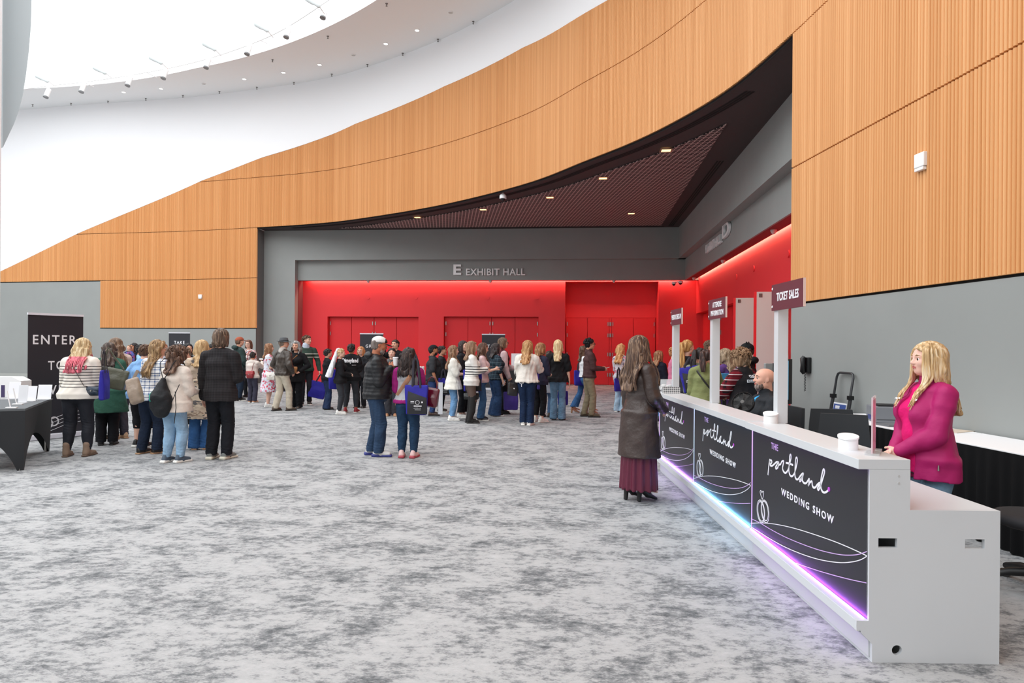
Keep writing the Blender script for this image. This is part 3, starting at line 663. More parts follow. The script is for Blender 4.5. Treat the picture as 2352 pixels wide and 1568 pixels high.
m_b, N, L_, b_ = node_mat('woven'); tc = N.new('ShaderNodeTexCoord'); mp = N.new('ShaderNodeMapping'); mp.inputs['Rotation'].default_value = (0, .785, 0); mp.inputs['Scale'].default_value = (60, 60, 60); ck = N.new('ShaderNodeTexChecker'); ck.inputs['Scale'].default_value = 1; ck.inputs[1].default_value = lin((90, 92, 95)) + (1,); ck.inputs[2].default_value = lin((205, 205, 205)) + (1,)
L_.new(tc.outputs['Object'], mp.inputs[0]); L_.new(mp.outputs[0], ck.inputs['Vector']); L_.new(ck.outputs['Color'], b_.inputs['Base Color'])
mb.build('basket_body', m_b, t)
for (x, y, w) in ((1770, 971, 'beside the ticket sales post'), (1948, 1031, 'near the end of the counter')):
    p = on_counter(x, y); t = thing('card_reader_stand', 'white round stand with a slanted top on the counter ' + w, 'stand', (p[0], p[1], CZ1), 0, 'white round stands on the counter')
    n = 28; mb = MB(); V0 = [(.05 * math.cos(6.2832 * i / n), .05 * math.sin(6.2832 * i / n)) for i in range(n)]; zt = lambda x, y: .062 + .2 * y + .06 * x
    mb.add([(x, y, 0) for x, y in V0] + [(x, y, zt(x, y)) for x, y in V0], [tuple(range(n - 1, -1, -1)), tuple(range(n, 2 * n))] + [(i, (i + 1) % n, n + (i + 1) % n, n + i) for i in range(n)]); mb.build('base', M_PLASTICW, t, smooth=40)
    mb = MB(); mb.add([(x * 1.08, y * 1.08, zt(x, y) + .002) for x, y in V0] + [(x * 1.08, y * 1.08, zt(x, y) + .012) for x, y in V0], [tuple(range(n - 1, -1, -1)), tuple(range(n, 2 * n))] + [(i, (i + 1) % n, n + (i + 1) % n, n + i) for i in range(n)]); mb.build('top_plate', M_PLASTICW, t, smooth=40)
p = on_counter(2006, 1040); t = thing('sign_holder', 'clear acrylic sign holder seen edge-on near the end of the counter', 'sign holder', (p[0], p[1], CZ1), math.atan2(.88, .47) - .06)
MB().box(-.11, .11, -.004, .004, .01, .30).build('panel', glass('acrylic_pink', (236, 214, 220), .55), t); MB().box(-.105, .105, -.0015, .0015, .012, .285).build('leaflet', mat('leaflet_pink', (232, 200, 208), .6), t); MB().box(-.11, .11, -.035, .035, 0, .012).build('base', glass('acrylic_clear', (240, 240, 240), .4), t)
p = at_h(1790, 970, .78)
# ------------------------------------------------------------------ behind the counter
M_CLOTH = mat('white_tablecloth', (238, 237, 238), .8); M_VELVET = mat('black_pleated_cloth', (12, 12, 14), .85, spec=.2)
wd = Vector((-.064, 1, 0)).normalized(); wn = Vector((-1, -.064, 0)).normalized()
def skirted(Y0, Y1, label):
    def wx(Y): return 4.62 - .064 * (Y - 4) - .02
    a = Vector((wx(Y0), Y0, 0)); L = (Y1 - Y0); t = thing('skirted_table', label, 'table', a, math.atan2(wd.y, wd.x), 'skirted tables along the grey wall')
    MB().box(0, L, .0, .66, .755, .78).build('tabletop', M_CLOTH, t, bevel=.004)
    # local y runs towards the counter
    mb = MB(); n = int(L / .012); rows = [.77, .72, .45, .12, .01]
    path = [(x, .665) for x in np.linspace(0.0, L, n)]
    if Y1 > 8: path += [(L + .005, y) for y in np.linspace(.665, .02, 50)]
    for j, z in enumerate(rows):
        for i, (x, y) in enumerate(path):
            am = (.0, .004, .014, .018, .018)[j]; w = math.sin(i * .62) * am + math.sin(i * .23 + z) * am * .6
            mb.v.append((x + (w if x > L else 0), y + (w if x <= L else 0), z))
    k = len(path)
    for j in range(len(rows) - 1):
        for i in range(k - 1): mb.f.append((j*k+i, j*k+i+1, (j+1)*k+i+1, (j+1)*k+i)); mb.m.append(0)
    mb.build('skirt', M_VELVET, t, smooth=70)
    for x in (.08, L - .08):
        for y in (.08, .58): MB().cyl((x, y, 0), (x, y, .755), .015, n=8).build('leg', M_METAL, t)
skirted(6.45, 8.36, 'white-topped table with black pleated skirt carrying the grey printer'); skirted(4.5, 6.44, 'white-topped table with black pleated skirt behind the woman in magenta')
p = at_h(2020, 966, .78); t = thing('printer', 'grey desktop printer on the skirted table', 'printer', (4.12, 7.42, .781), -.25)
MB().box(-.2, .2, -.18, .18, 0, .17).build('body', mat('printer_grey', (124, 128, 134), .5), t, bevel=.012); MB().box(-.15, .15, -.12, .14, .17, .185).build('paper_tray', M_DARK, t); MB().box(-.202, -.199, -.1, .1, .02, .07).build('label_panel', mat('label_blue', (50, 66, 120), .5), t); MB().box(-.18, .1, -.183, -.18, .03, .036).build('front_slot', M_DARK, t)
def sheet(name, label, cat, c, w, d, rot, m, z=.781, h=.004):
    t = tag(MB().box(-w / 2, w / 2, -d / 2, d / 2, 0, h).build(name, m), label, cat); t.location = (c[0], c[1], z); t.rotation_euler = (0, 0, rot); return t
sheet('notepad', 'dark folder with papers on the skirted table in front of the printer', 'folder', (3.96, 7.86), .22, .16, .3, mat('folder_dark', (70, 84, 92), .5), h=.012); sheet('paper_sheet', 'white printed sheet on the skirted table near the folding truck', 'paper', (4.1, 8.05), .21, .15, .1, M_PRINT)
sheet('paper_sheet', 'tan paper sheet on the skirted table behind the woman in magenta', 'paper', (4.28, 6.6), .30, .22, .5, mat('tan_paper', (212, 196, 178), .7)); sheet('laptop', 'slim grey laptop with white papers on the skirted table', 'laptop', (3.95, 7.02), .3, .2, .15, mat('laptop_grey', (110, 112, 116), .4), h=.02)
# folding hand truck leaning at the wall
t = thing('hand_truck', 'dark folding hand truck with a printed sheet, standing at the grey wall', 'hand truck', (4.05, 8.72, 0), math.radians(-86))
M_TUBE = mat('dark_tube', (62, 63, 66), .35, metal=.3)
lean = lambda x, z: (x, .02 + z * .16, z)
MB().tube([lean(-.2, .1), lean(-.2, .95)], .022, 10).build('rail', M_TUBE, t, smooth=60); MB().tube([lean(.2, .1), lean(.2, .95)], .022, 10).build('rail', M_TUBE, t, smooth=60)
MB().tube([lean(-.19, .9), lean(-.19, 1.2), lean(-.17, 1.245), lean(-.13, 1.26), lean(.13, 1.26), lean(.17, 1.245), lean(.19, 1.2), lean(.19, .9)], .015, 10).build('handle', M_TUBE, t, smooth=60)
for x in (-.2, .2): MB().box(x - .03, x + .03, .02 + .95 * .16 - .03, .02 + .95 * .16 + .03, .93, .98).build('clamp', M_BLKPL, t)
q = frame(lean(0, .66), (1, 0, 0), (0, .158, .987)); o = MB().box(-.15, .15, -.24, .22, .0, .006).build('printed_sheet', M_PRINT, t); o.matrix_local = q
for (x0, x1, y0, y1, m) in ((-.14, .14, .12, .2, mat('print_blue', (60, 84, 150), .6)), (-.14, .14, -.23, -.19, _mats['print_blue']), (-.1, .0, .14, .18, M_PRINT), (.02, .12, -.1, .05, mat('print_pale', (226, 214, 214), .6))):
    o = MB().box(x0, x1, y0, y1, .006, .0075).build('print', m, t); o.matrix_local = q
MB().box(-.22, .22, -.16, .1, .03, .045).build('toe_plate', M_METAL, t)
for x in (-.22, .22): MB().cyl((x - .02, .08, .08), (x + .02, .08, .08), .08, n=18).build('wheel', M_BLKPL, t)
# wall telephone
s_, z_ = plan_hit(1857, 838); p = plan(s_); t = thing('wall_phone', 'black telephone with a coiled cord on the grey wall', 'telephone', (p[0], p[1], z_), math.atan2(wd.y, wd.x))
MB().box(-.09, .09, 0, .055, -.11, .11).build('base', M_BLKPL, t, bevel=.01)
MB().tube([(-.02, .075, .115), (-.02, .095, .09), (-.02, .092, 0), (-.02, .095, -.09), (-.02, .075, -.115)], [.030, .038, .033, .038, .030], 10).build('handset', M_BLKPL, t, smooth=60)
MB().box(-.005, .075, .055, .058, .05, .075).build('display', M_METAL, t)
MB().tube([(-.02 + .012 * math.cos(i * .9), .06 + .012 * math.sin(i * .9), -.12 - i * .0032) for i in range(80)], .0035, 5).build('coiled_cord', M_BLKPL, t)
# information totem with a blue screen, card terminal, chairs
t = thing('display_totem', 'tall display with a light blue screen seen edge-on behind the ticket sales post', 'screen', (3.36, 8.45, 0), math.radians(-92))
MB().box(-.24, .24, -.02, .02, .90, 1.44).build('housing', M_BLKPL, t); MB().box(-.225, .225, -.024, -.02, .95, 1.42).build('screen', glow('screen_blue', (120, 190, 225), .75), t); MB().box(-.05, .05, .0, .05, 0, .92).build('column', mat('totem_grey', (130, 134, 136), .5), t); MB().box(-.2, .2, -.2, .2, 0, .02).build('foot', M_BLKPL, t)
t = thing('card_terminal', 'grey and black terminal on a pole behind the bald man', 'terminal', (3.62, 9.6, 0), .2)
MB().cyl((0, 0, 0), (0, 0, 1.0), .03, n=12).build('pole', M_BLKPL, t); MB().box(-.09, .03, -.05, 0, 1.0, 1.36).build('body', mat('term_grey', (150, 152, 152), .4), t, bevel=.01); MB().box(.03, .09, -.05, .05, .8, 1.36).build('side_panel', M_BLKPL, t); MB().cyl((0, 0, 0), (0, 0, .03), .2, n=20).build('foot', M_BLKPL, t)
def office_chair(name, label, p, rz, h=1.0, back=True):
    t = thing(name, label, 'chair', p, rz, 'black office chairs behind the counter'); m = mat('chair_black', (44, 48, 52), .7); mp_ = mat('chair_seat', (34, 34, 38), .75)
    mb = MB(); mb.lathe([(.001, .42), (.2, .42), (.25, .44), (.26, .47), (.24, .50), (.18, .51), (.001, .505)], n=28); mb.build('seat', mp_, t, smooth=60)
    mb = MB(); V = []
    for j in range(9):
        z = .56 + (h - .56) * j / 8
        for i in range(9):
            x = (-.22 + .44 * i / 8) * (1 - .12 * (j / 8) ** 2); V.append((x, -.24 - .02 * j / 8 + .35 * x * x, z))
    n = len(V); mb.v = V + [(x, y - .035, z) for x, y, z in V]
    for j in range(8):
        for i in range(8): a = j * 9 + i; mb.f += [(a, a + 1, a + 10, a + 9), (n + a, n + a + 9, n + a + 10, n + a + 1)]; mb.m += [0, 0]
    for i in range(8):
        for a, b in ((i, i + 1), (72 + i, 73 + i), (i * 9, i * 9 + 9), (i * 9 + 8, i * 9 + 17)): mb.f.append((a, b, n + b, n + a)); mb.m.append(0)
    mb.build('backrest', m, t, smooth=50); MB().tube([(0, -.29, .66), (0, -.27, .45), (0, -.1, .41)], .02, 8).build('back_support', M_BLKPL, t)
    MB().cyl((0, 0, .1), (0, 0, .42), .028, n=12).build('gas_lift', M_BLKPL, t); mb = MB()
    for i in range(5):
        a = 2 * math.pi * i / 5 + .35; mb.tube([(0, 0, .13), (.16 * math.cos(a), .16 * math.sin(a), .115), (.31 * math.cos(a), .31 * math.sin(a), .075)], [.035, .028, .02], 8)
    mb.build('star_base', M_BLKPL, t, smooth=50)
    for i in range(5):
        a = 2 * math.pi * i / 5 + .35; c = Vector((.31 * math.cos(a), .31 * math.sin(a), .028)); d = Vector((-math.sin(a), math.cos(a), 0)) * .022; MB().cyl(c - d, c + d, .028, n=14).build('caster', M_BLKPL, t)
    return t
office_chair('office_chair', 'black office chair half hidden at the right edge by the end of the counter', (3.42, 4.42, 0), math.radians(68), .98)
office_chair('office_chair', 'black office chair with its back above the counter, nearer of two', (2.9, 6.0, 0), math.radians(150), .97); office_chair('office_chair', 'black office chair behind the ticket sales post, farther of two', (3.2, 6.72, 0), math.radians(165), .95)
# open door leaves standing off the side wall (grey backs, red edges)
for i, (xa, xb, yt, Yd, w) in enumerate([(1690, 1733, 684, 17.4, 'farther'), (1738, 1811, 670, 15.35, 'nearer')]):
    a = at_y(xa, yt, Yd); b = at_y(xb + (18 if i == 0 else 0), yt, Yd - .12); zt_ = a[2]
    t = thing('door_leaf', 'open door leaf with grey back and red edge, %s of two' % w, 'door leaf', (a[0], a[1], 0), math.atan2(b[1] - a[1], b[0] - a[0]), 'open door leaves at the side wall'); ww = math.hypot(b[0] - a[0], b[1] - a[1])
    MB().box(0, ww, 0, .05, .01, zt_).build('panel', mat('door_back_grey', (196, 200, 194), .6), t); MB().box(-.055, 0, -.002, .052, .01, zt_).build('edge', M_REDD, t); MB().box(.05, .12, -.012, 0, zt_ - .12, zt_ - .04).build('bracket', mat('bracket_brown', (96, 80, 74), .5), t)
    for zz in (.35, 1.3, zt_ - .4): MB().box(ww - .02, ww + .01, -.01, .055, zz, zz + .15).build('hinge', M_METAL, t)

# ================================================================== BANNERS, LEFT TABLE, FAR FURNITURE
M_BAN = mat('banner_black', (34, 34, 42), .55)
def banner(name, label, pl_, pr_, H, lines, logo=False):
    c = ((pl_[0] + pr_[0]) / 2, (pl_[1] + pr_[1]) / 2, 0); w = math.hypot(pr_[0] - pl_[0], pr_[1] - pl_[1]); t = thing(name, label, 'banner', c, math.atan2(pr_[1] - pl_[1], pr_[0] - pl_[0]), 'black roll-up banners')
    MB().box(-w / 2, w / 2, -.004, .004, .08, H - .03).build('sheet', M_BAN, t); MB().box(-w / 2 - .005, w / 2 + .005, -.015, .015, H - .035, H).build('top_rail', mat('banner_rail', (222, 222, 230), .35), t)
    MB().box(-w / 2 - .01, w / 2 + .01, -.08, .08, 0.005, .085).build('base_case', _mats['banner_rail'], t, bevel=.01); MB().tube([(0, .03, .08), (0, .03, H - .03)], .012, 8).build('support_pole', M_METAL, t)
    for s_, x, z, ww, hh in lines: text('lettering', s_, M_PRINT, frame((x, -.0055, z), (1, 0, 0), (0, 0, 1)), .1, t, .001, 'CENTER', 1, 1.25, .001, fit=(ww, hh))
    if logo:
        mb = MB()
        for r in (.075, .063): stroke(mb, [(-.03 + r * math.cos(a * .2), .28 + r * math.sin(a * .2)) for a in range(33)], .004, -.0065, False)
        for r in (.075, .063): stroke(mb, [(-.12 + r * math.cos(a * .2), .25 + r * math.sin(a * .2)) for a in range(33)], .004, -.0065, False)
        for k in range(4): stroke(mb, [(-.4, .10 + .05 * k - .02), (-.1, .13 + .06 * k), (.15, .21 + .06 * k), (.4, .25 + .06 * k)], .003, -.0065)
        mb.build('ring_logo', M_PRINT, t)
    return t
banner('roll_up_banner', 'black ENTER TO WIN roll-up banner beside the black table', (-7.71, 10.87), (-7.29, 11.6), 2.05, [('ENTER', -.02, 1.62, .66, .15), ('TO', .0, 1.20, .25, .15), ('WIN', .02, .80, .42, .15)], True)
def far_banner(label, xl, xr, yt, Y, lines):
    a = at_y(xl, yt, Y); b = at_y(xr, yt, Y); banner('roll_up_banner', label, (a[0], Y), (b[0], Y - .05), a[2], lines)
far_banner('black TAKE banner by the grey left wall', 388, 438, 763, 25.0, [('TAKE', 0, 1.63, .40, .11), ('A', 0, 1.38, .1, .11), ('PHOTO', 0, 1.13, .5, .11)][:1])
far_banner('black GRAB banner by the red doors behind the man in the white cap', 827, 881, 765, 25.0, [('GRAB', 0, 1.55, .44, .11)]); far_banner('black TAKE banner by the middle red doors', 1107, 1160, 766.5, 24.6, [('TAKE', 0, 1.58, .44, .11)])
# black stretch-covered table on the left
M_STRETCH = mat('black_stretch_cloth', (38, 40, 43), .8)
ta = Vector((-5.95, 8.35, 0)); tb = Vector((-6.70, 9.95, 0)); td = (tb - ta).normalized(); tn = Vector((-td.y, td.x, 0)); tL = (tb - ta).length; tW = .76
t = thing('stretch_table', 'table in a tight black stretch cover at the left edge', 'table', ta, math.atan2(td.y, td.x)); mb = MB()
per = []
def side(p0, p1, n, h):
    pad = .07 / math.hypot(p1[0] - p0[0], p1[1] - p0[1])
    for i in range(n):
        u = i / n; per.append((p0[0] + (p1[0] - p0[0]) * u, p0[1] + (p1[1] - p0[1]) * u, h * max(0.0, math.sin(math.pi * min(1, max(0, (u - pad) / (1 - 2 * pad))))) ** .75, u))
side((0, 0), (tL, 0), 40, .36); side((tL, 0), (tL, tW), 24, .36); side((tL, tW), (0, tW), 40, .36); side((0, tW), (0, 0), 24, .36)
n = len(per); cx, cy = tL / 2, tW / 2; rows = [(1.0, None, 1.0), (.99, None, .97), (.975, None, .75), (.965, None, .45), (.955, None, .2), (.95, None, 0)]
for k, (sc, _, f) in enumerate(rows):
    for x, y, zb, u in per:
        z = zb + (.735 - zb) * f; pin = 1 - .06 * (1 - abs(2 * u - 1)) * (1 - f) * 2
        mb.v.append((cx + (x - cx) * (sc + (1 - sc) * f), cy + (y - cy) * (sc * pin + (1 - sc) * f) , z))
for k in range(len(rows) - 1):
    for i in range(n): j = (i + 1) % n; mb.f.append((k*n+i, k*n+j, (k+1)*n+j, (k+1)*n+i)); mb.m.append(0)
mb.build('cover', M_STRETCH, t, smooth=60)
mb = MB(); mb.v = [(cx + (x - cx) * 1.0, cy + (y - cy) * 1.0, z) for z in (.735, .76) for x, y, _, _ in per]; mb.f = [tuple(range(n, 2 * n))] + [(i, (i + 1) % n, n + (i + 1) % n, n + i) for i in range(n)]; mb.m = [0] * len(mb.f); mb.build('tabletop', mat('stretch_top', (88, 92, 95), .7), t)
for x in (.06, tL - .06):
    for y in (.06, tW - .06): MB().cyl((x, y, .0), (x, y, .74), .018, n=8).build('leg', M_METAL, t)
def tpt(u, v): return ta + td * u + tn * v
def stand_card(label, u, v, w, h, rot, lines=True, m=M_PRINT, lean=.18):
    p = at_h(u, v, .761) if u > 5 else tpt(u, v); p = Vector(p); t = thing('acrylic_sign', label, 'table sign', (p.x, p.y, .761), rot, 'small white signs on the black table')
    o = MB().box(-w / 2, w / 2, -.003, .003, 0, h).build('card', m, t, bevel=.002); o.rotation_euler = (-lean, 0, 0); MB().box(-w / 2, w / 2, -.05, .05, -.001, .006).build('foot', glass('acrylic_white', (245, 245, 248), .7), t)
    if lines:
        o = text('lettering', 'SCAN TO ENTER', mat('print_grey', (120, 122, 130), .6), frame((0, -.0045, h * .86), (1, 0, 0), (0, 0, 1)), .02, t, .0005, fit=(w * .7, h * .06)); o.matrix_local = Matrix.Rotation(-lean, 4, 'X') @ o.matrix_local
stand_card('white sign on the black table nearest the banner', 101, 917, .185, .21, .10); stand_card('white sign on the black table, second from the banner', 70, 921, .14, .21, .05); stand_card('frosted white sign on the black table, third from the banner', 51, 925, .11, .24, .2, False, glass('frosted', (238, 240, 244), .75))
stand_card('white sign with a small photo strip on the black table', 31, 915, .16, .24, .1, False)
for u, v, w in ((24, 937, 'nearer'), (38, 929, 'farther')):
    p = Vector(at_h(u, v, .761)); t = thing('stylus', 'white stylus leaning on a small stand, %s of two' % w, 'stylus', (p.x, p.y, .761), .2, 'styluses on the black table'); MB().tube([(0, 0, .01), (-.05, .02, .21)], [.006, .009], 8).build('rod', M_PLASTICW, t, smooth=60); MB().box(-.05, .07, -.02, .03, 0, .012).build('stand', M_PLASTICW, t, bevel=.003)
p = Vector(at_h(8, 911, .761)); t = thing('display_box', 'large white box with a slanted lid on the black table', 'box', (p.x, p.y, .761), .08)
mb = MB(); mb.add([(-.45, -.1, 0), (.30, -.1, 0), (.30, .16, 0), (-.45, .16, 0), (-.45, -.1, .30), (.18, -.1, .30), (.30, -.1, .24), (.30, .16, .24), (.18, .16, .30), (-.45, .16, .30)], [(0, 3, 2, 1), (0, 1, 6, 5, 4), (1, 2, 7, 6), (2, 3, 9, 8, 7), (3, 0, 4, 9), (4, 5, 8, 9), (5, 6, 7, 8)]); mb.build('box_body', M_PLASTICW, t)
MB().box(.03, .08, -.104, -.099, .0, .18).build('purple_panel', mat('purple_panel', (66, 54, 96), .5), t); MB().cyl((-.05, -.099, .14), (-.05, -.104, .14), .05, n=20).build('pink_badge', mat('pink_badge', (226, 150, 160), .5), t)
# dark green bin by the column, small black table with white board among the queue
p = ground(600, 879); t = thing('waste_bin', 'dark green bin standing at the grey column', 'bin', (p[0] + .05, p[1] - 1.5, 0)); MB().box(-.28, .14, -.25, .25, 0, .82).build('bin_body', mat('bin_green', (38, 66, 58), .6), t, bevel=.02); MB().box(-.29, .15, -.26, .26, .82, .87).build('lid', mat('bin_lid', (32, 52, 47), .6), t, bevel=.015)
a = at_h(1180, 850, .85); t = thing('draped_table', 'black-draped table by the red doors behind the queue', 'table', (a[0] - .1, 23.3, 0)); MB().box(-.4, .55, -.35, .35, .74, .76).build('tabletop', M_DARK, t); MB().box(-.4, .55, -.35, .35, 0, .74).build('drape', M_DARK, t)
tt_ = thing('display_board', 'white display board on the black-draped table', 'board', (a[0] + .02, 23.25, .761)); MB().box(-.1, .35, -.02, .02, .05, .58).build('board', M_PRINT, tt_); MB().box(-.05, .3, -.1, .1, 0, .05).build('foot', mat('board_foot', (96, 108, 110), .5), tt_)
p = ground(1657, 975); t = thing('cocktail_table', 'small round high table among the people behind the counter', 'table', (at_y(1664, 866, 9.75)[0], 9.75, 0)); MB().lathe([(.001, 1.09), (.15, 1.09), (.165, 1.1), (.165, 1.115), (.001, 1.12)], n=32).build('tabletop', mat('pale_top', (224, 214, 206), .4), t, smooth=40); MB().cyl((0, 0, .02), (0, 0, 1.09), .03, n=12).build('pole', M_DARK, t); MB().cyl((0, 0, 0), (0, 0, .02), .24, n=24).build('foot', M_DARK, t)
q = at_y(1663, 862, 9.72); o = tag(MB().box(-.07, .07, -.04, .04, 0, .085).build('tissue_box', mat('box_blue', (60, 150, 205), .5), bevel=.005), 'small blue box on the round high table', 'box'); o.location = (q[0], 9.72, 1.121); o.rotation_euler = (0, 0, .5)
# ================================================================== PEOPLE: a sculpting kit (signed distance volumes -> one smooth mesh)
f32 = np.float32
def V3(*a): return np.array(a, float)
def unit(v): v = np.asarray(v, float); n = np.linalg.norm(v); return v / n if n > 1e-12 else v
def rotx(a): c, s = math.cos(a), math.sin(a); return np.array([[1, 0, 0], [0, c, -s], [0, s, c]])
def roty(a): c, s = math.cos(a), math.sin(a); return np.array([[c, 0, s], [0, 1, 0], [-s, 0, c]])
def rotz(a): c, s = math.cos(a), math.sin(a); return np.array([[c, -s, 0], [s, c, 0], [0, 0, 1]])
class Cone:                                # round cone a->b
    def __init__(s, a, b, ra, rb): s.a, s.b, s.ra, s.rb = np.asarray(a, float), np.asarray(b, float), ra, rb
    def box(s): r = max(s.ra, s.rb); return np.minimum(s.a, s.b) - r, np.maximum(s.a, s.b) + r
    def d(s, X, Y, Z):
        ba = s.b - s.a; l2 = float(ba @ ba) + 1e-12
        px, py, pz = X - f32(s.a[0]), Y - f32(s.a[1]), Z - f32(s.a[2])
        t = np.clip((px * f32(ba[0]) + py * f32(ba[1]) + pz * f32(ba[2])) / f32(l2), 0, 1)
        return np.sqrt((px - t * f32(ba[0]))**2 + (py - t * f32(ba[1]))**2 + (pz - t * f32(ba[2]))**2) - (f32(s.ra) + t * f32(s.rb - s.ra))
class ECone:                               # elliptical limb: half widths (wx, wy) at both ends, side vector gives wx direction
    def __init__(s, a, b, wa, wb, side=(1, 0, 0), cap=0.6): s.a, s.b, s.wa, s.wb, s.side, s.cap = np.asarray(a, float), np.asarray(b, float), wa, wb, np.asarray(side, float), cap
    def box(s): r = max(*s.wa, *s.wb); return np.minimum(s.a, s.b) - r, np.maximum(s.a, s.b) + r
    def d(s, X, Y, Z):
        ba = s.b - s.a; L = np.linalg.norm(ba) + 1e-9; t_ = ba / L; u = unit(s.side - t_ * (s.side @ t_)); v = np.cross(t_, u)
        px, py, pz = X - f32(s.a[0]), Y - f32(s.a[1]), Z - f32(s.a[2])
        w = px * f32(t_[0]) + py * f32(t_[1]) + pz * f32(t_[2]); t = np.clip(w / f32(L), 0, 1)
        wx = f32(s.wa[0]) + t * f32(s.wb[0] - s.wa[0]); wy = f32(s.wa[1]) + t * f32(s.wb[1] - s.wa[1])
        e = (w - t * f32(L)) / f32(s.cap); m = np.minimum(wx, wy)
        pu = px * f32(u[0]) + py * f32(u[1]) + pz * f32(u[2]); pv = px * f32(v[0]) + py * f32(v[1]) + pz * f32(v[2])
        return (np.sqrt((pu / wx)**2 + (pv / wy)**2 + (e / m)**2) - 1) * m
class Ell:
    def __init__(s, c, r, R=None): s.c, s.r, s.R = np.asarray(c, float), np.asarray(r, float), R
    def box(s): m = s.r.max() if s.R is not None else s.r; return s.c - m, s.c + m
    def d(s, X, Y, Z):
        px, py, pz = X - f32(s.c[0]), Y - f32(s.c[1]), Z - f32(s.c[2])
        if s.R is not None:
            R = s.R.astype(f32); px, py, pz = px * R[0, 0] + py * R[1, 0] + pz * R[2, 0], px * R[0, 1] + py * R[1, 1] + pz * R[2, 1], px * R[0, 2] + py * R[1, 2] + pz * R[2, 2]
        r = s.r.astype(f32); k0 = np.sqrt((px / r[0])**2 + (py / r[1])**2 + (pz / r[2])**2); k1 = np.sqrt((px / r[0]**2)**2 + (py / r[1]**2)**2 + (pz / r[2]**2)**2)
        return k0 * (k0 - 1) / np.maximum(k1, f32(1e-6))
class Box:
    def __init__(s, c, h, R=None, r=.01): s.c, s.h, s.R, s.r = np.asarray(c, float), np.asarray(h, float), R, r
    def box(s): m = np.linalg.norm(s.h) if s.R is not None else s.h; return s.c - m - s.r, s.c + m + s.r
    def d(s, X, Y, Z):
        px, py, pz = X - f32(s.c[0]), Y - f32(s.c[1]), Z - f32(s.c[2])
        if s.R is not None:
            R = s.R.astype(f32); px, py, pz = px * R[0, 0] + py * R[1, 0] + pz * R[2, 0], px * R[0, 1] + py * R[1, 1] + pz * R[2, 1], px * R[0, 2] + py * R[1, 2] + pz * R[2, 2]
        qx, qy, qz = abs(px) - f32(s.h[0] - s.r), abs(py) - f32(s.h[1] - s.r), abs(pz) - f32(s.h[2] - s.r)
        return np.sqrt(np.maximum(qx, 0)**2 + np.maximum(qy, 0)**2 + np.maximum(qz, 0)**2) + np.minimum(np.maximum(qx, np.maximum(qy, qz)), 0) - f32(s.r)
def smin(a, b, k): h = np.clip(.5 + .5 * (b - a) / f32(k), 0, 1); return b + (a - b) * h - f32(k) * h * (1 - h)
class Sculpt:
    """ops: ('+', prim, k) smooth union, ('-', prim, k) carve, ('|', n, c) keep n.p < c, ('&', prim) keep inside"""
    def __init__(s): s.ops = []
    def add(s, p, k=.02): s.ops.append(('+', p, k)); return s
    def sub(s, p, k=.01): s.ops.append(('-', p, k)); return s
    def cut(s, n, c, k=.004): s.ops.append(('|', (unit(n), c), k)); return s
    def mesh(s, h, noise=None):
        lo = np.min([o[1].box()[0] for o in s.ops if o[0] == '+'], 0) - 3 * h - .02; hi = np.max([o[1].box()[1] for o in s.ops if o[0] == '+'], 0) + 3 * h + .02
        n = np.maximum(4, np.ceil((hi - lo) / h).astype(int)); ax = [(lo[i] + h * np.arange(n[i])).astype(f32) for i in range(3)]
        D = np.full(n, 1.0, f32)
        for op, p, k in s.ops:
            if op == '|':
                nv, c = p; q = nv[0] * ax[0][:, None, None] + nv[1] * ax[1][None, :, None] + nv[2] * ax[2][None, None, :] - f32(c)
                D = -smin(-D, -q.astype(f32), k) if k > .005 else np.maximum(D, q.astype(f32)); continue
            a, b = p.box(); m = k + 3 * h
            i0 = np.clip(np.floor((a - m - lo) / h).astype(int), 0, n - 1); i1 = np.clip(np.ceil((b + m - lo) / h).astype(int) + 1, 1, n)
            if np.any(i1 <= i0): continue
            sl = tuple(slice(i0[i], i1[i]) for i in range(3)); X = ax[0][sl[0]][:, None, None]; Y = ax[1][sl[1]][None, :, None]; Z = ax[2][sl[2]][None, None, :]
            d = p.d(X, Y, Z)
            D[sl] = smin(D[sl], d, k) if op == '+' else -smin(-D[sl], d, k)
        if noise is not None: D = D + noise(ax[0][:, None, None], ax[1][None, :, None], ax[2][None, None, :])
        return surface_nets(D, lo, h)
_CO = [(0,0,0),(1,0,0),(0,1,0),(1,1,0),(0,0,1),(1,0,1),(0,1,1),(1,1,1)]
_ED = [(0,1),(2,3),(4,5),(6,7),(0,2),(1,3),(4,6),(5,7),(0,4),(1,5),(2,6),(3,7)]
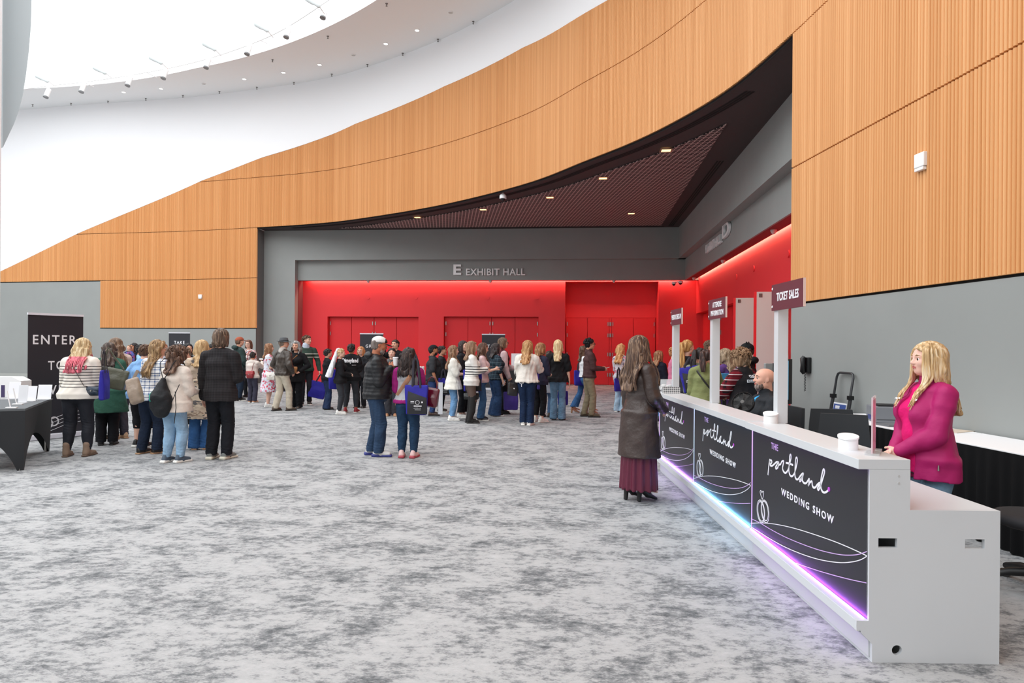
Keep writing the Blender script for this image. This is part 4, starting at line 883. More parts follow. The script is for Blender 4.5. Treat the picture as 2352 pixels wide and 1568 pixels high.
def surface_nets(D, lo, h):
    S = D < 0; nx, ny, nz = D.shape
    cnt = np.zeros((nx-1, ny-1, nz-1), np.int8)
    for c in _CO: cnt += S[c[0]:nx-1+c[0], c[1]:ny-1+c[1], c[2]:nz-1+c[2]]
    I = np.argwhere((cnt > 0) & (cnt < 8))
    if len(I) == 0: return np.zeros((0, 3)), np.zeros((0, 4), int)
    val = np.stack([D[I[:, 0] + c[0], I[:, 1] + c[1], I[:, 2] + c[2]] for c in _CO], 1)
    acc = np.zeros((len(I), 3)); num = np.zeros(len(I)); co = np.array(_CO, float)
    for a, b in _ED:
        va, vb = val[:, a], val[:, b]; m = (va < 0) != (vb < 0); t = np.where(m, va / np.where(m, va - vb, 1), 0)
        acc += np.where(m[:, None], co[a] + t[:, None] * (co[b] - co[a]), 0); num += m
    Vt = lo + h * (I + acc / num[:, None])
    idx = np.full(cnt.shape, -1, np.int32); idx[I[:, 0], I[:, 1], I[:, 2]] = np.arange(len(I)); Q = []
    for ax in range(3):
        a, b = (ax + 1) % 3, (ax + 2) % 3
        s0 = [slice(None)] * 3; s1 = [slice(None)] * 3; s0[ax] = slice(0, -1); s1[ax] = slice(1, None)
        A, B = S[tuple(s0)], S[tuple(s1)]; E_ = np.argwhere(A != B); E_ = E_[(E_[:, a] > 0) & (E_[:, b] > 0) & (E_[:, a] < D.shape[a] - 1) & (E_[:, b] < D.shape[b] - 1)]
        if len(E_) == 0: continue
        def g(da, db): q = E_.copy(); q[:, a] -= da; q[:, b] -= db; return idx[q[:, 0], q[:, 1], q[:, 2]]
        q = np.stack([g(1, 1), g(0, 1), g(0, 0), g(1, 0)], 1); flip = ~A[E_[:, 0], E_[:, 1], E_[:, 2]]; q[flip] = q[flip][:, ::-1]; Q.append(q)
    Q = np.concatenate(Q) if Q else np.zeros((0, 4), int); return Vt, Q[(Q >= 0).all(1)]
def biggest(V, Q, share=.04):
    """drop small loose crumbs of a sculpted mesh"""
    lab = np.arange(len(V)); e = np.concatenate([Q[:, [0, 1]], Q[:, [1, 2]], Q[:, [2, 3]]])
    for _ in range(60):
        m = np.minimum(lab[e[:, 0]], lab[e[:, 1]]); n = lab.copy(); np.minimum.at(n, e[:, 0], m); np.minimum.at(n, e[:, 1], m); n = n[n]; n = n[n]
        if (n == lab).all(): break
        lab = n
    c = np.bincount(lab, minlength=len(V)); keep = c[lab] >= share * len(V); idx = np.cumsum(keep) - 1; Q = Q[keep[Q].all(1)]; return V[keep], idx[Q]
def np_mesh(name, V, Q, mats, parent=None, midx=None, smooth=True):
    me = bpy.data.meshes.new(name); k = Q.shape[1] if len(Q) else 4
    me.vertices.add(len(V)); me.vertices.foreach_set('co', np.ascontiguousarray(V, f32).ravel())
    me.loops.add(len(Q) * k); me.loops.foreach_set('vertex_index', np.ascontiguousarray(Q, np.int32).ravel())
    me.polygons.add(len(Q)); me.polygons.foreach_set('loop_start', np.arange(0, len(Q) * k, k, dtype=np.int32))
    if not isinstance(mats, (list, tuple)): mats = [mats]
    for m in mats: me.materials.append(m)
    if midx is not None: me.polygons.foreach_set('material_index', np.asarray(midx, np.int32))
    me.polygons.foreach_set('use_smooth', np.full(len(Q), smooth)); me.update(calc_edges=True); me.validate()
    o = bpy.data.objects.new(name, me); COL.objects.link(o)
    if parent is not None: o.parent = parent
    return o
def strands(paths, r, n=5, taper=.35):
    """many tubes at once: paths (S, K, 3) -> verts, quads"""
    P = np.asarray(paths, float); S, K, _ = P.shape
    T = np.gradient(P, axis=1); T /= np.linalg.norm(T, axis=2, keepdims=True) + 1e-9
    c1 = P[:, K // 3] - P[:, 0]; c2 = P[:, -1] - P[:, K // 3]; ref = np.cross(c1, c2) + 1e-7 * np.array([1.0, .3, .2]); nrm = np.linalg.norm(ref, axis=1, keepdims=True)
    ref = np.where(nrm > 1e-6, ref / np.maximum(nrm, 1e-9), np.array([[.6, .8, 0]]))[:, None, :]
    A = ref - T * (T * ref).sum(2, keepdims=True); A /= np.linalg.norm(A, axis=2, keepdims=True) + 1e-9; B = np.cross(T, A)
    rr = (np.asarray(r).reshape(-1, 1) * np.concatenate([np.linspace(.75, 1, K // 2), np.linspace(1, taper, K - K // 2)])[None, :])[..., None]
    R = [P + A * (np.cos(w) * rr) + B * (np.sin(w) * rr) for w in np.linspace(0, 2 * math.pi, n, endpoint=False)]
    Vt = np.stack(R, 2).reshape(-1, 3); base = np.arange(S)[:, None, None] * K * n + np.arange(K - 1)[None, :, None] * n; j = np.arange(n)[None, None, :]; j2 = (j + 1) % n
    Q = np.stack([base + j, base + j2, base + n + j2, base + n + j], -1).reshape(-1, 4); return Vt, Q
def wobble(*terms):
    """a soft fold / curl field from sines; terms (amp, (fx, fy, fz), phase)"""
    def fn(X, Y, Z):
        o = 0
        for a, fr, ph in terms: o = o + f32(a) * np.sin(X * f32(fr[0]) + Y * f32(fr[1]) + Z * f32(fr[2]) + f32(ph))
        return o
    return fn
def folds(seed, a=.004, f=38): r = random.Random(seed); return wobble(*[(a * .5 * r.uniform(.4, 1), (f * r.uniform(-1, 1), f * r.uniform(-1, 1), f * r.uniform(-.7, .7)), r.uniform(0, 6)) for _ in range(4)] + [(a * .28, (f * 2.3 * r.uniform(-1, 1), f * 2.3 * r.uniform(-1, 1), f * 1.9 * r.uniform(-1, 1)), r.uniform(0, 6)) for _ in range(3)])

# ------------------------------------------------------------------ cloth, skin and hair materials
def cloth(rgb, rough=.85, var=.10, scale=9, bump=.35, bscale=26, key=None, **kw): return mat(key or 'cloth_%d_%d_%d_%g' % (*rgb, rough), rgb, rough, var=var, scale=scale, bump=bump, bscale=bscale, spec=.25, **kw)
def denim(rgb): return mat('denim_%d_%d_%d' % rgb, rgb, .85, var=.22, scale=7, bump=.5, bscale=30, spec=.2)
def leather(rgb): return mat('leather_%d_%d_%d' % rgb, rgb, .36, var=.15, scale=8, bump=.5, bscale=14, spec=.5)
def skin(rgb): return mat('skin_%d_%d_%d' % rgb, rgb, .55, var=.04, scale=20, spec=.35)
def hairm(rgb, rgb2=None):
    key = 'hair_%d_%d_%d_%s' % (*rgb, rgb2)
    if key in _mats: return _mats[key]
    m, N, L, b = node_mat(key); tc = N.new('ShaderNodeTexCoord'); mp = N.new('ShaderNodeMapping'); mp.inputs['Scale'].default_value = (55, 55, 4); L.new(tc.outputs['Object'], mp.inputs[0])
    n = N.new('ShaderNodeTexNoise'); n.inputs['Scale'].default_value = 1; n.inputs['Detail'].default_value = 3; L.new(mp.outputs[0], n.inputs['Vector'])
    c = lin(rgb); c2 = lin(rgb2) if rgb2 else tuple(min(1, v * 1.55) for v in c)
    r = ramp(N, [(.32, tuple(v * .55 for v in c)), (.5, c), (.68, c2)]); L.new(n.outputs['Fac'], r.inputs[0]); L.new(r.outputs[0], b.inputs['Base Color']); b.inputs['Roughness'].default_value = .5; b.inputs['Specular IOR Level'].default_value = .35
    bp = N.new('ShaderNodeBump'); bp.inputs['Strength'].default_value = .6; bp.inputs['Distance'].default_value = .01; L.new(n.outputs['Fac'], bp.inputs['Height']); L.new(bp.outputs[0], b.inputs['Normal'])
    return m
def _mathn(N, L, op, a, b=None):
    n = N.new('ShaderNodeMath'); n.operation = op
    for i, v in enumerate((a, b)):
        if v is None: continue
        if isinstance(v, (int, float)): n.inputs[i].default_value = v
        else: L.new(v, n.inputs[i])
    return n.outputs[0]
def _mixc(N, L, f, c1, c2):
    m = N.new('ShaderNodeMix'); m.data_type = 'RGBA'; L.new(f, m.inputs[0])
    for i, c in ((6, c1), (7, c2)):
        if isinstance(c, tuple): m.inputs[i].default_value = lin(c) + (1,)
        else: L.new(c, m.inputs[i])
    return m.outputs[2]
def stripes(key, base, line, period=.055, duty=.22, zlo=0, zhi=9, off=0.0, tilt=0.0):
    if key in _mats: return _mats[key]
    m, N, L, b = node_mat(key); tc = N.new('ShaderNodeTexCoord'); sx = N.new('ShaderNodeSeparateXYZ'); L.new(tc.outputs['Object'], sx.inputs[0])
    z = _mathn(N, L, 'ADD', sx.outputs[2], off)
    if tilt: z = _mathn(N, L, 'ADD', z, _mathn(N, L, 'MULTIPLY', sx.outputs[1], tilt))
    fr = _mathn(N, L, 'FRACT', _mathn(N, L, 'DIVIDE', z, period)); f = _mathn(N, L, 'LESS_THAN', fr, duty)
    f = _mathn(N, L, 'MULTIPLY', f, _mathn(N, L, 'MULTIPLY', _mathn(N, L, 'GREATER_THAN', sx.outputs[2], zlo), _mathn(N, L, 'LESS_THAN', sx.outputs[2], zhi)))
    L.new(_mixc(N, L, f, base, line), b.inputs['Base Color']); b.inputs['Roughness'].default_value = .9; b.inputs['Specular IOR Level'].default_value = .2; return m
def plaid(key, base, line, period=.06, duty=.22, line2=None):
    if key in _mats: return _mats[key]
    m, N, L, b = node_mat(key); tc = N.new('ShaderNodeTexCoord'); sx = N.new('ShaderNodeSeparateXYZ'); L.new(tc.outputs['Object'], sx.inputs[0])
    h = _mathn(N, L, 'ADD', sx.outputs[0], _mathn(N, L, 'MULTIPLY', sx.outputs[1], .8))
    fz = _mathn(N, L, 'LESS_THAN', _mathn(N, L, 'FRACT', _mathn(N, L, 'DIVIDE', sx.outputs[2], period)), duty); fx = _mathn(N, L, 'LESS_THAN', _mathn(N, L, 'FRACT', _mathn(N, L, 'DIVIDE', h, period)), duty)
    f = _mathn(N, L, 'MULTIPLY', _mathn(N, L, 'ADD', fz, fx), .5); c = _mixc(N, L, f, base, line)
    if line2:
        f2 = _mathn(N, L, 'LESS_THAN', _mathn(N, L, 'FRACT', _mathn(N, L, 'ADD', _mathn(N, L, 'DIVIDE', sx.outputs[2], period), .55)), duty * .4); c = _mixc(N, L, f2, c, line2)
    L.new(c, b.inputs['Base Color']); b.inputs['Roughness'].default_value = .9; b.inputs['Specular IOR Level'].default_value = .2; return m
def blotches(key, base, spots, scale=14, lo=.56, hi=.60, stretch=(1, 1, 1)):
    if key in _mats: return _mats[key]
    m, N, L, b = node_mat(key); tc = N.new('ShaderNodeTexCoord'); c = base
    for i, sp in enumerate(spots):
        mp = N.new('ShaderNodeMapping'); mp.inputs['Location'].default_value = (3.7 * i, 1.3 * i, 2.1 * i); mp.inputs['Scale'].default_value = stretch; L.new(tc.outputs['Object'], mp.inputs[0])
        n = N.new('ShaderNodeTexNoise'); n.inputs['Scale'].default_value = scale; n.inputs['Detail'].default_value = 2; L.new(mp.outputs[0], n.inputs['Vector'])
        r = ramp(N, [(lo, (0, 0, 0)), (hi, (1, 1, 1))]); L.new(n.outputs['Fac'], r.inputs[0]); c = _mixc(N, L, r.outputs[0], c, sp)
    L.new(c, b.inputs['Base Color']); b.inputs['Roughness'].default_value = .9; b.inputs['Specular IOR Level'].default_value = .2; return m

# ------------------------------------------------------------------ the figure
def ik(S, W, l1, l2, hint):
    d = W - S; L = np.linalg.norm(d); L = min(L, (l1 + l2) * .999); dn = unit(d); W = S + dn * L
    a = (l1 * l1 - l2 * l2 + L * L) / (2 * L); h_ = math.sqrt(max(0, l1 * l1 - a * a)); hv = np.asarray(hint, float); hv = hv - dn * (hv @ dn); return S + dn * a + unit(hv) * h_, W
ARMS = {  # wrist target relative to the shoulder in units of height (outward, forward, up), elbow hint (out, fwd, up), palm turn
    'down': ((.035, .03, -.315), (.6, -1, 0)), 'bag': ((.05, .05, -.30), (.8, -1, 0)), 'front': ((-.075, .145, -.19), (.7, -.8, -.5)),
    'phone': ((-.05, .175, -.135), (.4, -.7, -.8)), 'phone_low': ((-.045, .17, -.175), (.4, -.8, -.6)), 'clasp': ((-.085, .13, -.255), (1, -.6, 0)),
    'pocket': ((.015, .06, -.26), (1, -1, 0)), 'strap': ((-.03, .08, -.02), (.7, -.1, -1)), 'raise': ((-.02, .17, .04), (.8, 0, -1)), 'hip': ((-.01, .07, -.23), (1, -.8, 0)),
    'reach': ((-.01, .24, -.15), (.4, -.5, -1)), 'back': ((-.03, -.02, -.30), (1, -1, 0)), 'up_near': ((-.06, .13, -.06), (.6, .1, -1)), 'table': ((-.03, .22, -.20), (.7, -.3, -.8)), 'lap': ((-.02, .17, -.24), (.9, -.5, -.3)), 'cross': ((-.12, .11, -.15), (1, -.2, -.6))}
def person(px=None, py=None, top=None, pos=None, Y=None, h=None, head=0, label='', group=None, sex='f', w=1.0, belly=0.0, skin_c=(224, 172, 148), lean=0.0, arms=('down', 'down'), yaw=0.0, pitch=0.0, stance=(.05, 0.0), res=.012,
           topc=None, bottom=None, shoes=None, hair=None, extras=(), seated=False, foot_yaw=8, sole_lift=0.0, bust=None, lips=(190, 104, 98), eyes=True, beard=None, twist=0.0, roll=0.0):
    """px, py: ground point in the photograph (feet); top: head top there; head: heading, 0 away from the camera, + to the right"""
    if pos is None: pos = ground(px, py) if Y is None else (at_y(px, 800, Y)[0], Y, 0)
    if h is None:
        r = ray(px, top); h = CAMH + r[2] * pos[1]
        h -= .012 + sole_lift                      # hair and heel
        h = h + (1 - math.cos(lean)) * .45 * h
    hd = math.radians(head); P0 = pos; root = thing('person', label, 'person', (pos[0], pos[1], 0), -hd, group); s = h
    fem = sex == 'f'; P = {}
    # skeleton (x to the person's right, y forward, z up)
    hipz = .515 * s + sole_lift; pel = V3(0, 0, hipz)
    if seated: pel = V3(0, 0, seated)
    R = rotx(-lean) @ roty(roll); up = R @ V3(0, 0, 1); fw = R @ V3(0, 1, 0); rt = rotz(-twist) @ V3(1, 0, 0); rt = R @ rt; fw = np.cross(up, rt)
    waist = pel + up * .10 * s; chest = pel + up * .205 * s + fw * .005 * s; neck = pel + up * .308 * s - fw * .012 * s
    sw = (.098 if fem else .112) * s * (1 + (w - 1) * .35)
    sh = {sg: pel + up * .270 * s + rt * sg * sw - fw * .005 * s for sg in (-1, 1)}
    hh = .130 * s; Rh = R @ rotz(-math.radians(yaw) - twist * .5) @ rotx(-math.radians(pitch)) if not callable(yaw) else None
    if abs(lean) > .15: Rh = rotx(-lean * .6) @ rotz(-math.radians(yaw)) @ rotx(-math.radians(pitch))
    hc = neck + up * .045 * s + Rh @ V3(0, .16 * hh, .37 * hh)
    H = lambda x, y, z: hc + Rh @ (V3(x, y, z) * hh)
    er = lambda x, y, z: V3(x, y, z) * hh
    ww = w; cw = ((.082 if fem else .094) * s * ww, (.062 if fem else .068) * s * (ww + belly * .4)); wa_ = ((.070 if fem else .083) * s * ww * (1 + belly * .25), (.054 if fem else .060) * s * (ww + belly)); hw_ = ((.097 if fem else .092) * s * ww, (.070 if fem else .068) * s * (ww + belly * .4))
    bust = (.030 if fem else 0) * s if bust is None else bust * s
    hipw = .050 * s * (.6 + .4 * ww)
    legs = []
    for sg in (-1, 1):
        hip = pel + V3(sg * hipw, 0, -.015 * s)
        if seated: knee = hip + V3(sg * .03 * s, .24 * s, .0); ank = knee + V3(0, .0, -(knee[2] - .05 * s))
        else:
            ank = V3(sg * stance[0] * s, sg * stance[1] * s - .015 * s, .045 * s + sole_lift); dl = np.linalg.norm(ank - hip) * .5035; knee, _ = ik(hip, ank, dl, dl, (0, 1, 0))
        legs.append((sg, hip, knee, ank))
    arm = []
    for sg, pose in zip((-1, 1), arms):
        tgt, hint = ARMS[pose] if isinstance(pose, str) else pose
        S_ = sh[sg]; M3 = np.stack([rt * sg, fw, up], 1)
        if isinstance(pose, str) and pose in ('down', 'bag', 'pocket', 'back'): M3 = np.stack([unit(V3(rt[0], rt[1], 0)) * sg, unit(V3(fw[0], fw[1], 0)), V3(0, 0, 1)], 1)
        el, wr = ik(S_, S_ + M3 @ (V3(*tgt) * s), .172 * s, .146 * s, M3 @ V3(*hint)); arm.append((sg, S_, el, wr, pose))
    P.update(pel=pel, waist=waist, chest=chest, neck=neck, sh=sh, hc=hc, Rh=Rh, H=H, hh=hh, legs=legs, arm=arm, s=s, e=(topc or {}).get('e', 0.0), pos=np.array([pos[0], pos[1], 0.0]), hd=hd, up=up, fw=fw, rt=rt, root=root, R=R, cw=cw, wa=wa_, hw=hw_)
    def torso(S, e, k=.035, lower=True):
        S.add(ECone(waist, chest, (wa_[0] + e, wa_[1] + e), (cw[0] + e, cw[1] + e), rt), k); S.add(ECone(chest, chest + up * .065 * s, (cw[0] + e, cw[1] + e), (cw[0] * .86 + e, cw[1] * .62 + e), rt), k)
        if lower: S.add(ECone(waist, pel, (wa_[0] + e, wa_[1] + e), (hw_[0] + e + (.011 if e > 0 else 0), hw_[1] + e + (.011 if e > 0 else 0)), rt), k)
        for sg in (-1, 1): S.add(Cone(neck - up * .012 * s, sh[sg] - rt * sg * .012 * s, .029 * s + e * .6, .021 * s + e * .8), k)
        if bust > 0:
            for sg in (-1, 1): S.add(Ell(chest + rt * sg * cw[0] * .45 + fw * (cw[1] * .72) - up * .02 * s, V3(1, 1, 1) * (bust * 1.25 * (.6 + .4 * ww) + e)), k)
        if belly > .05: S.add(Ell(waist + fw * wa_[1] * .45 - up * .01 * s, V3(wa_[0] * .9 + e, wa_[1] * .95 + e, .11 * s)), .05)
    def limb(S, e, frm, to, sg, S_, el, wr, k=.008, cuff=1.0):
        if e > 0: S_ = S_ - up * e * .62 - rt * sg * e * .35
        L1, L2 = .172, .146; tot = L1 + L2; a0, a1 = frm * tot, to * tot; aw = .6 + .4 * ww
        r = lambda t: np.interp(t, [0, .05, .16, .2, .31], [.0275, .0295, .0250, .0240, .0165]) * s * (aw if t < .25 else 1) + e * (1 if t < .25 else cuff)
        pt = lambda t: S_ + (el - S_) * t / L1 if t <= L1 else el + (wr - el) * (t - L1) / L2
        ts = sorted({a0, a1} | {t for t in (.05, .11, L1, .22, .27) if a0 < t < a1})
        for t0, t1 in zip(ts, ts[1:]): S.add(Cone(pt(t0), pt(t1), r(t0), r(t1)), k)
    def hand(S, sg, el, wr, pose):
        d = unit(wr - el); grip = pose in ('phone', 'phone_low', 'raise', 'bag', 'strap', 'up_near', 'reach', 'front') or isinstance(pose, tuple)
        n = -rt * sg if pose in ('down', 'bag', 'pocket', 'back') else unit(np.cross(d, rt * sg)) * 1.0     # palm normal
        if pose in ('phone', 'phone_low', 'raise', 'reach', 'up_near', 'strap', 'table') or isinstance(pose, tuple): n = unit(-rt * sg * .8 + V3(0, 0, -.25))
        if pose in ('front', 'clasp', 'cross'): n = unit(-fw + V3(0, 0, -.2))
        n = unit(n - d * (n @ d)); a = np.cross(d, n)
        if pose in ('down', 'bag', 'pocket', 'back'): a = a if a @ fw > 0 else -a
        elif a[2] < 0: a = -a                                                  # thumb side points up or forward
        u = s / 1.75; k0 = wr + d * .078 * u
        S.add(ECone(wr - d * .012 * u, k0, (.024 * u, .0165 * u), (.038 * u, .0135 * u), a), .012)
        curl = .95 if grip else .35
        for i, (off, ln) in enumerate(((.029, .068), (.0095, .076), (-.0105, .071), (-.029, .056))):
            b = k0 + a * off * u; c1, c2, c3 = curl * .55, curl * 1.15, curl * 1.6; q = lambda c: d * math.cos(c) + n * math.sin(c)
            p1 = b + q(c1) * ln * .46 * u; p2 = p1 + q(c2) * ln * .32 * u; p3 = p2 + q(c3) * ln * .24 * u; rr = .0088 * u
            S.add(Cone(b - d * .01 * u, p1, rr * 1.08, rr), .005); S.add(Cone(p1, p2, rr, rr * .92), .003); S.add(Cone(p2, p3, rr * .92, rr * .78), .003)
        b = wr + d * .022 * u + a * .022 * u; t1 = b + unit(d * .7 + a * .72 + n * .25) * .040 * u; t2 = t1 + unit(d * .9 + a * .25 + n * .35) * .032 * u
        S.add(Cone(b, t1, .0125 * u, .0105 * u), .01); S.add(Cone(t1, t2, .0102 * u, .0085 * u), .004)
        return k0 + n * .012 * u
    # ---- body: one continuous skin mesh
    S = Sculpt(); torso(S, -.006 * s if topc else 0)
    nr = .228 if fem else .262
    S.add(Cone(neck - up * .01 * s, H(0, -.12, -.22), nr * hh * 1.1, nr * hh * .98), .03)
    S.add(Ell(H(0, -.06, .13), er(.365, .455, .37), Rh), .02); S.add(Ell(H(0, .10, -.10), er(.285, .30, .34), Rh), .03)
    S.add(Ell(H(0, .20, -.345), er(.17 if fem else .20, .16, .125), Rh), .03)
    for sg in (-1, 1):
        S.add(Ell(H(sg * .17, .24, -.09), er(.13, .13, .12), Rh), .02); S.add(Ell(H(sg * .13, .345, .10), er(.12, .06, .035), Rh), .012)
        S.add(Ell(H(sg * .355, -.03, -.02), er(.035, .085, .125), Rh @ rotz(sg * .35)), .006)
        S.add(Ell(H(sg * .18, .0, -.28), er(.14, .18, .14), Rh), .03)
    for sg in (-1, 1): S.sub(Ell(H(sg * .15, .43, .03), er(.085, .075, .05), Rh), .012)
    S.add(Cone(H(0, .375, .06), H(0, .465, -.09), .036 * hh, .052 * hh), .008)
    for sg in (-1, 1): S.add(Ell(H(sg * .05, .425, -.105), er(.042, .05, .035), Rh), .006)
    S.add(Ell(H(0, .385, -.205), er(.11, .05, .026), Rh), .006); S.add(Ell(H(0, .38, -.25), er(.095, .05, .03), Rh), .006)
    S.sub(Ell(H(0, .45, -.228), er(.10, .04, .008), Rh), .003)
    hp = {}
    for sg, S_, el, wr, pose in arm:
        limb(S, -.004 * s, .0, 1.0, sg, S_, el, wr); hp[sg] = hand(S, sg, el, wr, pose)
    lw = .55 + .45 * ww; cov = bottom is not None and bottom['kind'] == 'pants'; en_ = bottom.get('end', 1.0) if cov else 0
    for sg, hip, knee, ank in legs:
        k1 = .78 if cov else 1.0; k2 = .78 if en_ > .5 else 1.0
        S.add(Cone(hip, knee, .050 * s * lw * k1, .031 * s * lw * k1), .03); c = knee + (ank - knee) * .3 - (V3(0, .006 * s, 0) if not seated else 0); S.add(Cone(knee, c, .031 * s * lw * k2, .034 * s * lw * k2), .02); S.add(Cone(c, ank, .034 * s * lw * k2, .0205 * s), .02)
        fy = rotz(-math.radians(foot_yaw) * sg); toe = ank + fy @ V3(0, .095 * s, -.030 * s); S.add(Cone(ank, toe, .0205 * s if not shoes else .017 * s, .014 * s if not shoes else .009 * s), .012)
    Vt, Q = S.mesh(res)
    loc = (Vt - hc) @ Rh / hh; mi = None; mats = [skin(skin_c)]
    if eyes:
        fc = loc[Q].mean(1); lip = (((fc[:, 0] / .10)**2 + ((fc[:, 2] + .228) / .045)**2) < 1) & (fc[:, 1] > .30); mi = lip.astype(int); mats.append(mat('lips_%d_%d_%d' % lips, lips, .45))
    body = np_mesh('body', Vt, Q, mats, root, mi); P['hands'] = hp
    if eyes:
        for sg in (-1, 1):
            mb = MB(); M_ = Matrix([list(r_) for r_ in Rh]) ; prof = [(math.sin(a) * .062 * hh, math.cos(a) * .062 * hh) for a in np.linspace(.02, math.pi - .02, 25)]
            mb.lathe(prof, (0, 0, 0), 16, (M_ @ Matrix.Rotation(-math.pi / 2, 3, 'X'))); c = H(sg * .15, .325, .025)
            nq = 16; mb.m = [0] * len(mb.f)
            for i in range(len(mb.f)): mb.m[i] = 2 if i < 3 * nq else (1 if i < 6 * nq else 0)
            mb.m[-2] = 2
            o = mb.build('eye', [mat('eye_white', (236, 232, 228), .3), mat('iris', (92, 70, 52), .3), mat('pupil', (12, 10, 10), .2)], root, smooth=179); o.location = c
            br = [H(sg * x, y, z) for x, y, z in ((.06, .395, .125), (.14, .40, .155), (.24, .33, .13))]
            MB().tube(br, [.016 * hh, .022 * hh, .010 * hh], 6).build('eyebrow', hairm(tuple(max(20, v - 30) for v in (hair[1] if hair else (90, 70, 60)))), root, smooth=179)
    if topc: dress_top(P, topc, torso, limb, res, seated)
    if bottom: dress_legs(P, bottom, res, lw, hipw, seated)
    if shoes: dress_feet(P, shoes, foot_yaw, sole_lift, res)
    if hair: dress_hair(P, hair, res)
    if beard: dress_beard(P, beard, res)
    for fn in extras: fn(P)
    return P

def dress_top(P, t, torso, limb, res, seated):
    """t: dict(m material, sleeve 0..1, hem drop below the pelvis (in heights, + is lower), e looseness, flare, collar, open front, hood ...)"""
    t.setdefault('sleeve', 1.0)
    s, up, fw, rt, pel, neck = P['s'], P['up'], P['fw'], P['rt'], P['pel'], P['neck']; e = t.get('e', .012); hem = t.get('hem', .03); fl = t.get('flare', 0.0); name = t.get('name', 'top')
    S = Sculpt(); torso(S, e); hw_ = P['hw']; dn = V3(0, 0, -1)
    bot = pel + dn * hem * s
    if hem > 0: S.add(ECone(pel, bot, (hw_[0] + e + .011, hw_[1] + e + .011), (hw_[0] + e + .011 + fl * s, hw_[1] + e + .011 + fl * s * .8), V3(rt[0], rt[1], 0), .3), .03)
    if t.get('open'):                                                   # unzipped front
        o = t['open']; S.sub(ECone(neck + fw * .10 * s + up * .02 * s, bot + fw * .16 * s, (o[0] * s, .085 * s), (o[1] * s, .11 * s), rt, 1.0), .008)
    if t.get('sleeve', 1) > 0 and not t.get('sleeve_m'):
        for sg, S_, el, wr, pose in P['arm']: limb(S, e + t.get('se', -.002), 0, t['sleeve'], sg, S_, el, wr, cuff=t.get('cuff', .8))
    if t.get('collar'): S.add(Cone(neck - up * .005 * s, neck + up * t['collar'] * s + fw * .006 * s, .052 * s, .041 * s), .012); S.sub(Cone(neck + up * (t['collar'] + .004) * s, neck + up * (t['collar'] + .08) * s + fw * .01 * s, .036 * s, .05 * s), .004)
    else: S.sub(Cone(neck + up * .034 * s + fw * .018 * s, neck + up * .12 * s + fw * .02 * s, t.get('neck', .042) * s, .06 * s), .006)
    if t.get('vneck'): S.sub(Cone(neck + up * .03 * s + fw * .07 * s, neck - up * .06 * s + fw * .10 * s, .03 * s, .006 * s), .006)
    if t.get('hood'):
        S.add(Ell(neck - fw * .055 * s + up * .004 * s, V3(.072, .045, .038) * s, P['R']), .02); S.sub(Ell(neck - fw * .03 * s + up * .045 * s, V3(.042, .035, .03) * s, P['R']), .01)
    zc = bot[2]
    S.cut((0, 0, -1), -zc)
    nz = folds(sum(map(ord, name)) % 97 + int(s * 1000) % 57, t.get('fold', .0045), t.get('ffreq', 34))
    if t.get('puff'):
        base = nz; pf = t['puff']; nz = lambda X, Y, Z: base(X, Y, Z) + f32(.0045) * np.abs(np.sin(Z * f32(math.pi / pf) + X * f32(1.5)))
    V_, Q = S.mesh(res, nz); mats = t['m'] if isinstance(t['m'], list) else [t['m']]; mi = None
    if t.get('mi'): mi = t['mi'](V_[Q].mean(1), P)
    o = np_mesh(name, V_, Q, mats, P['root'], mi); P.setdefault('top', o)
    if t.get('sleeve_m'):
        for sg, S_, el, wr, pose in P['arm']:
            S2 = Sculpt(); limb(S2, e + .005, -.0, t['sleeve'], sg, S_, el, wr, cuff=t.get('cuff', .8)); V_, Q = S2.mesh(res, nz); np_mesh('sleeve', V_, Q, t['sleeve_m'], P['root'])
    for extra in t.get('under', ()): dress_top(P, extra, torso, limb, res, seated)

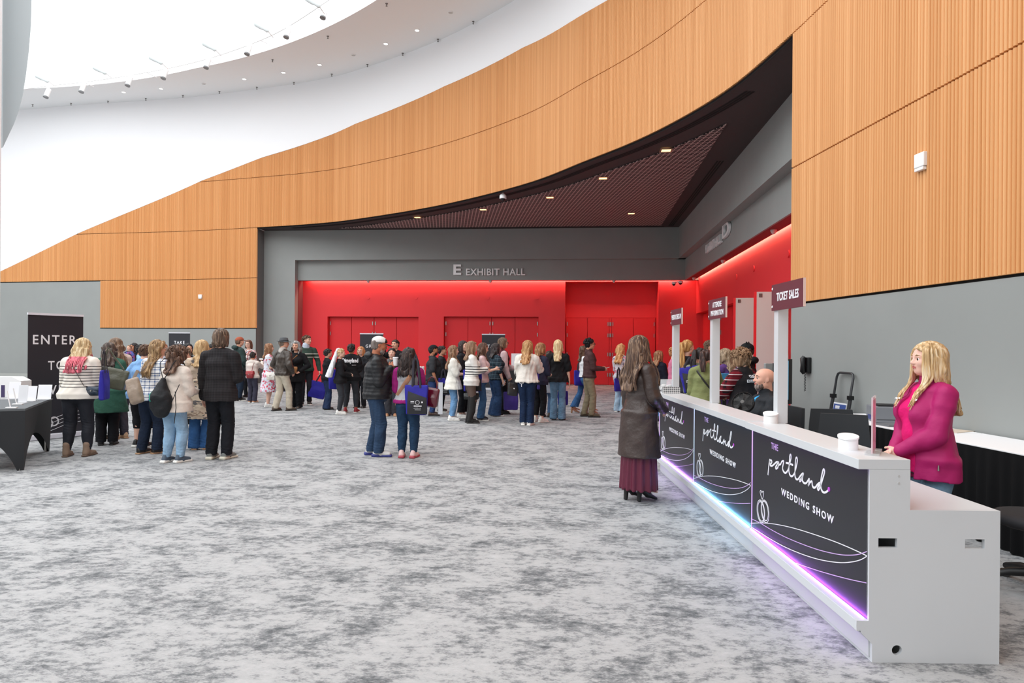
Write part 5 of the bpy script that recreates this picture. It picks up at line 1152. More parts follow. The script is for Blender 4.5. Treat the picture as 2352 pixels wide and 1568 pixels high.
def dress_legs(P, b, res, lw, hipw, seated):
    """b: dict(kind pants|skirt|none, m, knee, hem radii in heights, end: where the leg ends 0..1 from knee to ankle, rise)"""
    s, pel = P['s'], P['pel']; hw_ = P['hw']; e = b.get('e', .006)
    if b['kind'] == 'skirt':
        S = Sculpt(); z1 = b['hem'] * s; S.add(ECone(P['waist'], pel, (P['wa'][0] + .006, P['wa'][1] + .006), (hw_[0] + .012, hw_[1] + .012), P['rt']), .03)
        S.add(ECone(pel, V3(pel[0], pel[1], z1), (hw_[0] + .012, hw_[1] + .012), (b['w'] * s, b['w'] * s * .85), (1, 0, 0), .2), .03); S.cut((0, 0, -1), -z1)
        a = b.get('pleat', .012); nf = b.get('npleat', 16)
        nz = lambda X, Y, Z: f32(a) * np.sin(np.arctan2(Y, X) * f32(nf)) * np.clip((f32(pel[2]) - Z) / f32(.5), 0, 1)
        V_, Q = S.mesh(res, nz); np_mesh('skirt', V_, Q, b['m'], P['root']); return
    S = Sculpt(); S.add(ECone(pel + P['up'] * .06 * s, pel - V3(0, 0, .03 * s), ((P['wa'][0] + hw_[0]) / 2 + e * .6, (P['wa'][1] + hw_[1]) / 2 + e * .6), (hw_[0] * .94 + e, hw_[1] * .95 + e), P['rt']), .03)
    for sg, hip, knee, ank in P['legs']:
        kr = b.get('knee', .036) * s * lw + e; hr = b.get('hemr', .026) * s; en = b.get('end', 1.0); th = .0505 * s * lw + e * .7; endp = knee + (ank - knee) * en - (V3(0, 0, .012 * s) if en >= 1 else 0)
        g = hip + (knee - hip) * .12 + V3(0, -.016 * s, 0) if not seated else hip
        S.add(Cone(g, knee, th, kr), .03); mid = knee + (endp - knee) * .35
        if en > .3: mr = max(kr * .98, .034 * s * lw + e) if hr < .034 * s * lw + e else (kr + hr) / 2; S.add(Cone(knee, mid, kr, mr), .006); S.add(Cone(mid, endp, mr, hr), .006)
        else: S.add(Cone(knee, endp, kr, kr), .02)
    nz0 = folds(int(s * 777) % 91, b.get('fold', .004), b.get('ffreq', 42))
    kz = np.mean([l[2][2] for l in P['legs']]); az = .045 * s
    nz = lambda X, Y, Z: nz0(X, Y, Z) + f32(.0028) * np.sin(Z * f32(170) + X * f32(40)) * (np.exp(-((Z - f32(kz)) / f32(.07))**2) + np.exp(-((Z - f32(az + .06)) / f32(.06))**2))
    if not seated:
        en = b.get('end', 1.0); zc = min(k[2] + (a[2] - k[2]) * en for _, _, k, a in P['legs']) - (.030 * s if en >= 1 else 0)
        if en < 1: S.cut((0, 0, -1), -zc)
        else: S.cut((0, 0, -1), -max(.012, zc + (.034 * s if b.get('hemr', .026) < .037 else (.018 * s if b.get('hemr') < .047 else 0))))
    V_, Q = S.mesh(res, nz); o = np_mesh(b.get('name', 'trousers'), V_, Q, b['m'], P['root']); P['bottom'] = o

def dress_feet(P, sh, fy0, lift, res):
    """sh: dict(m, sole material, kind sneaker|boot|heel|flat|tall)"""
    s = P['s']; k = sh.get('kind', 'sneaker'); u = s / 1.70; r2 = min(res, .009)
    for sg, hip, knee, ank in P['legs']:
        R = rotz(-math.radians(fy0) * sg); z0 = ank[2] - .045 * s; A = lambda x, y, z: V3(ank[0], ank[1], 0) + R @ (V3(x, y, 0) * u) + V3(0, 0, z * u)
        S = Sculpt(); so = Sculpt()
        hz = lift / u
        if k == 'heel':
            S.add(Cone(A(0, -.035, .075 + hz * .9), A(0, .05, .045 + hz * .45), .034 * u, .034 * u), .02); S.add(ECone(A(0, .05, .04 + hz * .45), A(0, .155, .022), (.036 * u, .03 * u), (.024 * u, .016 * u), R @ V3(1, 0, 0)), .02)
            if sh.get('shaft'): S.add(Cone(A(0, -.03, .08 + hz), ank + (knee - ank) * sh['shaft'], .038 * u, .042 * u), .02)
            S.cut((0, 0, -1), -.004); so.add(ECone(A(0, -.045, .05 + hz), A(0, -.055, .012), (.028 * u, .028 * u), (.022 * u, .022 * u), R @ V3(1, 0, 0)), .01); so.cut((0, 0, -1), -.002)
        else:
            S.add(ECone(A(0, -.055, .045), A(0, .03, .05), (.038 * u, .044 * u), (.040 * u, .048 * u), R @ V3(1, 0, 0)), .02); S.add(ECone(A(0, .03, .046), A(0, .150, .036), (.043 * u, .046 * u), (.039 * u, .030 * u), R @ V3(1, 0, 0)), .025)
            S.add(Cone(A(0, -.02, .06), A(0, -.025, .095), .04 * u, .037 * u), .02)
            if k == 'boot': S.add(Cone(A(0, -.02, .08), A(0, -.02, .165), .043 * u, .045 * u), .02)
            if k == 'tall': S.add(Cone(A(0, -.02, .08), ank + (knee - ank) * .45, .046 * u, .066 * u), .02); S.add(Cone(ank + (knee - ank) * .45, knee + (hip - knee) * .20, .066 * u, .074 * u), .01)
            if k == 'flat': S.sub(Cone(A(0, .01, .10), A(0, .05, .085), .035 * u, .03 * u), .01)
            S.cut((0, 0, -1), -.014)
            so.add(Box(A(0, .048, .013), V3(.041, .138, .012 if k != 'runner' else .017) * u, R, .012 * u), .01); so.add(Box(A(0, .11, .011), V3(.044, .062, .011) * u, R, .01 * u), .02)
            if k == 'runner': so.add(Box(A(0, -.04, .022), V3(.042, .055, .02) * u, R, .015 * u), .02)
            so.cut((0, 0, -1), -.001)
        V_, Q = S.mesh(r2); o = np_mesh('shoe', V_, Q, sh['m'], P['root'])
        V_, Q = so.mesh(r2); np_mesh('sole', V_, Q, sh.get('sole', M_PRINT), o)

def dress_hair(P, hr, res):
    """hr: (style, colour, options)"""
    style, c, o = (tuple(hr) + ({},))[:3]; H, hh, Rh, s = P['H'], P['hh'], P['Rh'], P['s']; root = P['root']; m = o.get('m') or hairm(c, o.get('c2')); rnd = random.Random(int(s * 9999) + len(style))
    er = lambda x, y, z: V3(x, y, z) * hh; S = Sculpt(); th = o.get('th', 1.0); cur = o.get('curl', 0.0)
    full = style in ('long', 'bob', 'curly')
    S.add(Ell(H(0, -.065, .145), er(.415 * th, .515 * th, .42 * th), Rh), .02)
    if style != 'short' or o.get('nape', True): S.add(Ell(H(0, -.22, -.14), er(.30, .28, .28), Rh), .05)
    q = lambda n: Rh @ V3(*n)
    if o.get('hat'): z_ = Rh @ V3(0, .12, 1); S.cut(z_, z_ @ hc_(P) + .16 * hh)
    fr = o.get('front', .05); n = q((0, .79, -.61)); S.cut(n, n @ hc_(P) + fr * hh)
    if style in ('short', 'bun', 'pony'):
        for sg in (-1, 1): S.sub(Ell(H(sg * .40, .03, -.06), er(.12, .13, .2), Rh), .01)
        z_ = q((0, .15, -1)); S.cut(z_, z_ @ hc_(P) + .36 * hh)
    elif full:
        lw_ = o.get('wd', .36)
        L = o.get('len', .9) * (.8 if cur > .5 else 1); lw_ = lw_ * (.9 if cur > .5 else 1); back = H(0, -.30, -.3); end = P['neck'] - V3(0, 0, max(0, (L - .55)) * hh * .9); end = end - P['fw'] * ((.012 if L > .7 else -.02) + back_off(P, end[2]) * (1 if L > .7 else .5))
        if style == 'bob': end = H(0, -.25, -L + .35)
        S.add(ECone(H(0, -.2, .0), back, (lw_ * hh, .27 * hh), (lw_ * 1.02 * hh, .22 * hh), Rh @ V3(1, 0, 0)), .04); S.add(ECone(back, end, (lw_ * 1.02 * hh, .2 * hh), (lw_ * o.get('ew', .9) * hh, .10 * hh), Rh @ V3(1, 0, 0)), .04)
        for sg in (-1, 1):
            S.add(ECone(H(sg * .33, -.06, .05), H(sg * .36, -.1, -.45), (.10 * hh, .18 * hh), (.10 * hh, .17 * hh), Rh @ V3(1, 0, 0)), .03)
        if style == 'curly': S.add(Ell(H(0, -.14, .05), er(.50 * th, .50 * th, .46), Rh), .04); n = q((0, .85, -.45)); S.cut(n, n @ hc_(P) + .20 * hh)
    if style == 'bun': S.add(Ell(H(*o.get('at', (0, -.50, .12))), er(.19, .17, .17) * o.get('bs', 1), Rh), .01)
    amp = .006 if style == 'short' else .008
    amp = amp * (1 + 1.3 * cur); fq = 95 if cur < .3 else 70
    V_, Q = S.mesh(min(res, .011), wobble((amp * .5, (fq, 13, -21), .3), (amp * .5, (-17, fq * .8, 25), 1.1), (amp * .4, (fq * .7, -fq * .6, 31), 2.2), (amp * .35, (23, 37, fq * .6 * (1 if cur > .3 else .2)), 4.)))
    V_, Q = biggest(V_, Q); mi = None; mats = [m]
    if o.get('tip'): mats.append(hairm(*o['tip'][0:1])); zt = o['tip'][1]; mi = (V_[Q].mean(1)[:, 2] < H(0, 0, zt)[2]).astype(int)
    ob = np_mesh('hair', V_, Q, mats, root, mi)
    # locks
    N = 0 if o.get('hat') and style in ('short', 'bun') else o.get('n', 90 if full or style == 'pony' else (70 if style == 'short' else 46)); K = 14; paths = []; rad = []
    L = o.get('len', .9)
    for i in range(N):
        if style == 'pony':
            a0 = H(0, -.46, o.get('pz', .22)); j = rnd.uniform(-1, 1); j2 = rnd.uniform(-1, 1); end = P['neck'] - P['fw'] * .085 * s - P['up'] * (L - .6) * hh + P['rt'] * j * .13 * hh + P['fw'] * j2 * .05 * hh
            b0 = a0 + Rh @ (V3(j * .10, -.2 + j2 * .07, .02 + .04 * j2) * hh); pts = [a0 + Rh @ V3(j * .03 * hh, 0, j2 * .04 * hh)]
            for t in np.linspace(0, 1, K - 1): pts.append(b0 * (1 - t) + end * t + P['rt'] * j * .07 * hh * math.sin(math.pi * t) - P['fw'] * .06 * hh * math.sin(math.pi * t))
        elif style in ('short', 'bun') or (style == 'curly' and o.get('afro')):
            u = V3(rnd.gauss(0, 1), rnd.gauss(-.25, 1), abs(rnd.gauss(.25, .8)) if style != 'curly' else rnd.gauss(.1, .8)); u = unit(u)
            if u[1] * .79 - u[2] * .61 > (.2 if style != 'curly' else .35): continue
            r0 = 1.0 if style != 'curly' else 1.12
            a0 = V3(0, -.075, .14) + u * V3(.385, .47, .385) * r0; sw_ = o.get('sweep', (0, -.5, -.35)); tdir = unit(V3(*sw_) - u * (V3(*sw_) @ u) + V3(rnd.uniform(-.3, .3), rnd.uniform(-.3, .3), rnd.uniform(-.2, .2))); ln = o.get('lock', .26) * rnd.uniform(.7, 1.2); pts = []
            for t in np.linspace(0, 1, K):
                if style == 'curly': pts.append(H(*(a0 + u * .22 * t + tdir * .10 * math.sin(t * 9) + np.cross(u, tdir) * .10 * math.cos(t * 9))))
                else: p = a0 + tdir * ln * t; p = V3(0, -.075, .14) + unit((p - V3(0, -.075, .14)) / V3(.40, .485, .40)) * V3(.40, .485, .40) * (1.0 + o.get('lift', .06) * math.sin(t * 2.6)); pts.append(H(*p))
        else:
            a = math.radians(rnd.uniform(-o.get('az', 125), o.get('az', 125))); rr = rnd.uniform(.93, 1.06) * th; li = L * rnd.uniform(.78, 1.06); kk = o.get('wave', .03) * hh * rnd.uniform(.6, 1.4); ph = rnd.uniform(0, 6.3); wn = o.get('wn', 2.2) * rnd.uniform(.8, 1.2); pts = []
            sx, cy_ = math.sin(a), -math.cos(a)
            for t in np.linspace(0, 1, K):
                if t < .35:
                    w_ = t / .35 * 1.72; p = V3(sx * .40 * math.sin(w_) * rr, -.075 + cy_ * .49 * math.sin(w_) * rr, .14 + .405 * math.cos(w_) * rr); P_ = H(*p)
                else:
                    q_ = (t - .35) / .65; w_ = 1.72; p = V3(sx * .40 * rr, -.075 + cy_ * .47 * rr, .08); P0 = H(*p); P_ = P0 + V3(0, 0, -li * hh * q_) + (Rh @ V3(sx, cy_ * .6, 0)) * (o.get('vol', 1.0) - 1) * .5 * hh * min(1, q_ * 2.2)
                    c = P['pel'] + P['up'] * ((P_ - P['pel']) @ P['up']); hx = P_ @ P['rt'] - c @ P['rt']; fy = P_ @ P['fw'] - c @ P['fw']
                    zz = (P['neck'] - P_)[2] / s; sp = o.get('spread', 1.0)
                    if zz > -.02:
                        g = min(1, (zz + .02) / .06); lim = back_off(P, P_[2]) + o.get('clear', .010)
                        if cy_ < .25 and fy > -lim: P_ = P_ - P['fw'] * (fy + lim * rr) * g * (1 if o.get('backall', True) or cy_ < 0 else .6)
                        elif cy_ >= .25 and fy < lim: P_ = P_ + P['fw'] * (lim * rr * 1.1 - fy) * g
                        P_ = P_ - P['rt'] * hx * .12 * q_ * (2 - sp)
                wv = math.sin(t * wn * 6.283 + ph) * kk * max(0, t - .15); P_ = P_ + (Rh @ V3(math.cos(a), math.sin(a), 0)) * wv + (Rh @ V3(sx, cy_, 0)) * math.cos(t * wn * 6.283 + ph * 1.7) * kk * .7 * max(0, t - .15); pts.append(P_)
        if len(pts) == K: paths.append(pts); rad.append(hh * rnd.uniform(.032, .062) * o.get('lr', 1.0))
    if paths:
        V2, Q2 = strands(paths, rad, 5, .25); mi2 = None
        if o.get('tip'): mi2 = (V2[Q2].mean(1)[:, 2] < H(0, 0, zt)[2] + np.random.RandomState(3).normal(0, .02, len(Q2))).astype(int)
        me = ob.data; V1, Q1 = V_, Q; Vn = np.concatenate([V1, V2]); Qn = np.concatenate([Q1, Q2 + len(V1)]); bpy.data.objects.remove(ob); bpy.data.meshes.remove(me)
        ob = np_mesh('hair', Vn, Qn, mats, root, None if mi is None else np.concatenate([mi, mi2]))
    P['hair'] = ob
def hc_(P): return P['hc']
def back_off(P, z):
    """how far the clothed back (or chest) lies from the spine at height z"""
    s = P['s']; q = (z - P['pel'][2]) / s; return np.interp(q, [0, .1, .205, .27, .31], [P['hw'][1], P['wa'][1], P['cw'][1], P['cw'][1] * .66, .030 * s]) + P['e']
def dress_beard(P, b, res):
    c, ln = b[0], b[1]; H, hh, Rh = P['H'], P['hh'], P['Rh']; er = lambda x, y, z: V3(x, y, z) * hh; S = Sculpt()
    S.add(Ell(H(0, .20, -.36), er(.23, .20, .16), Rh), .02)
    for sg in (-1, 1): S.add(Cone(H(sg * .275, .07, -.11), H(sg * .20, .17, -.33), .04 * hh, .105 * hh), .03); S.add(Cone(H(sg * .02, .40, -.165), H(sg * .13, .34, -.25), .03 * hh, .035 * hh), .01)
    if ln > 0: S.add(Cone(H(0, .22, -.42), H(0, .22, -.44 - ln), .15 * hh, .07 * hh), .03)
    S.sub(Ell(H(0, .44, -.23), er(.10, .12, .035), Rh), .005)
    V_, Q = S.mesh(min(res, .009), wobble((.0018, (160, 30, 90), 0), (.0018, (40, 170, -80), 1))); np_mesh('beard', V_, Q, hairm(c, b[2] if len(b) > 2 else None), P['root'])
# ---- head gear
def cap_hat(m, m2=None, back=False, mesh_m=None):
    def fn(P):
        H, hh, Rh = P['H'], P['hh'], P['Rh']; er = lambda x, y, z: V3(x, y, z) * hh; S = Sculpt(); S.add(Ell(H(0, -.055, .17), er(.43, .52, .42), Rh), .02); z_ = Rh @ V3(0, .12, -1); S.cut(z_, z_ @ P['hc'] - .13 * hh)
        V_, Q = S.mesh(.009); fc = (V_[Q].mean(1) - P['hc']) @ Rh / hh; mi = ((fc[:, 1] > .27)).astype(int) if m2 else None; o = np_mesh('cap', V_, Q, [m, m2] if m2 else m, P['root'], mi)
        S = Sculpt(); S.add(Ell(H(0, .44, .14), er(.34, .40, .045), Rh @ rotx(-.12)), .01); S.sub(Ell(H(0, .02, .11), er(.40, .47, .3), Rh), .005); V_, Q = S.mesh(.008); np_mesh('brim', V_, Q, m2 or m, o)
    return fn
def fedora(m, band):
    def fn(P):
        H, hh, Rh = P['H'], P['hh'], P['Rh']; er = lambda x, y, z: V3(x, y, z) * hh; S = Sculpt(); S.add(ECone(H(0, -.05, .22), H(0, -.05, .58), (.40 * hh, .47 * hh), (.30 * hh, .40 * hh), Rh @ V3(1, 0, 0), .25), .03); S.sub(Ell(H(0, -.02, .74), er(.12, .34, .14), Rh), .04); S.cut(Rh @ V3(0, 0, -1), (Rh @ V3(0, 0, -1)) @ P['hc'] - .2 * hh)
        V_, Q = S.mesh(.01); o = np_mesh('hat', V_, Q, m, P['root']); S = Sculpt(); S.add(Ell(H(0, -.03, .20), er(.72, .80, .05), Rh @ rotx(-.06)), .01); V_, Q = S.mesh(.009, None); np_mesh('brim', V_, Q, m, o)
        S = Sculpt(); S.add(ECone(H(0, -.05, .23), H(0, -.05, .33), (.415 * hh, .485 * hh), (.395 * hh, .465 * hh), Rh @ V3(1, 0, 0), .15), .01); V_, Q = S.mesh(.009); np_mesh('hat_band', V_, Q, band, o)
    return fn
def beanie(m, ears=False):
    def fn(P):
        H, hh, Rh = P['H'], P['hh'], P['Rh']; er = lambda x, y, z: V3(x, y, z) * hh; S = Sculpt(); S.add(Ell(H(0, -.07, .20), er(.44, .53, .44), Rh), .02)
        if ears:
            for sg in (-1, 1): S.add(Cone(H(sg * .24, -.1, .55), H(sg * .36, -.1, .76), .10 * hh, .02 * hh), .03)
        z_ = Rh @ V3(0, .1, -1); S.cut(z_, z_ @ P['hc'] - .06 * hh); V_, Q = S.mesh(.010); np_mesh('beanie', V_, Q, m, P['root'])
    return fn
def glasses(m):
    def fn(P):
        H, hh = P['H'], P['hh']; mb = MB()
        for sg in (-1, 1):
            mb.tube([H(sg * (.15 + .115 * math.cos(a)), .445 - .02 * abs(math.cos(a)), .02 + .085 * math.sin(a)) for a in np.linspace(0, 2 * math.pi, 14, endpoint=False)], .013 * hh, 5, closed=True); mb.tube([H(sg * .265, .43, .04), H(sg * .37, .2, .04), H(sg * .39, -.05, .03)], .013 * hh, 5)
        mb.tube([H(-.04, .46, .03), H(0, .47, .035), H(.04, .46, .03)], .012 * hh, 5); mb.build('glasses', m, P['root'])
    return fn
def strap(m, a, b, wd=.02, name='strap', front=False, e=.03, th=.004):
    """a flat strap over the body between two points in (right, forward, up) body units from the pelvis, hugging the torso"""
    def fn(P):
        s = P['s']; pts = []
        for t in np.linspace(0, 1, 14):
            q = V3(*a) * (1 - t) + V3(*b) * t; c = P['pel'] + P['up'] * q[2] * s; z = q[2]; wx = np.interp(z, [0, .10, .205, .27, .31], [P['hw'][0], P['wa'][0], P['cw'][0], P['cw'][0] * .9, P['cw'][0] * .8]) + e; wy = np.interp(z, [0, .10, .205, .27, .31], [P['hw'][1], P['wa'][1], P['cw'][1], P['cw'][1] * .75, P['cw'][1] * .35]) + e
            x = q[0] * s; k = math.sqrt(max(0, 1 - min(.999, abs(x) / wx)**2)); pts.append(c + P['rt'] * x + P['fw'] * (1 if front else -1) * wy * k)
        MB().tube(pts, [wd] * len(pts), 8, flat=(1, th / wd)).build(name, m, P['root'], smooth=60)
    return fn
def scarf(m, e=.02):
    def fn(P):
        s = P['s']; S = Sculpt(); S.add(Cone(P['neck'] - P['up'] * .01 * s, P['neck'] + P['up'] * .03 * s + P['fw'] * .01 * s, .055 * s, .048 * s), .01); S.sub(Cone(P['neck'] + P['up'] * .03 * s, P['neck'] + P['up'] * .1 * s, .035 * s, .04 * s), .005); V_, Q = S.mesh(.011); np_mesh('collar', V_, Q, m, P['root'])
    return fn
def back_text(body, m, w, hgt, z=.22, name='lettering', front=False, x=0.0, e=.016, mark=None):
    def fn(P):
        """lettering pressed onto the shirt's back or chest"""
        s = P['s']; sg = 1 if front else -1
        if mark:
            mb = MB()
            for st in mark: stroke(mb, st, .004, 0)
            o = mb.build(name, m, P['root']); me = o.data; me.transform(Matrix.Rotation(-math.pi / 2, 4, 'X'))
        else: o = text(name, body, m, Matrix.Identity(4), .1, P['root'], .0012, 'CENTER', 1, 1.0, .003, fit=(w, hgt)); me = o.data
        bm = bmesh.new(); bm.from_mesh(me); bmesh.ops.triangulate(bm, faces=bm.faces); bmesh.ops.subdivide_edges(bm, edges=[e_ for e_ in bm.edges if e_.calc_length() > .025], cuts=1); bm.to_mesh(me); bm.free()
        vs = P['top'].data; n = len(vs.vertices); co = np.zeros(n * 3, f32); vs.vertices.foreach_get('co', co); co = co.reshape(-1, 3); r_ = co @ P['rt']; u_ = co @ P['up']; f_ = co @ P['fw']
        for v in me.vertices:
            X = (-v.co.x if front else v.co.x) + x; Zt = (P['pel'] @ P['up']) + z * s + v.co.y; k = (np.abs(r_ - X - P['pel'] @ P['rt']) < .022) & (np.abs(u_ - Zt) < .022); d = (f_[k].max() if front else f_[k].min()) if k.any() else sg * .1
            if abs(d) > .3: d = sg * .12
            q = P['rt'] * (X + P['pel'] @ P['rt']) + P['up'] * Zt + P['fw'] * (d + sg * (.003 + v.co.z)); v.co = q
        me.update()
    return fn
# ------------------------------------------------------------------ carried things
def wpt(P, v): return P['pos'] + rotz(-P['hd']) @ np.asarray(v, float)
def hand_w(P, sg): return wpt(P, P['hands'][sg])
M_TOTE = mat('tote_blue', (44, 40, 150), .6, bump=.4, scale=6, bscale=10, spec=.3); M_TOTEB = mat('tote_black', (34, 34, 38), .65, bump=.3, scale=6, bscale=10); M_HANDLE = mat('tote_handle', (48, 46, 56), .8)
def soft_box(name, m, parent, w, h, d, top=.0, taper=.0, seed=1, res=.012, fold=.004, r=.02, belly=.015):
    S = Sculpt(); S.add(Box((0, 0, -h / 2), V3(w / 2, d / 2, h / 2), None, min(r, d / 2.2)), .01); S.add(Ell((0, 0, -h * .6), V3(w * .42, d / 2 + belly, h * .33)), .03)
    f = folds(seed, fold, 24); V_, Q = S.mesh(res, f)
    if taper: V_[:, 0] *= 1 + taper * (V_[:, 2] / h + .5); V_[:, 1] *= 1 - .55 * np.clip(1 + V_[:, 2] / (h * .5), 0, 1)
    return np_mesh(name, V_, Q, m, parent)
def tote(label, c, rz, w=.36, h=.38, d=.09, handles=((0, .3),), face=-1, panel=True, pr=True, tilt=0.0, seed=1, res=.012, body=None, drop=.0):
    """c: middle of the bag's top edge; handles end at a point (x, z) above it"""
    t = thing('tote_bag', label, 'bag', tuple(c), rz, 'blue event tote bags'); t.rotation_euler = (0, tilt, rz)
    soft_box('bag_body', body or M_TOTE, t, w, h, d, taper=.10, seed=seed, res=res)
    y = face * (d / 2 + .012)
    for fy in (-.02, .02):
        for (hx, hz) in handles: MB().tube([(-w * .18, fy, -.04), (-w * .16, fy, .02), (hx - .03, fy * .6, hz * .75), (hx, fy * .3, hz), (hx + .03, fy * .6, hz * .75), (w * .16, fy, .02), (w * .18, fy, -.04)], [.016] * 7, 6, flat=(1, .25)).build('handle', M_HANDLE, t)
    if panel:
        mb = MB(); n = 9; V = []
        for j in range(n):
            for i in range(n):
                u = i / (n - 1); v = j / (n - 1); top = -h * (.20 + .22 * u); z = top + (-h * .97 - top) * v; x = (-w * .36 + w * .86 * u) * (1 + .05 * v); zz = -z / h; bul = .02 * math.exp(-((x / (w * .45))**2 + ((zz - .6) / .4)**2)); V.append((x, face * (d / 2 * (1 - .55 * max(0, min(1, 1 - zz * 2))) + .006 + bul), z))
        N2 = n * n; mb.v = V + [(x, yy + face * .004, z) for x, yy, z in V]
        for j in range(n - 1):
            for i in range(n - 1): a = j * n + i; mb.f += [(a, a + 1, a + n + 1, a + n), (N2 + a, N2 + a + n, N2 + a + n + 1, N2 + a + 1)]; mb.m += [0, 0]
        mb.build('front_panel', M_TOTEB, t, smooth=60)
        if pr:
            mb = MB(); yf = face * (d / 2 + .034); z0 = -h * .62; cx = w * .10; sx = -face
            def bar(x0, x1, za, zb): mb.box(cx + min(x0, x1), cx + max(x0, x1), min(yf, yf + face * .003), max(yf, yf + face * .003), za, zb)
            bar(-.095, -.045, z0 + .028, z0 + .036); bar(-.095, -.045, z0 + .010, z0 + .016); bar(.055, .075, z0 + .012, z0 + .034); bar(-.05, .06, z0 - .035, z0 - .022); bar(-.035, .05, z0 - .082, z0 - .078)
            for k in range(24):
                a0, a1 = k / 24 * 6.2832, (k + 1) / 24 * 6.2832; mb.add([(cx + .03 * math.cos(a0), yf, z0 + .02 + .03 * math.sin(a0)), (cx + .03 * math.cos(a1), yf, z0 + .02 + .03 * math.sin(a1)), (cx + .025 * math.cos(a1), yf, z0 + .02 + .025 * math.sin(a1)), (cx + .025 * math.cos(a0), yf, z0 + .02 + .025 * math.sin(a0))], [(0, 1, 2, 3)])
            ww = [(p[0], p[1]) for p in WORD[0]]; x0 = min(p[0] for p in ww); x1 = max(p[0] for p in ww); zc = sum(p[1] for p in ww) / len(ww); k = .10 / (x1 - x0)
            stroke(mb, [(cx + sx * ((p[0] - x0) * k - .05) , z0 - .058 + (p[1] - zc) * k * .7) for p in ww[::2]], .0014, yf, False); mb.build('print', M_PRINT, t)
    return t
def handbag(name, label, c, rz, w, h, d, m, flap=None, clasp=None, loop=None, strap_pts=None, strap_m=None, strap_w=.012, r=.03, tilt=0.0, taper=.12, res=.01, fold=.002):
    t = thing(name, label, 'bag', tuple(c), rz); t.rotation_euler = (0, tilt, rz); soft_box('bag_body', m, t, w, h, d, taper=taper, seed=int(w * 100), res=res, fold=fold, r=r, belly=.01)
    if flap: S = Sculpt(); S.add(Box((0, 0, -h * .24), V3(w / 2 + .006, d / 2 + .010, h * .26), None, .02), .01); V_, Q = S.mesh(res); V_[:, 1] *= 1 - .4 * np.clip(1 + V_[:, 2] / (h * .5), 0, 1); np_mesh('flap', V_, Q, flap, t)
    if clasp: MB().cyl((0, -d / 2 - .02, -h * .42), (0, -d / 2 - .006, -h * .42), .012, n=12).build('clasp', clasp, t); MB().cyl((0, d / 2 + .02, -h * .42), (0, d / 2 + .006, -h * .42), .012, n=12).build('clasp', clasp, t)
    if loop: MB().tube([(loop[0] * math.cos(a), 0, -.01 + loop[1] * math.sin(a)) for a in np.linspace(0, math.pi, 14)], .009, 8).build('handle', strap_m or m, t, smooth=60)
    if strap_pts is not None:
        M = Matrix.Rotation(-rz, 3, 'Z'); q = [M @ (Vector(p) - Vector(c)) for p in strap_pts]
        if tilt: q = [Matrix.Rotation(-tilt, 3, 'Y') @ v for v in q]
        MB().tube(q, [strap_w] * len(q), 8, flat=(1, .12 if strap_w > .03 else .3)).build('strap', strap_m or m, t, smooth=60)
    return t
def body_strap(P, a, b, front=False, e=.035, n=14):
    """world points of a strap hugging the torso; a, b in (right, up) heights from the pelvis"""
    s = P['s']; out = []
    for t in np.linspace(0, 1, n):
        x = (a[0] * (1 - t) + b[0] * t) * s; z = a[1] * (1 - t) + b[1] * t; c = P['pel'] + P['up'] * z * s
        wx = np.interp(z, [0, .10, .205, .26, .30], [P['hw'][0], P['wa'][0], P['cw'][0], P['cw'][0] * .95, P['cw'][0] * .9]) + e; wy = np.interp(z, [0, .10, .205, .26, .30], [P['hw'][1], P['wa'][1], P['cw'][1], P['cw'][1] * .72, P['cw'][1] * .30]) + e
        k = math.sqrt(max(0, 1 - min(.999, abs(x) / wx)**2)); out.append(wpt(P, c + P['rt'] * x + P['fw'] * (1 if front else -1) * wy * k))
    return out
def phone(P, sg, label, case=(30, 30, 34), up=.3):
    c = hand_w(P, sg); t = thing('smartphone', label, 'phone', tuple(c + V3(0, 0, .018)), -P['hd']); t.rotation_euler = (up, 0, -P['hd'])
    MB().box(-.036, .036, -.075, .075, 0, .009).build('case', mat('phone_%d' % case[0], case, .35), t, bevel=.003); MB().box(-.033, .033, -.071, .071, .009, .0095).build('screen', mat('phone_screen', (70, 84, 100), .15), t); return t
sk1, sk2, sk3, sk4 = (232, 186, 164), (222, 168, 142), (188, 130, 100), (206, 150, 122)
blk = cloth((27, 27, 30)); blk2 = cloth((36, 37, 41)); blackpants = cloth((24, 25, 30)); legging = mat('legging', (40, 43, 50), .75, bump=.2, scale=8, bscale=20)
wht = mat('sneaker_white', (232, 230, 226), .5); sole_w = mat('sole_white', (238, 236, 230), .6); blks = mat('shoe_black', (26, 25, 26), .45); tansole = mat('sole_tan', (176, 140, 108), .6); brns = mat('shoe_brown', (84, 70, 60), .5); drk = mat('sole_dark', (40, 38, 38), .7)
def SH(m=wht, sole=sole_w, kind='sneaker', **k): return dict(m=m, sole=sole, kind=kind, **k)
def PT(m, hemr=.03, **k): return dict(kind='pants', m=m, hemr=hemr, **k)
def TP(m, **k): return dict(m=m, **k)
QG, BG = 'people queueing by the red doors', 'people gathered by the black table on the left'

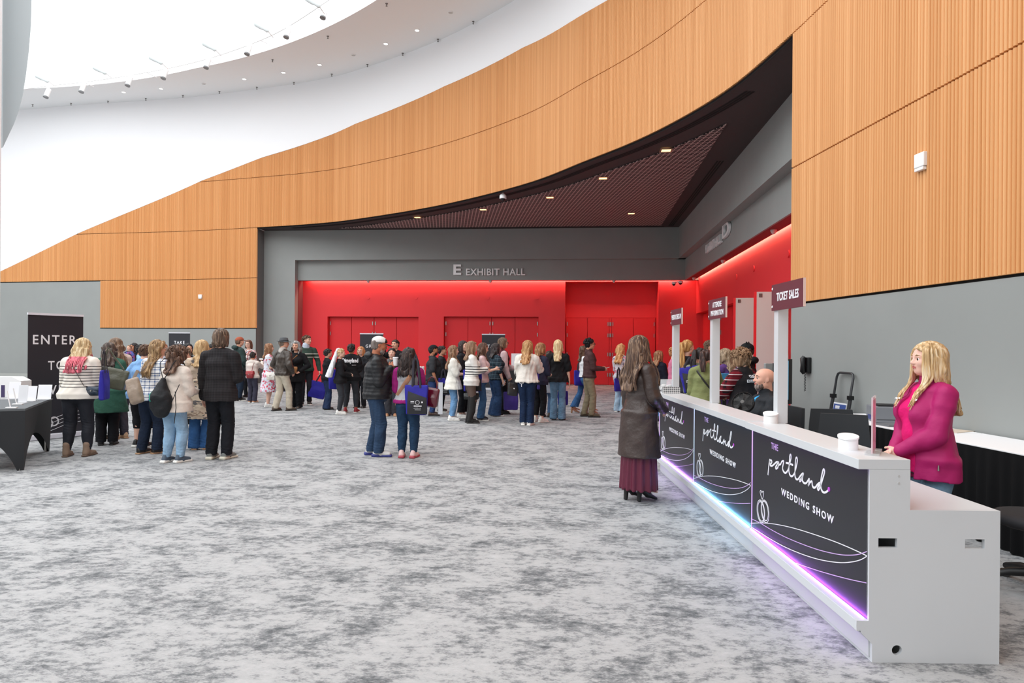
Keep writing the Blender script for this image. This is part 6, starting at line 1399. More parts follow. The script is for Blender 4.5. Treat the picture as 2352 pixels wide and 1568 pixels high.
# ================================================================== LEFT GROUP
stripe1 = stripes('sweater_stripe', (226, 219, 208), (34, 33, 38), .040, .24, .95, 1.27)
A = person(179, 1047, 770, head=-8, label='woman with pink-tipped blonde hair in a cream and black striped sweater, seen from behind', group=BG, w=1.32, lean=.15, arms=('phone_low', 'phone_low'), pitch=12, stance=(.075, .01), res=.009, skin_c=sk1,
  topc=TP(stripe1, e=.034, hem=.035, flare=.004, fold=.006, name='sweater', cuff=.7), bottom=PT(mat('legging_navy', (25, 28, 38), .75, bump=.2, scale=8), .029, e=.010, end=.97, name='leggings'), shoes=SH(mat('suede_tan', (142, 120, 102), .8), mat('heel_brown', (112, 92, 78), .7), 'boot'),
  hair=('long', (196, 166, 122), dict(c2=(232, 214, 178), len=1.75, wave=.012, n=150, az=118, tip=((206, 104, 118), -.62), wd=.46, ew=1.1, vol=1.25, clear=.022)))
c = wpt(A, A['pel'] + V3(.15 * A['s'], -.13, .11)); handbag('crossbody_bag', 'small navy crossbody bag at the back of the woman in the striped sweater', c, -.25, .21, .125, .055, leather((34, 46, 60)), flap=leather((40, 54, 70)), clasp=M_METAL, strap_pts=body_strap(A, (-.04, .27), (.075, .06), e=.045) + [c + V3(-.08, 0, .0)], strap_m=M_DARK, strap_w=.007)
c = at_y(240, 850, 9.28); tote('blue tote bag hanging on the right side of the woman in the striped sweater', c, 1.85, .28, .40, .07, ((-.02, .27),), panel=False, res=.01, seed=3)
green = cloth((52, 92, 76))
A = person(246, 1021, 781, head=-22, label='woman with dark curly hair in a long green coat bending to the left', group=BG, w=1.25, lean=.13, arms=('phone_low', 'front'), pitch=15, res=.010, skin_c=sk2, topc=TP(green, e=.035, hem=.20, flare=.035, name='coat'), bottom=PT(blackpants, .045, e=.016), shoes=SH(blks, drk), hair=('long', (70, 58, 52), dict(c2=(120, 104, 92), len=1.5, wave=.06, wn=3.5, curl=.6, n=130, wd=.46, vol=1.2)))
c = at_y(266, 846, 9.75); handbag('shoulder_bag', 'large olive shoulder bag on the woman in the green coat', c, .25, .36, .29, .12, leather((78, 78, 62)), strap_pts=[c + V3(-.15, 0, -.02), c + V3(-.17, .02, .16), c + V3(-.13, .04, .30), c + V3(-.06, .05, .18), c + V3(.12, 0, -.02)], strap_w=.016, tilt=.22)
person(272, 1007, 770, head=-62, label='woman with long straight brown hair in a beige top behind the green coat', group=BG, w=1.12, lean=.10, arms=('phone', 'phone'), pitch=18, res=.010, skin_c=sk1, topc=TP(cloth((198, 180, 172)), e=.022, hem=.04, name='top'), bottom=PT(cloth((62, 60, 70)), .038, e=.012), shoes=SH(mat('suede_sand', (190, 160, 130), .8), tansole), hair=('long', (112, 88, 70), dict(c2=(158, 130, 106), len=1.7, wave=.010, n=130)))
plaidw = plaid('plaid_white', (232, 231, 230), (92, 112, 150), .085, .26, (60, 76, 112)); djean = denim((30, 40, 58))
A = person(346, 1041, 775, head=22, label='woman with long curly light brown hair in a white and blue plaid shirt', group=BG, w=1.16, lean=.10, roll=.07, yaw=30, arms=('down', 'front'), stance=(.055, .03), res=.009, skin_c=sk2, topc=TP(plaidw, e=.028, hem=.05, flare=.012, name='shirt', fold=.006), bottom=PT(djean, .042, e=.012), shoes=SH(blks, tansole), hair=('long', (142, 112, 78), dict(c2=(196, 166, 124), len=2.1, wave=.05, wn=3.4, curl=.6, n=120, wd=.36, az=95)), extras=(glasses(M_METAL),))
c = at_y(302, 868, 9.0); handbag('sling_bag', 'tan sling bag hanging behind the woman in the plaid shirt', c, -.2, .20, .35, .09, leather((150, 132, 116)), strap_pts=[c + V3(.02, 0, -.02), c + V3(.07, .02, .1)] + body_strap(A, (-.05, .16), (.05, .27), e=.05), strap_w=.02, tilt=-.3, r=.06)
person(327, 1026, 786, head=15, label='person in a light blue tee and black cropped trousers behind the plaid shirt', group=BG, w=1.35, lean=.08, arms=('hip', 'front'), res=.011, skin_c=sk1, topc=TP(cloth((122, 162, 208)), e=.03, sleeve=.42, hem=.05, name='t_shirt'), bottom=PT(blackpants, .046, e=.016, end=.42, knee=.043), shoes=SH(blks, sole_w, 'runner'), hair=('short', (90, 66, 50)))
quilt = cloth((220, 208, 197), key='quilted_cream')
A = person(401, 1061, 793, head=18, label='woman with brown curly hair in a cream quilted jacket carrying a black drawstring bag', group=BG, w=1.22, arms=('down', 'phone_low'), lean=.05, yaw=12, stance=(.055, .02), res=.009, skin_c=sk2, topc=TP(quilt, e=.032, hem=.075, flare=.012, name='jacket', fold=.007, ffreq=30), bottom=PT(denim((142, 174, 202)), .031, e=.012), shoes=SH(mat('sneaker_slate', (74, 88, 104), .6), sole_w, 'runner'), hair=('curly', (96, 72, 60), dict(c2=(150, 118, 98), len=1.3, afro=True, n=380, curl=1.0, th=1.24, wd=.50, lr=.75)))
phone(A, 1, 'white phone held by the woman in the cream quilted jacket', (226, 226, 228))
s = A['s']; c = wpt(A, A['pel'] + V3(-.03 * s, -.19, .20)); t = thing('drawstring_bag', 'black and teal drawstring bag on the back of the cream jacket', 'bag', tuple(c), -A['hd'] - .05)
S = Sculpt(); S.add(Ell((0, 0, -.20), V3(.17, .09, .19)), .02); S.add(Cone((0, 0, -.1), (.02, .02, .10), .13, .035), .05); V_, Q = S.mesh(.01, folds(5, .006, 26)); fc = V_[Q].mean(1); np_mesh('bag_body', V_, Q, [cloth((32, 33, 36), .6), cloth((36, 140, 118), .6)], t, ((fc[:, 0] < -.045 - (fc[:, 2] + .2) * .12) & (fc[:, 2] > -.17)).astype(int))
for x in (-.11, .12): MB().tube([(.02, .02, .10), (x * .7, .06, .24), (x, .09, .33), (x, .15, .385), (x, .23, .36), (x, .28, .27)], .006, 6).build('strap', M_DARK, t)
MB().tube([(.12, 0, -.3), (.22, .05, -.02), (.25, .06, .05)], .005, 6).build('strap', M_DARK, t); MB().tube([(.2, .04, -.04), (.24, .02, -.25), (.23, .0, -.45)], .005, 6).build('cord', M_DARK, t)
person(367, 0, 793, Y=12.6, head=160, label='white-haired person in a pale top, only head and shoulders seen between the curls', group=BG, res=.014, skin_c=sk2, topc=TP(cloth((206, 218, 226)), e=.02, hem=.04), bottom=PT(blackpants), shoes=SH(), hair=('short', (232, 231, 228), dict(c2=(246, 246, 244))))
camo = blotches('camo_coat', (204, 186, 164), [(150, 128, 112), (96, 92, 92), (186, 168, 150)], 7, .56, .59, (1, 1, 2.6))
person(461, 1031, 776, head=-14, label='blonde woman in a long beige camouflage coat', group=BG, w=1.12, yaw=8, arms=('front', 'front'), res=.010, skin_c=sk1, topc=TP(camo, e=.035, hem=.235, flare=.012, name='coat', fold=.006), bottom=PT(denim((52, 92, 142)), .055, e=.012), shoes=SH(mat('leather_tan', (186, 134, 98), .45), tansole), hair=('long', (190, 156, 112), dict(c2=(224, 196, 152), len=1.15, wave=.014, n=140, wd=.40)))
plaidk = plaid('plaid_black', (36, 34, 36), (60, 58, 60), .022, .26)
A = person(505, 1053, 748, head=6, sex='m', label='tall man with brown hair in a black plaid shirt, seen from behind', group=BG, w=1.05, arms=('down', 'front'), stance=(.055, .01), res=.009, skin_c=sk1, topc=TP(plaidk, e=.034, hem=.075, flare=.012, name='shirt', fold=.007, cuff=1.0), bottom=PT(cloth((25, 27, 33)), .042, e=.018), shoes=SH(mat('sneaker_grey', (118, 122, 120), .7), mat('sole_cream', (216, 212, 196), .6), 'runner'), hair=('long', (92, 74, 62), dict(c2=(148, 124, 104), len=.60, wave=.02, n=150, wd=.29, th=.95, az=120, ew=.7)))
# background people near the grey wall
person(273, 0, 784, Y=16.5, head=120, label='person with short dark hair and a white hood, far left background', res=.016, skin_c=sk3, sex='m', topc=TP(cloth((228, 226, 224)), e=.03, hood=True), bottom=PT(blackpants), shoes=SH(), hair=('short', (40, 34, 32)))
A = person(308, 0, 785, Y=17.6, head=200, label='dark-haired woman holding a small child in the far left background', res=.016, skin_c=sk3, arms=('front', 'front'), topc=TP(blk2, e=.02), bottom=PT(blackpants), shoes=SH(), hair=('long', (38, 32, 32), dict(len=.8, n=60)))
A = person(297, 0, 0, pos=(at_y(296.5, 800, 17.25)[0], 17.25, 0), h=.92, head=180, label='small child in dark clothes held up by the dark-haired woman', res=.014, skin_c=sk1, topc=TP(blotches('child_top', (46, 44, 66), [(150, 80, 130), (90, 100, 170)], 16), e=.015), bottom=PT(blk2), shoes=SH(), hair=('short', (150, 118, 92))); A['root'].location.z = .62
person(323, 0, 788, Y=15.5, head=60, label='dark-haired person in light blue, sliver seen behind the curly blonde hair', res=.016, skin_c=sk3, topc=TP(cloth((150, 190, 222)), e=.02), bottom=PT(blackpants), shoes=SH(), hair=('short', (36, 30, 30)))
person(375, 0, 786, Y=15.0, head=110, label='person with reddish hair, only the head seen above the white-haired head', res=.016, skin_c=sk2, topc=TP(cloth((180, 180, 190)), e=.02), bottom=PT(blackpants), shoes=SH(), hair=('short', (150, 86, 60)))
person(431, 0, 785, Y=14.0, head=130, label='woman with glossy black hair facing right under the TAKE banner', res=.014, skin_c=sk2, topc=TP(blk2, e=.02), bottom=PT(blackpants), shoes=SH(), hair=('long', (26, 24, 28), dict(len=.9, n=70)))
person(444, 0, 792, Y=12.6, head=200, pitch=25, label='person in a white shirt with a blue strap bending beside the camouflage coat', res=.014, skin_c=sk2, lean=.25, arms=('front', 'front'), topc=TP(cloth((224, 228, 236)), e=.03), bottom=PT(blackpants), shoes=SH(), hair=('short', (120, 100, 80)), extras=(strap(cloth((60, 66, 120)), (-.02, 0, .28), (.03, 0, .1), .012, 'lanyard', True),))
person(484, 0, 787, Y=15.5, head=90, label='dark-haired person, sliver seen between the blonde woman and the plaid shirt', res=.016, skin_c=sk3, topc=TP(blk2, e=.02), bottom=PT(blackpants), shoes=SH(), hair=('short', (32, 28, 28)))

# ================================================================== GROUP LEFT OF THE RED DOORS
navyj = denim((44, 54, 82))
A = person(549, 920, 771, head=48, sex='m', label='man in a dark green hoodie and rust-coloured cap', group=QG, w=1.05, res=.012, skin_c=sk2, arms=('down', ((.0, .12, -.26), (.6, -1, 0))), topc=TP(cloth((47, 64, 62)), e=.028, hood=True, hem=.03, name='hoodie'), bottom=PT(denim((28, 40, 56)), .034), shoes=SH(blks, sole_w), hair=('short', (110, 84, 66), dict(hat=True)), extras=(cap_hat(cloth((164, 88, 66))),))
person(571, 0, 778, Y=20.3, head=185, label='woman with glasses and brown hair in a floral blouse facing the camera', group=QG, res=.013, skin_c=sk1, topc=TP(blotches('floral_blouse', (226, 214, 212), [(190, 90, 100), (60, 60, 90), (150, 110, 100)], 16), e=.02), bottom=PT(blackpants), shoes=SH(blks, drk), hair=('long', (104, 72, 58), dict(len=.65, n=60)), extras=(glasses(M_METAL),))
A = person(580, 924, 806, head=12, label='short woman with a dark bun in a cream top raising a camera', group=QG, w=1.1, res=.012, skin_c=sk3, arms=('front', ((-.05, .24, .0), (.5, 0, -1))), topc=TP(cloth((222, 211, 202)), e=.024, hem=.035, name='top'), bottom=PT(cloth((58, 57, 72)), .046, e=.012), shoes=SH(mat('leather_tan', (186, 134, 98), .45), sole_w), hair=('bun', (44, 36, 34), dict(at=(0, -.32, .5))))
c = hand_w(A, 1) + V3(0, 0, .03); t = thing('camera', 'small black and white camera held up by the short woman in cream', 'camera', tuple(c), -A['hd']); MB().box(-.06, .06, -.02, .02, -.03, .045).build('camera_body', M_BLKPL, t, bevel=.006); MB().cyl((0, .02, 0), (0, .05, 0), .026, n=16).build('lens', M_DARK, t); MB().box(-.06, .06, -.021, -.0195, .0, .045).build('back_plate', M_PLASTICW, t)
c = wpt(A, V3(.03, -.17, .86)); handbag('crossbody_bag', 'dark red round bag on the back of the short woman in cream', c, -A['hd'], .22, .20, .09, leather((142, 40, 46)), flap=leather((158, 48, 52)), clasp=M_METAL, strap_pts=body_strap(A, (.07, .27), (.03, .08), e=.04), strap_w=.007, r=.08)
floral = blotches('floral_dress', (222, 224, 234), [(206, 62, 82), (214, 120, 140)], 13, .57, .60)
A = person(617, 934, 786, head=70, label='woman with curly auburn hair in a white dress with red flowers', group=QG, w=1.15, res=.011, skin_c=sk1, arms=('front', 'front'), topc=TP(floral, e=.016, sleeve=.32, se=.018, hem=.275, flare=.045, name='dress', fold=.006), shoes=SH(wht, sole_w), hair=('long', (148, 106, 78), dict(c2=(190, 150, 116), len=1.25, wave=.06, wn=3.2, curl=.6, n=90)))
c = at_y(623, 855, 16.75); handbag('handbag', 'white handbag with a ring handle in front of the floral dress', c, -.2, .24, .19, .09, leather((230, 224, 214)), flap=leather((236, 230, 222)), clasp=M_METAL, loop=(.075, .22))
leatherj = leather((66, 57, 50))
A = person(650, 943, 773, head=38, sex='m', label='man in a grey fedora, brown leather jacket and khaki trousers', group=QG, w=1.06, belly=.1, yaw=32, stance=(.06, .07), res=.010, skin_c=sk2, arms=('pocket', 'pocket'), topc=TP(leatherj, e=.032, hem=.03, name='jacket', fold=.008, ffreq=40), bottom=PT(cloth((196, 186, 168)), .042, e=.016), shoes=SH(brns, drk), hair=('short', (120, 104, 92), dict(hat=True)), extras=(fedora(cloth((92, 94, 97)), cloth((40, 40, 42))), scarf(cloth((196, 190, 184)))))
A = person(679, 937, 781, head=183, label='grey curly-haired woman in a black blazer facing the camera', group=QG, w=1.18, res=.010, skin_c=sk2, arms=('hip', 'front'), topc=TP(blk, e=.026, hem=.12, name='blazer', vneck=True), bottom=PT(blackpants, .05, e=.014), shoes=SH(blks, drk), hair=('long', (136, 134, 133), dict(c2=(190, 189, 188), len=.95, wave=.06, wn=3, curl=.7, n=130, wd=.46, th=1.08, vol=1.3)))
c = at_y(671, 842, 16.75); handbag('crossbody_bag', 'tan leather crossbody bag in front of the grey-haired woman', c, .2, .24, .16, .07, leather((164, 112, 66)), flap=leather((178, 124, 76)), strap_pts=body_strap(A, (-.045, .27), (.10, .11), True, .045), strap_w=.014)
tote('blue and black tote hanging between the khaki trousers and the grey-haired woman', at_y(662, 862, 16.9), .35, .30, .40, .07, ((0, .1),), face=-1, pr=False, seed=6)
sw16 = stripes('rugby_stripe', (54, 70, 62), (226, 220, 210), .085, .22, 1.20, 1.36, .03)
A = person(702, 930, 767, head=158, sex='m', label='young man in a green sweater with white stripes holding a blue tote', group=QG, w=.98, yaw=-48, res=.010, skin_c=sk1, arms=((( .07, .05, -.30), (.5, -1, 0)), 'down'), topc=TP(sw16, e=.022, hem=.03, name='sweater'), bottom=PT(cloth((38, 38, 44)), .034), shoes=SH(mat('sneaker_dark', (60, 52, 50), .6), sole_w), hair=('short', (96, 68, 50), dict(lift=.14, lock=.30)), extras=(scarf(cloth((196, 206, 222))),))
c = hand_w(A, -1); tote('large plain blue tote held low by the young man in the striped sweater', c + V3(0, 0, -.20), .08, .44, .44, .10, ((0, .20),), panel=False, tilt=.22, seed=8)
# around the veil
A = person(752, 940, 798, head=62, label='woman with dark hair in a black jacket and flared jeans behind the veil', group=QG, res=.012, skin_c=sk2, arms=('down', 'front'), topc=TP(blk, e=.03, hem=.04), bottom=PT(denim((40, 54, 84)), .052), shoes=SH(blks, drk), hair=('bun', (44, 38, 38), dict(at=(0, -.5, -.1))))
tote('blue tote hanging beside the long white veil', at_y(768, 848, 15.9), .5, .26, .46, .07, ((0, .22),), panel=False, seed=9)
A = person(781, 951, 797, head=75, label='blonde woman wearing a long white bridal veil', group=QG, w=1.05, res=.011, skin_c=sk1, arms=('front', 'front'), topc=TP(blk, e=.022, hem=.05), bottom=PT(legging, .030, e=.008, end=.95, name='leggings'), shoes=SH(wht, sole_w), hair=('bun', (196, 166, 122), dict(at=(0, -.52, .15), c2=(226, 204, 164))))
S = Sculpt(); a_ = A['H'](0, -.40, .42); b_ = A['neck'] - A['fw'] * .24 - V3(0, 0, .40)
S.add(ECone(A['H'](0, -.2, .50), a_, (.05, .02), (.06, .03), A['rt']), .02); S.add(ECone(a_, b_, (.055, .030), (.15, .075), A['rt'], .25), .02); S.cut((0, 0, -1), -b_[2])
V_, Q = S.mesh(.010, wobble((.006, (90, 60, 4), 0), (.004, (150, -110, 6), 1))); np_mesh('veil', V_, Q, mat('veil_tulle', (226, 230, 236), .8), A['root'])
A = person(806, 947, 786, head=2, label='woman with a dark low bun in a black jersey with white lettering', group=QG, w=1.12, stance=(.075, .01), res=.010, skin_c=sk3, arms=('front', 'front'), topc=TP(blk, e=.034, hem=.06, name='jersey'), bottom=PT(legging, .028, e=.008, end=.84, name='leggings'), shoes=SH(mat('sneaker_red', (150, 40, 48), .6), sole_w), hair=('bun', (44, 36, 34), dict(at=(0, -.46, -.22))), extras=(back_text('Disneyland', M_PRINT, .37, .125, .225), back_text('RESORT', M_PRINT, .09, .018, .168, x=.10)))
person(829, 0, 793, Y=17.2, head=190, label='woman with auburn hair and glasses facing the camera behind the black jersey', group=QG, res=.013, skin_c=sk1, topc=TP(blk2, e=.02), bottom=PT(blackpants, .04), shoes=SH(blks, drk), hair=('long', (186, 128, 84), dict(len=.7, n=60)), extras=(glasses(M_METAL),))

# ================================================================== MIDDLE PAIR
puffer = mat('puffer_black', (30, 31, 34), .5, bump=.35, scale=10, bscale=18, spec=.4); jean21 = denim((46, 66, 92))
A = person(865, 1046, 766, head=78, sex='m', label='man in a white cap and black padded jacket with a long grey beard', w=1.20, belly=.28, pitch=12, stance=(.055, .03), res=.0085, skin_c=(186, 118, 88), arms=('front', ((-.03, .105, -.06), (.3, -.7, -1))), topc=TP(puffer, e=.034, hem=.045, hood=True, puff=.055, name='jacket', fold=.005), bottom=PT(jean21, .044, e=.014), shoes=SH(mat('sneaker_pale', (214, 214, 212), .6), mat('sole_blue', (52, 60, 130), .5), 'runner'), hair=('short', (120, 110, 104), dict(hat=True)), beard=((140, 132, 126), .30, (200, 196, 192)), extras=(cap_hat(mat('cap_white', (232, 228, 226), .8, bump=.6, scale=40, bscale=120), cloth((40, 40, 42))),))
c = hand_w(A, 1) + V3(.035, -.01, .03); t = thing('coffee_cup', 'white paper coffee cup held by the man in the white cap', 'cup', tuple(c)); MB().lathe([(.001, -.05), (.030, -.05), (.040, .055), (.001, .055)], n=20).build('cup_body', M_PLASTICW, t, smooth=40); MB().lathe([(.043, .055), (.043, .064), (.036, .072), (.001, .072)], n=20).build('lid', M_PRINT, t, smooth=40)
# emblem on the shoulder of the jacket
q = A['neck'] - A['fw'] * .10 - A['up'] * .085; 
magenta = cloth((152, 34, 112)); grey24 = cloth((172, 172, 176), key='raglan_grey')
A = person(937, 1050, 795, head=4, label='woman with dark curly hair in a grey shirt with magenta sleeves, seen from behind', w=1.14, stance=(.055, .0), res=.0085, skin_c=sk4, arms=('front', 'front'), topc=TP([grey24, magenta], e=.020, hem=.02, name='shirt', sleeve_m=magenta, mi=lambda fc, P: (fc[:, 2] < P['pel'][2] + .012 * P['s']).astype(int)), bottom=PT(denim((36, 60, 86)), .029, e=.011), shoes=SH(mat('sneaker_pink', (232, 196, 194), .6), mat('sole_rose', (176, 74, 86), .6), 'runner'), hair=('long', (46, 36, 35), dict(c2=(92, 74, 68), len=1.45, wave=.07, wn=4, curl=.9, n=320, wd=.52, th=1.10, ew=1.0, vol=1.5, lr=.85)))
s = A['s']; c = at_y(957, 884, 9.42); tote('blue and black event tote on the right shoulder of the woman with magenta sleeves', c, -.10, .31, .41, .09, ((-.015, .42),), seed=4, res=.009)
c = at_y(991, 890, 9.55); handbag('handbag', 'shiny burgundy handbag on the right elbow of the woman with magenta sleeves', c, -.25, .24, .27, .10, mat('patent_burgundy', (96, 16, 34), .16, spec=.8, bump=.3, scale=5, bscale=8), loop=(.08, .16), tilt=.12)
pts = body_strap(A, (.065, .265), (-.085, .05), e=.032); c = pts[-1] + V3(-.01, .15, -.0); handbag('sling_bag', 'tan sling bag with a wide strap across the back of the woman with magenta sleeves', c, 1.45, .22, .16, .05, leather((186, 136, 102)), strap_pts=pts, strap_w=.036, strap_m=leather((196, 146, 112)))
A = person(908, 0, 777, Y=17.6, head=-160, sex='m', label='man with dark hair in a black jacket by the GRAB banner', group=QG, res=.013, skin_c=sk2, arms=('down', 'raise'), topc=TP(blk, e=.03), bottom=PT(blackpants), shoes=SH(blks, drk), hair=('short', (60, 46, 40)))
person(899, 955, 796, head=178, label='woman in a black jacket and wide dark trousers facing the camera behind the cap man', group=QG, res=.011, skin_c=sk1, arms=('front', 'front'), topc=TP(leather((36, 34, 36)), e=.026, hem=.05), bottom=PT(cloth((54, 54, 60)), .06), shoes=SH(mat('leather_tan', (186, 134, 98), .45), tansole), hair=('bun', (50, 40, 38), dict(at=(0, -.45, .3))))
tag(MB().box(-.35, .35, -.25, .25, 0, .76).build('low_table', mat('table_grey', (70, 70, 74), .6)), 'small dark table behind the woman with magenta sleeves', 'table').location = (*at_y(966, 850, 19.0)[:2], 0)
for i in range(3):
    b_ = tag(MB().lathe([(.001, 0), (.05, 0), (.05, .12), (.025, .17), (.035, .19), (.035, .24), (.001, .25)], n=16).build('white_bottle', M_PLASTICW, smooth=50), 'white bottle on the small dark table, %s of three' % ('left', 'middle', 'right')[i], 'bottle', 'white bottles on the small dark table'); p = at_y(961 + i * 5.5, 840, 18.85); b_.location = (p[0], p[1], .761)

# ================================================================== QUEUE BY THE MIDDLE RED DOORS
A = person(994, 954, 789, head=82, sex='m', label='bearded man in a black polo shirt and black cap holding a white board', group=QG, w=1.16, belly=.22, res=.010, skin_c=(178, 122, 92), arms=('bag', 'bag'), topc=TP(cloth((46, 47, 51)), e=.022, sleeve=.46, se=.006, hem=.03, collar=.018, name='polo_shirt'), bottom=PT(denim((48, 68, 112)), .036), shoes=SH(mat('leather_oxblood', (70, 50, 44), .4), drk), hair=('short', (30, 28, 28), dict(hat=True)), beard=((34, 30, 30), .04), extras=(cap_hat(cloth((28, 28, 31))),))
c = hand_w(A, 1); t = thing('rolled_board', 'tall white board held by the man in the black polo', 'board', (c[0] + .06, c[1] - .02, .06), .3); MB().box(-.05, .05, -.02, .02, 0, .70).build('sheet', M_PRINT, t); MB().box(-.052, -.047, -.021, .021, 0, .70).build('edge', mat('edge_grey', (150, 150, 152), .6), t)
person(1014, 946, 791, head=88, label='dark-haired woman in black behind the man in the black polo', group=QG, res=.012, skin_c=sk4, arms=('front', 'front'), topc=TP(blk2, e=.022, hem=.05), bottom=PT(blackpants, .036), shoes=SH(mat('sneaker_dark', (60, 52, 50), .6), sole_w), hair=('bun', (48, 40, 38), dict(at=(0, -.45, .1))))
tote('black-fronted tote beside the white board', at_y(1018, 868, 15.3), .25, .30, .38, .08, ((0, .2),), seed=12)
jl = denim((108, 150, 192))
A = person(1040, 965, 790, head=80, label='woman with long light brown hair in a white peplum blouse and jeans', group=QG, w=1.10, res=.010, skin_c=sk1, arms=('phone_low', 'phone_low'), topc=TP(cloth((226, 223, 214)), e=.020, sleeve=.50, se=.018, hem=.10, flare=.035, name='blouse', fold=.006), bottom=PT(jl, .031, end=.93), shoes=SH(wht, sole_w), hair=('long', (138, 104, 80), dict(c2=(178, 142, 112), len=1.75, wave=.02, n=110)))
A = person(1063, 959, 779, head=108, yaw=22, label='woman with dark wavy hair in a black sweatshirt and black trousers', group=QG, w=1.18, res=.010, skin_c=sk1, arms=('front', 'front'), topc=TP(cloth((33, 34, 40)), e=.028, hem=.05, name='sweatshirt'), bottom=PT(blackpants, .046, e=.014, end=.88), shoes=SH(wht, sole_w), hair=('long', (50, 42, 42), dict(c2=(92, 78, 76), len=.85, wave=.03, n=100)))
stripe2 = stripes('sweater_stripe_b', (228, 224, 218), (30, 30, 36), .052, .34, .95, 1.19)
A = person(1082, 971, 780, head=74, label='woman with straight brown hair in a cream striped sweater and tall black boots', group=QG, w=1.05, res=.009, skin_c=sk1, arms=('phone', 'phone'), topc=TP(stripe2, e=.024, hem=.06, name='sweater'), bottom=PT(mat('tights_brown', (92, 74, 66), .7), .028, e=.002, end=.22, knee=.034, name='tights'), shoes=SH(mat('suede_black', (27, 25, 26), .85), drk, 'tall'), hair=('long', (140, 108, 84), dict(c2=(184, 150, 122), len=1.05, wave=.010, n=120)), extras=(glasses(M_METAL),))
phone(A, 1, 'black phone held by the woman in the striped sweater and tall boots')
s = A['s']; c = wpt(A, V3(-.25, .08, 1.08)); tote('blue and black event tote on the arm of the woman in tall boots', c, -.10, .38, .45, .10, ((-.06, .42),), seed=14, res=.009)
c = wpt(A, V3(-.22, .05, .60)); handbag('crossbody_bag', 'black bag with a pearl clasp under the event tote of the woman in tall boots', c, -.1, .32, .14, .10, leather((30, 30, 31)), clasp=M_PRINT, strap_pts=[c + V3(-.1, 0, -.02), c + V3(-.08, .03, .5)], strap_w=.008)
A = person(1106, 965, 783, head=84, label='woman with long dark brown hair in a pale pink top and flared jeans', group=QG, w=1.0, res=.010, skin_c=sk1, arms=('phone', 'phone'), pitch=14, topc=TP(cloth((220, 192, 194)), e=.018, sleeve=.62, hem=.03), bottom=PT(denim((62, 94, 132)), .046), shoes=SH(mat('flats_navy', (36, 36, 48), .5), sole_w), hair=('long', (92, 66, 54), dict(c2=(134, 100, 82), len=1.35, wave=.016, n=100)))
phone(A, 1, 'pale phone held by the woman in the pink top', (170, 150, 156))
A = person(1138, 955, 785, head=68, label='woman with dark bobbed hair in a dark plaid shirt and wide jeans', group=QG, w=1.12, res=.010, skin_c=sk1, arms=('down', 'bag'), topc=TP(plaid('plaid_navy', (34, 44, 54), (66, 88, 100), .09, .2, (96, 112, 120)), e=.03, sleeve=.56, hem=.02, name='shirt'), bottom=PT(denim((46, 70, 106)), .072, e=.014), shoes=SH(blks, sole_w), hair=('long', (56, 48, 48), dict(c2=(98, 88, 88), len=.75, wave=.03, n=110, wd=.42)), extras=(glasses(mat('frame_red', (150, 30, 40), .3)),))
phone(A, 1, 'pale phone held low by the woman in the dark plaid shirt', (200, 200, 206), 1.2)
A = person(1154, 950, 772, head=78, sex='m', label='tall person with brown hair in a burgundy vest and pink sleeves', group=QG, w=.98, res=.011, skin_c=sk2, arms=('front', 'bag'), topc=TP(cloth((74, 26, 36)), e=.03, hem=.04, sleeve_m=cloth((206, 180, 182)), name='vest'), bottom=PT(blackpants, .034), shoes=SH(blks, drk), hair=('long', (112, 88, 70), dict(len=.6, n=80)), extras=(glasses(M_BLKPL),))
c = hand_w(A, 1); tote('plain purple-blue tote held by the person in the burgundy vest', c + V3(.03, -.02, -.26), .35, .34, .42, .09, ((0, .26),), panel=False, seed=16, body=mat('tote_violet', (66, 48, 140), .6))
cream = cloth((226, 219, 210), key='fleece_cream')
A = person(1210, 976, 778, head=14, yaw=18, label='woman with strawberry blonde hair in a cream fleece, seen from behind', group=QG, w=1.12, stance=(.04, .0), res=.009, skin_c=sk1, arms=('front', ((-.06, .22, -.10), (.7, -.2, -1))), topc=TP(cream, e=.042, hem=.015, collar=.02, name='fleece', fold=.008, cuff=.6), bottom=PT(denim((28, 44, 72)), .044), shoes=SH(wht, sole_w), hair=('long', (176, 128, 82), dict(c2=(222, 182, 132), len=1.45, wave=.04, wn=2.6, n=140, wd=.42)))
c = wpt(A, V3(-.26, -.05, .84)); handbag('shoulder_bag', 'black shoulder bag at the left hip of the woman in the cream fleece', c, .35, .22, .26, .09, leather((40, 40, 42)), clasp=M_PRINT, tilt=.15, strap_pts=[c + V3(0, 0, -.02), c + V3(.05, .02, .35), c + V3(.1, .03, .55)])
emb = MB()
for sg in (-1, 1): stroke(emb, [(0, 0), (sg * .012, .03), (sg * .035, .04), (sg * .05, .065)], .004, 0)
stroke(emb, [(0, -.03), (0, .035)], .007, 0, False); o = emb.build('pocket_emblem', M_PRINT, A['root']); o.location = A['pel'] + V3(-.045 * A['s'], -A['hw'][1] - .028, -.045 * A['s'])
A = person(1239, 969, 783, head=45, label='woman in navy with cropped black trousers and white sneakers beside the cream fleece', group=QG, res=.011, skin_c=sk1, arms=('front', 'front'), pitch=15, topc=TP(cloth((44, 46, 66)), e=.024, hem=.05), bottom=PT(blackpants, .032, end=.82), shoes=SH(wht, sole_w), hair=('long', (150, 108, 72), dict(c2=(196, 150, 106), len=1.0, wave=.03, n=80)))
tote('purple-blue tote beside the cream fleece', at_y(1241, 856, 14.2), 1.2, .26, .34, .07, ((0, .2),), panel=False, seed=18, body=_mats['tote_violet'])
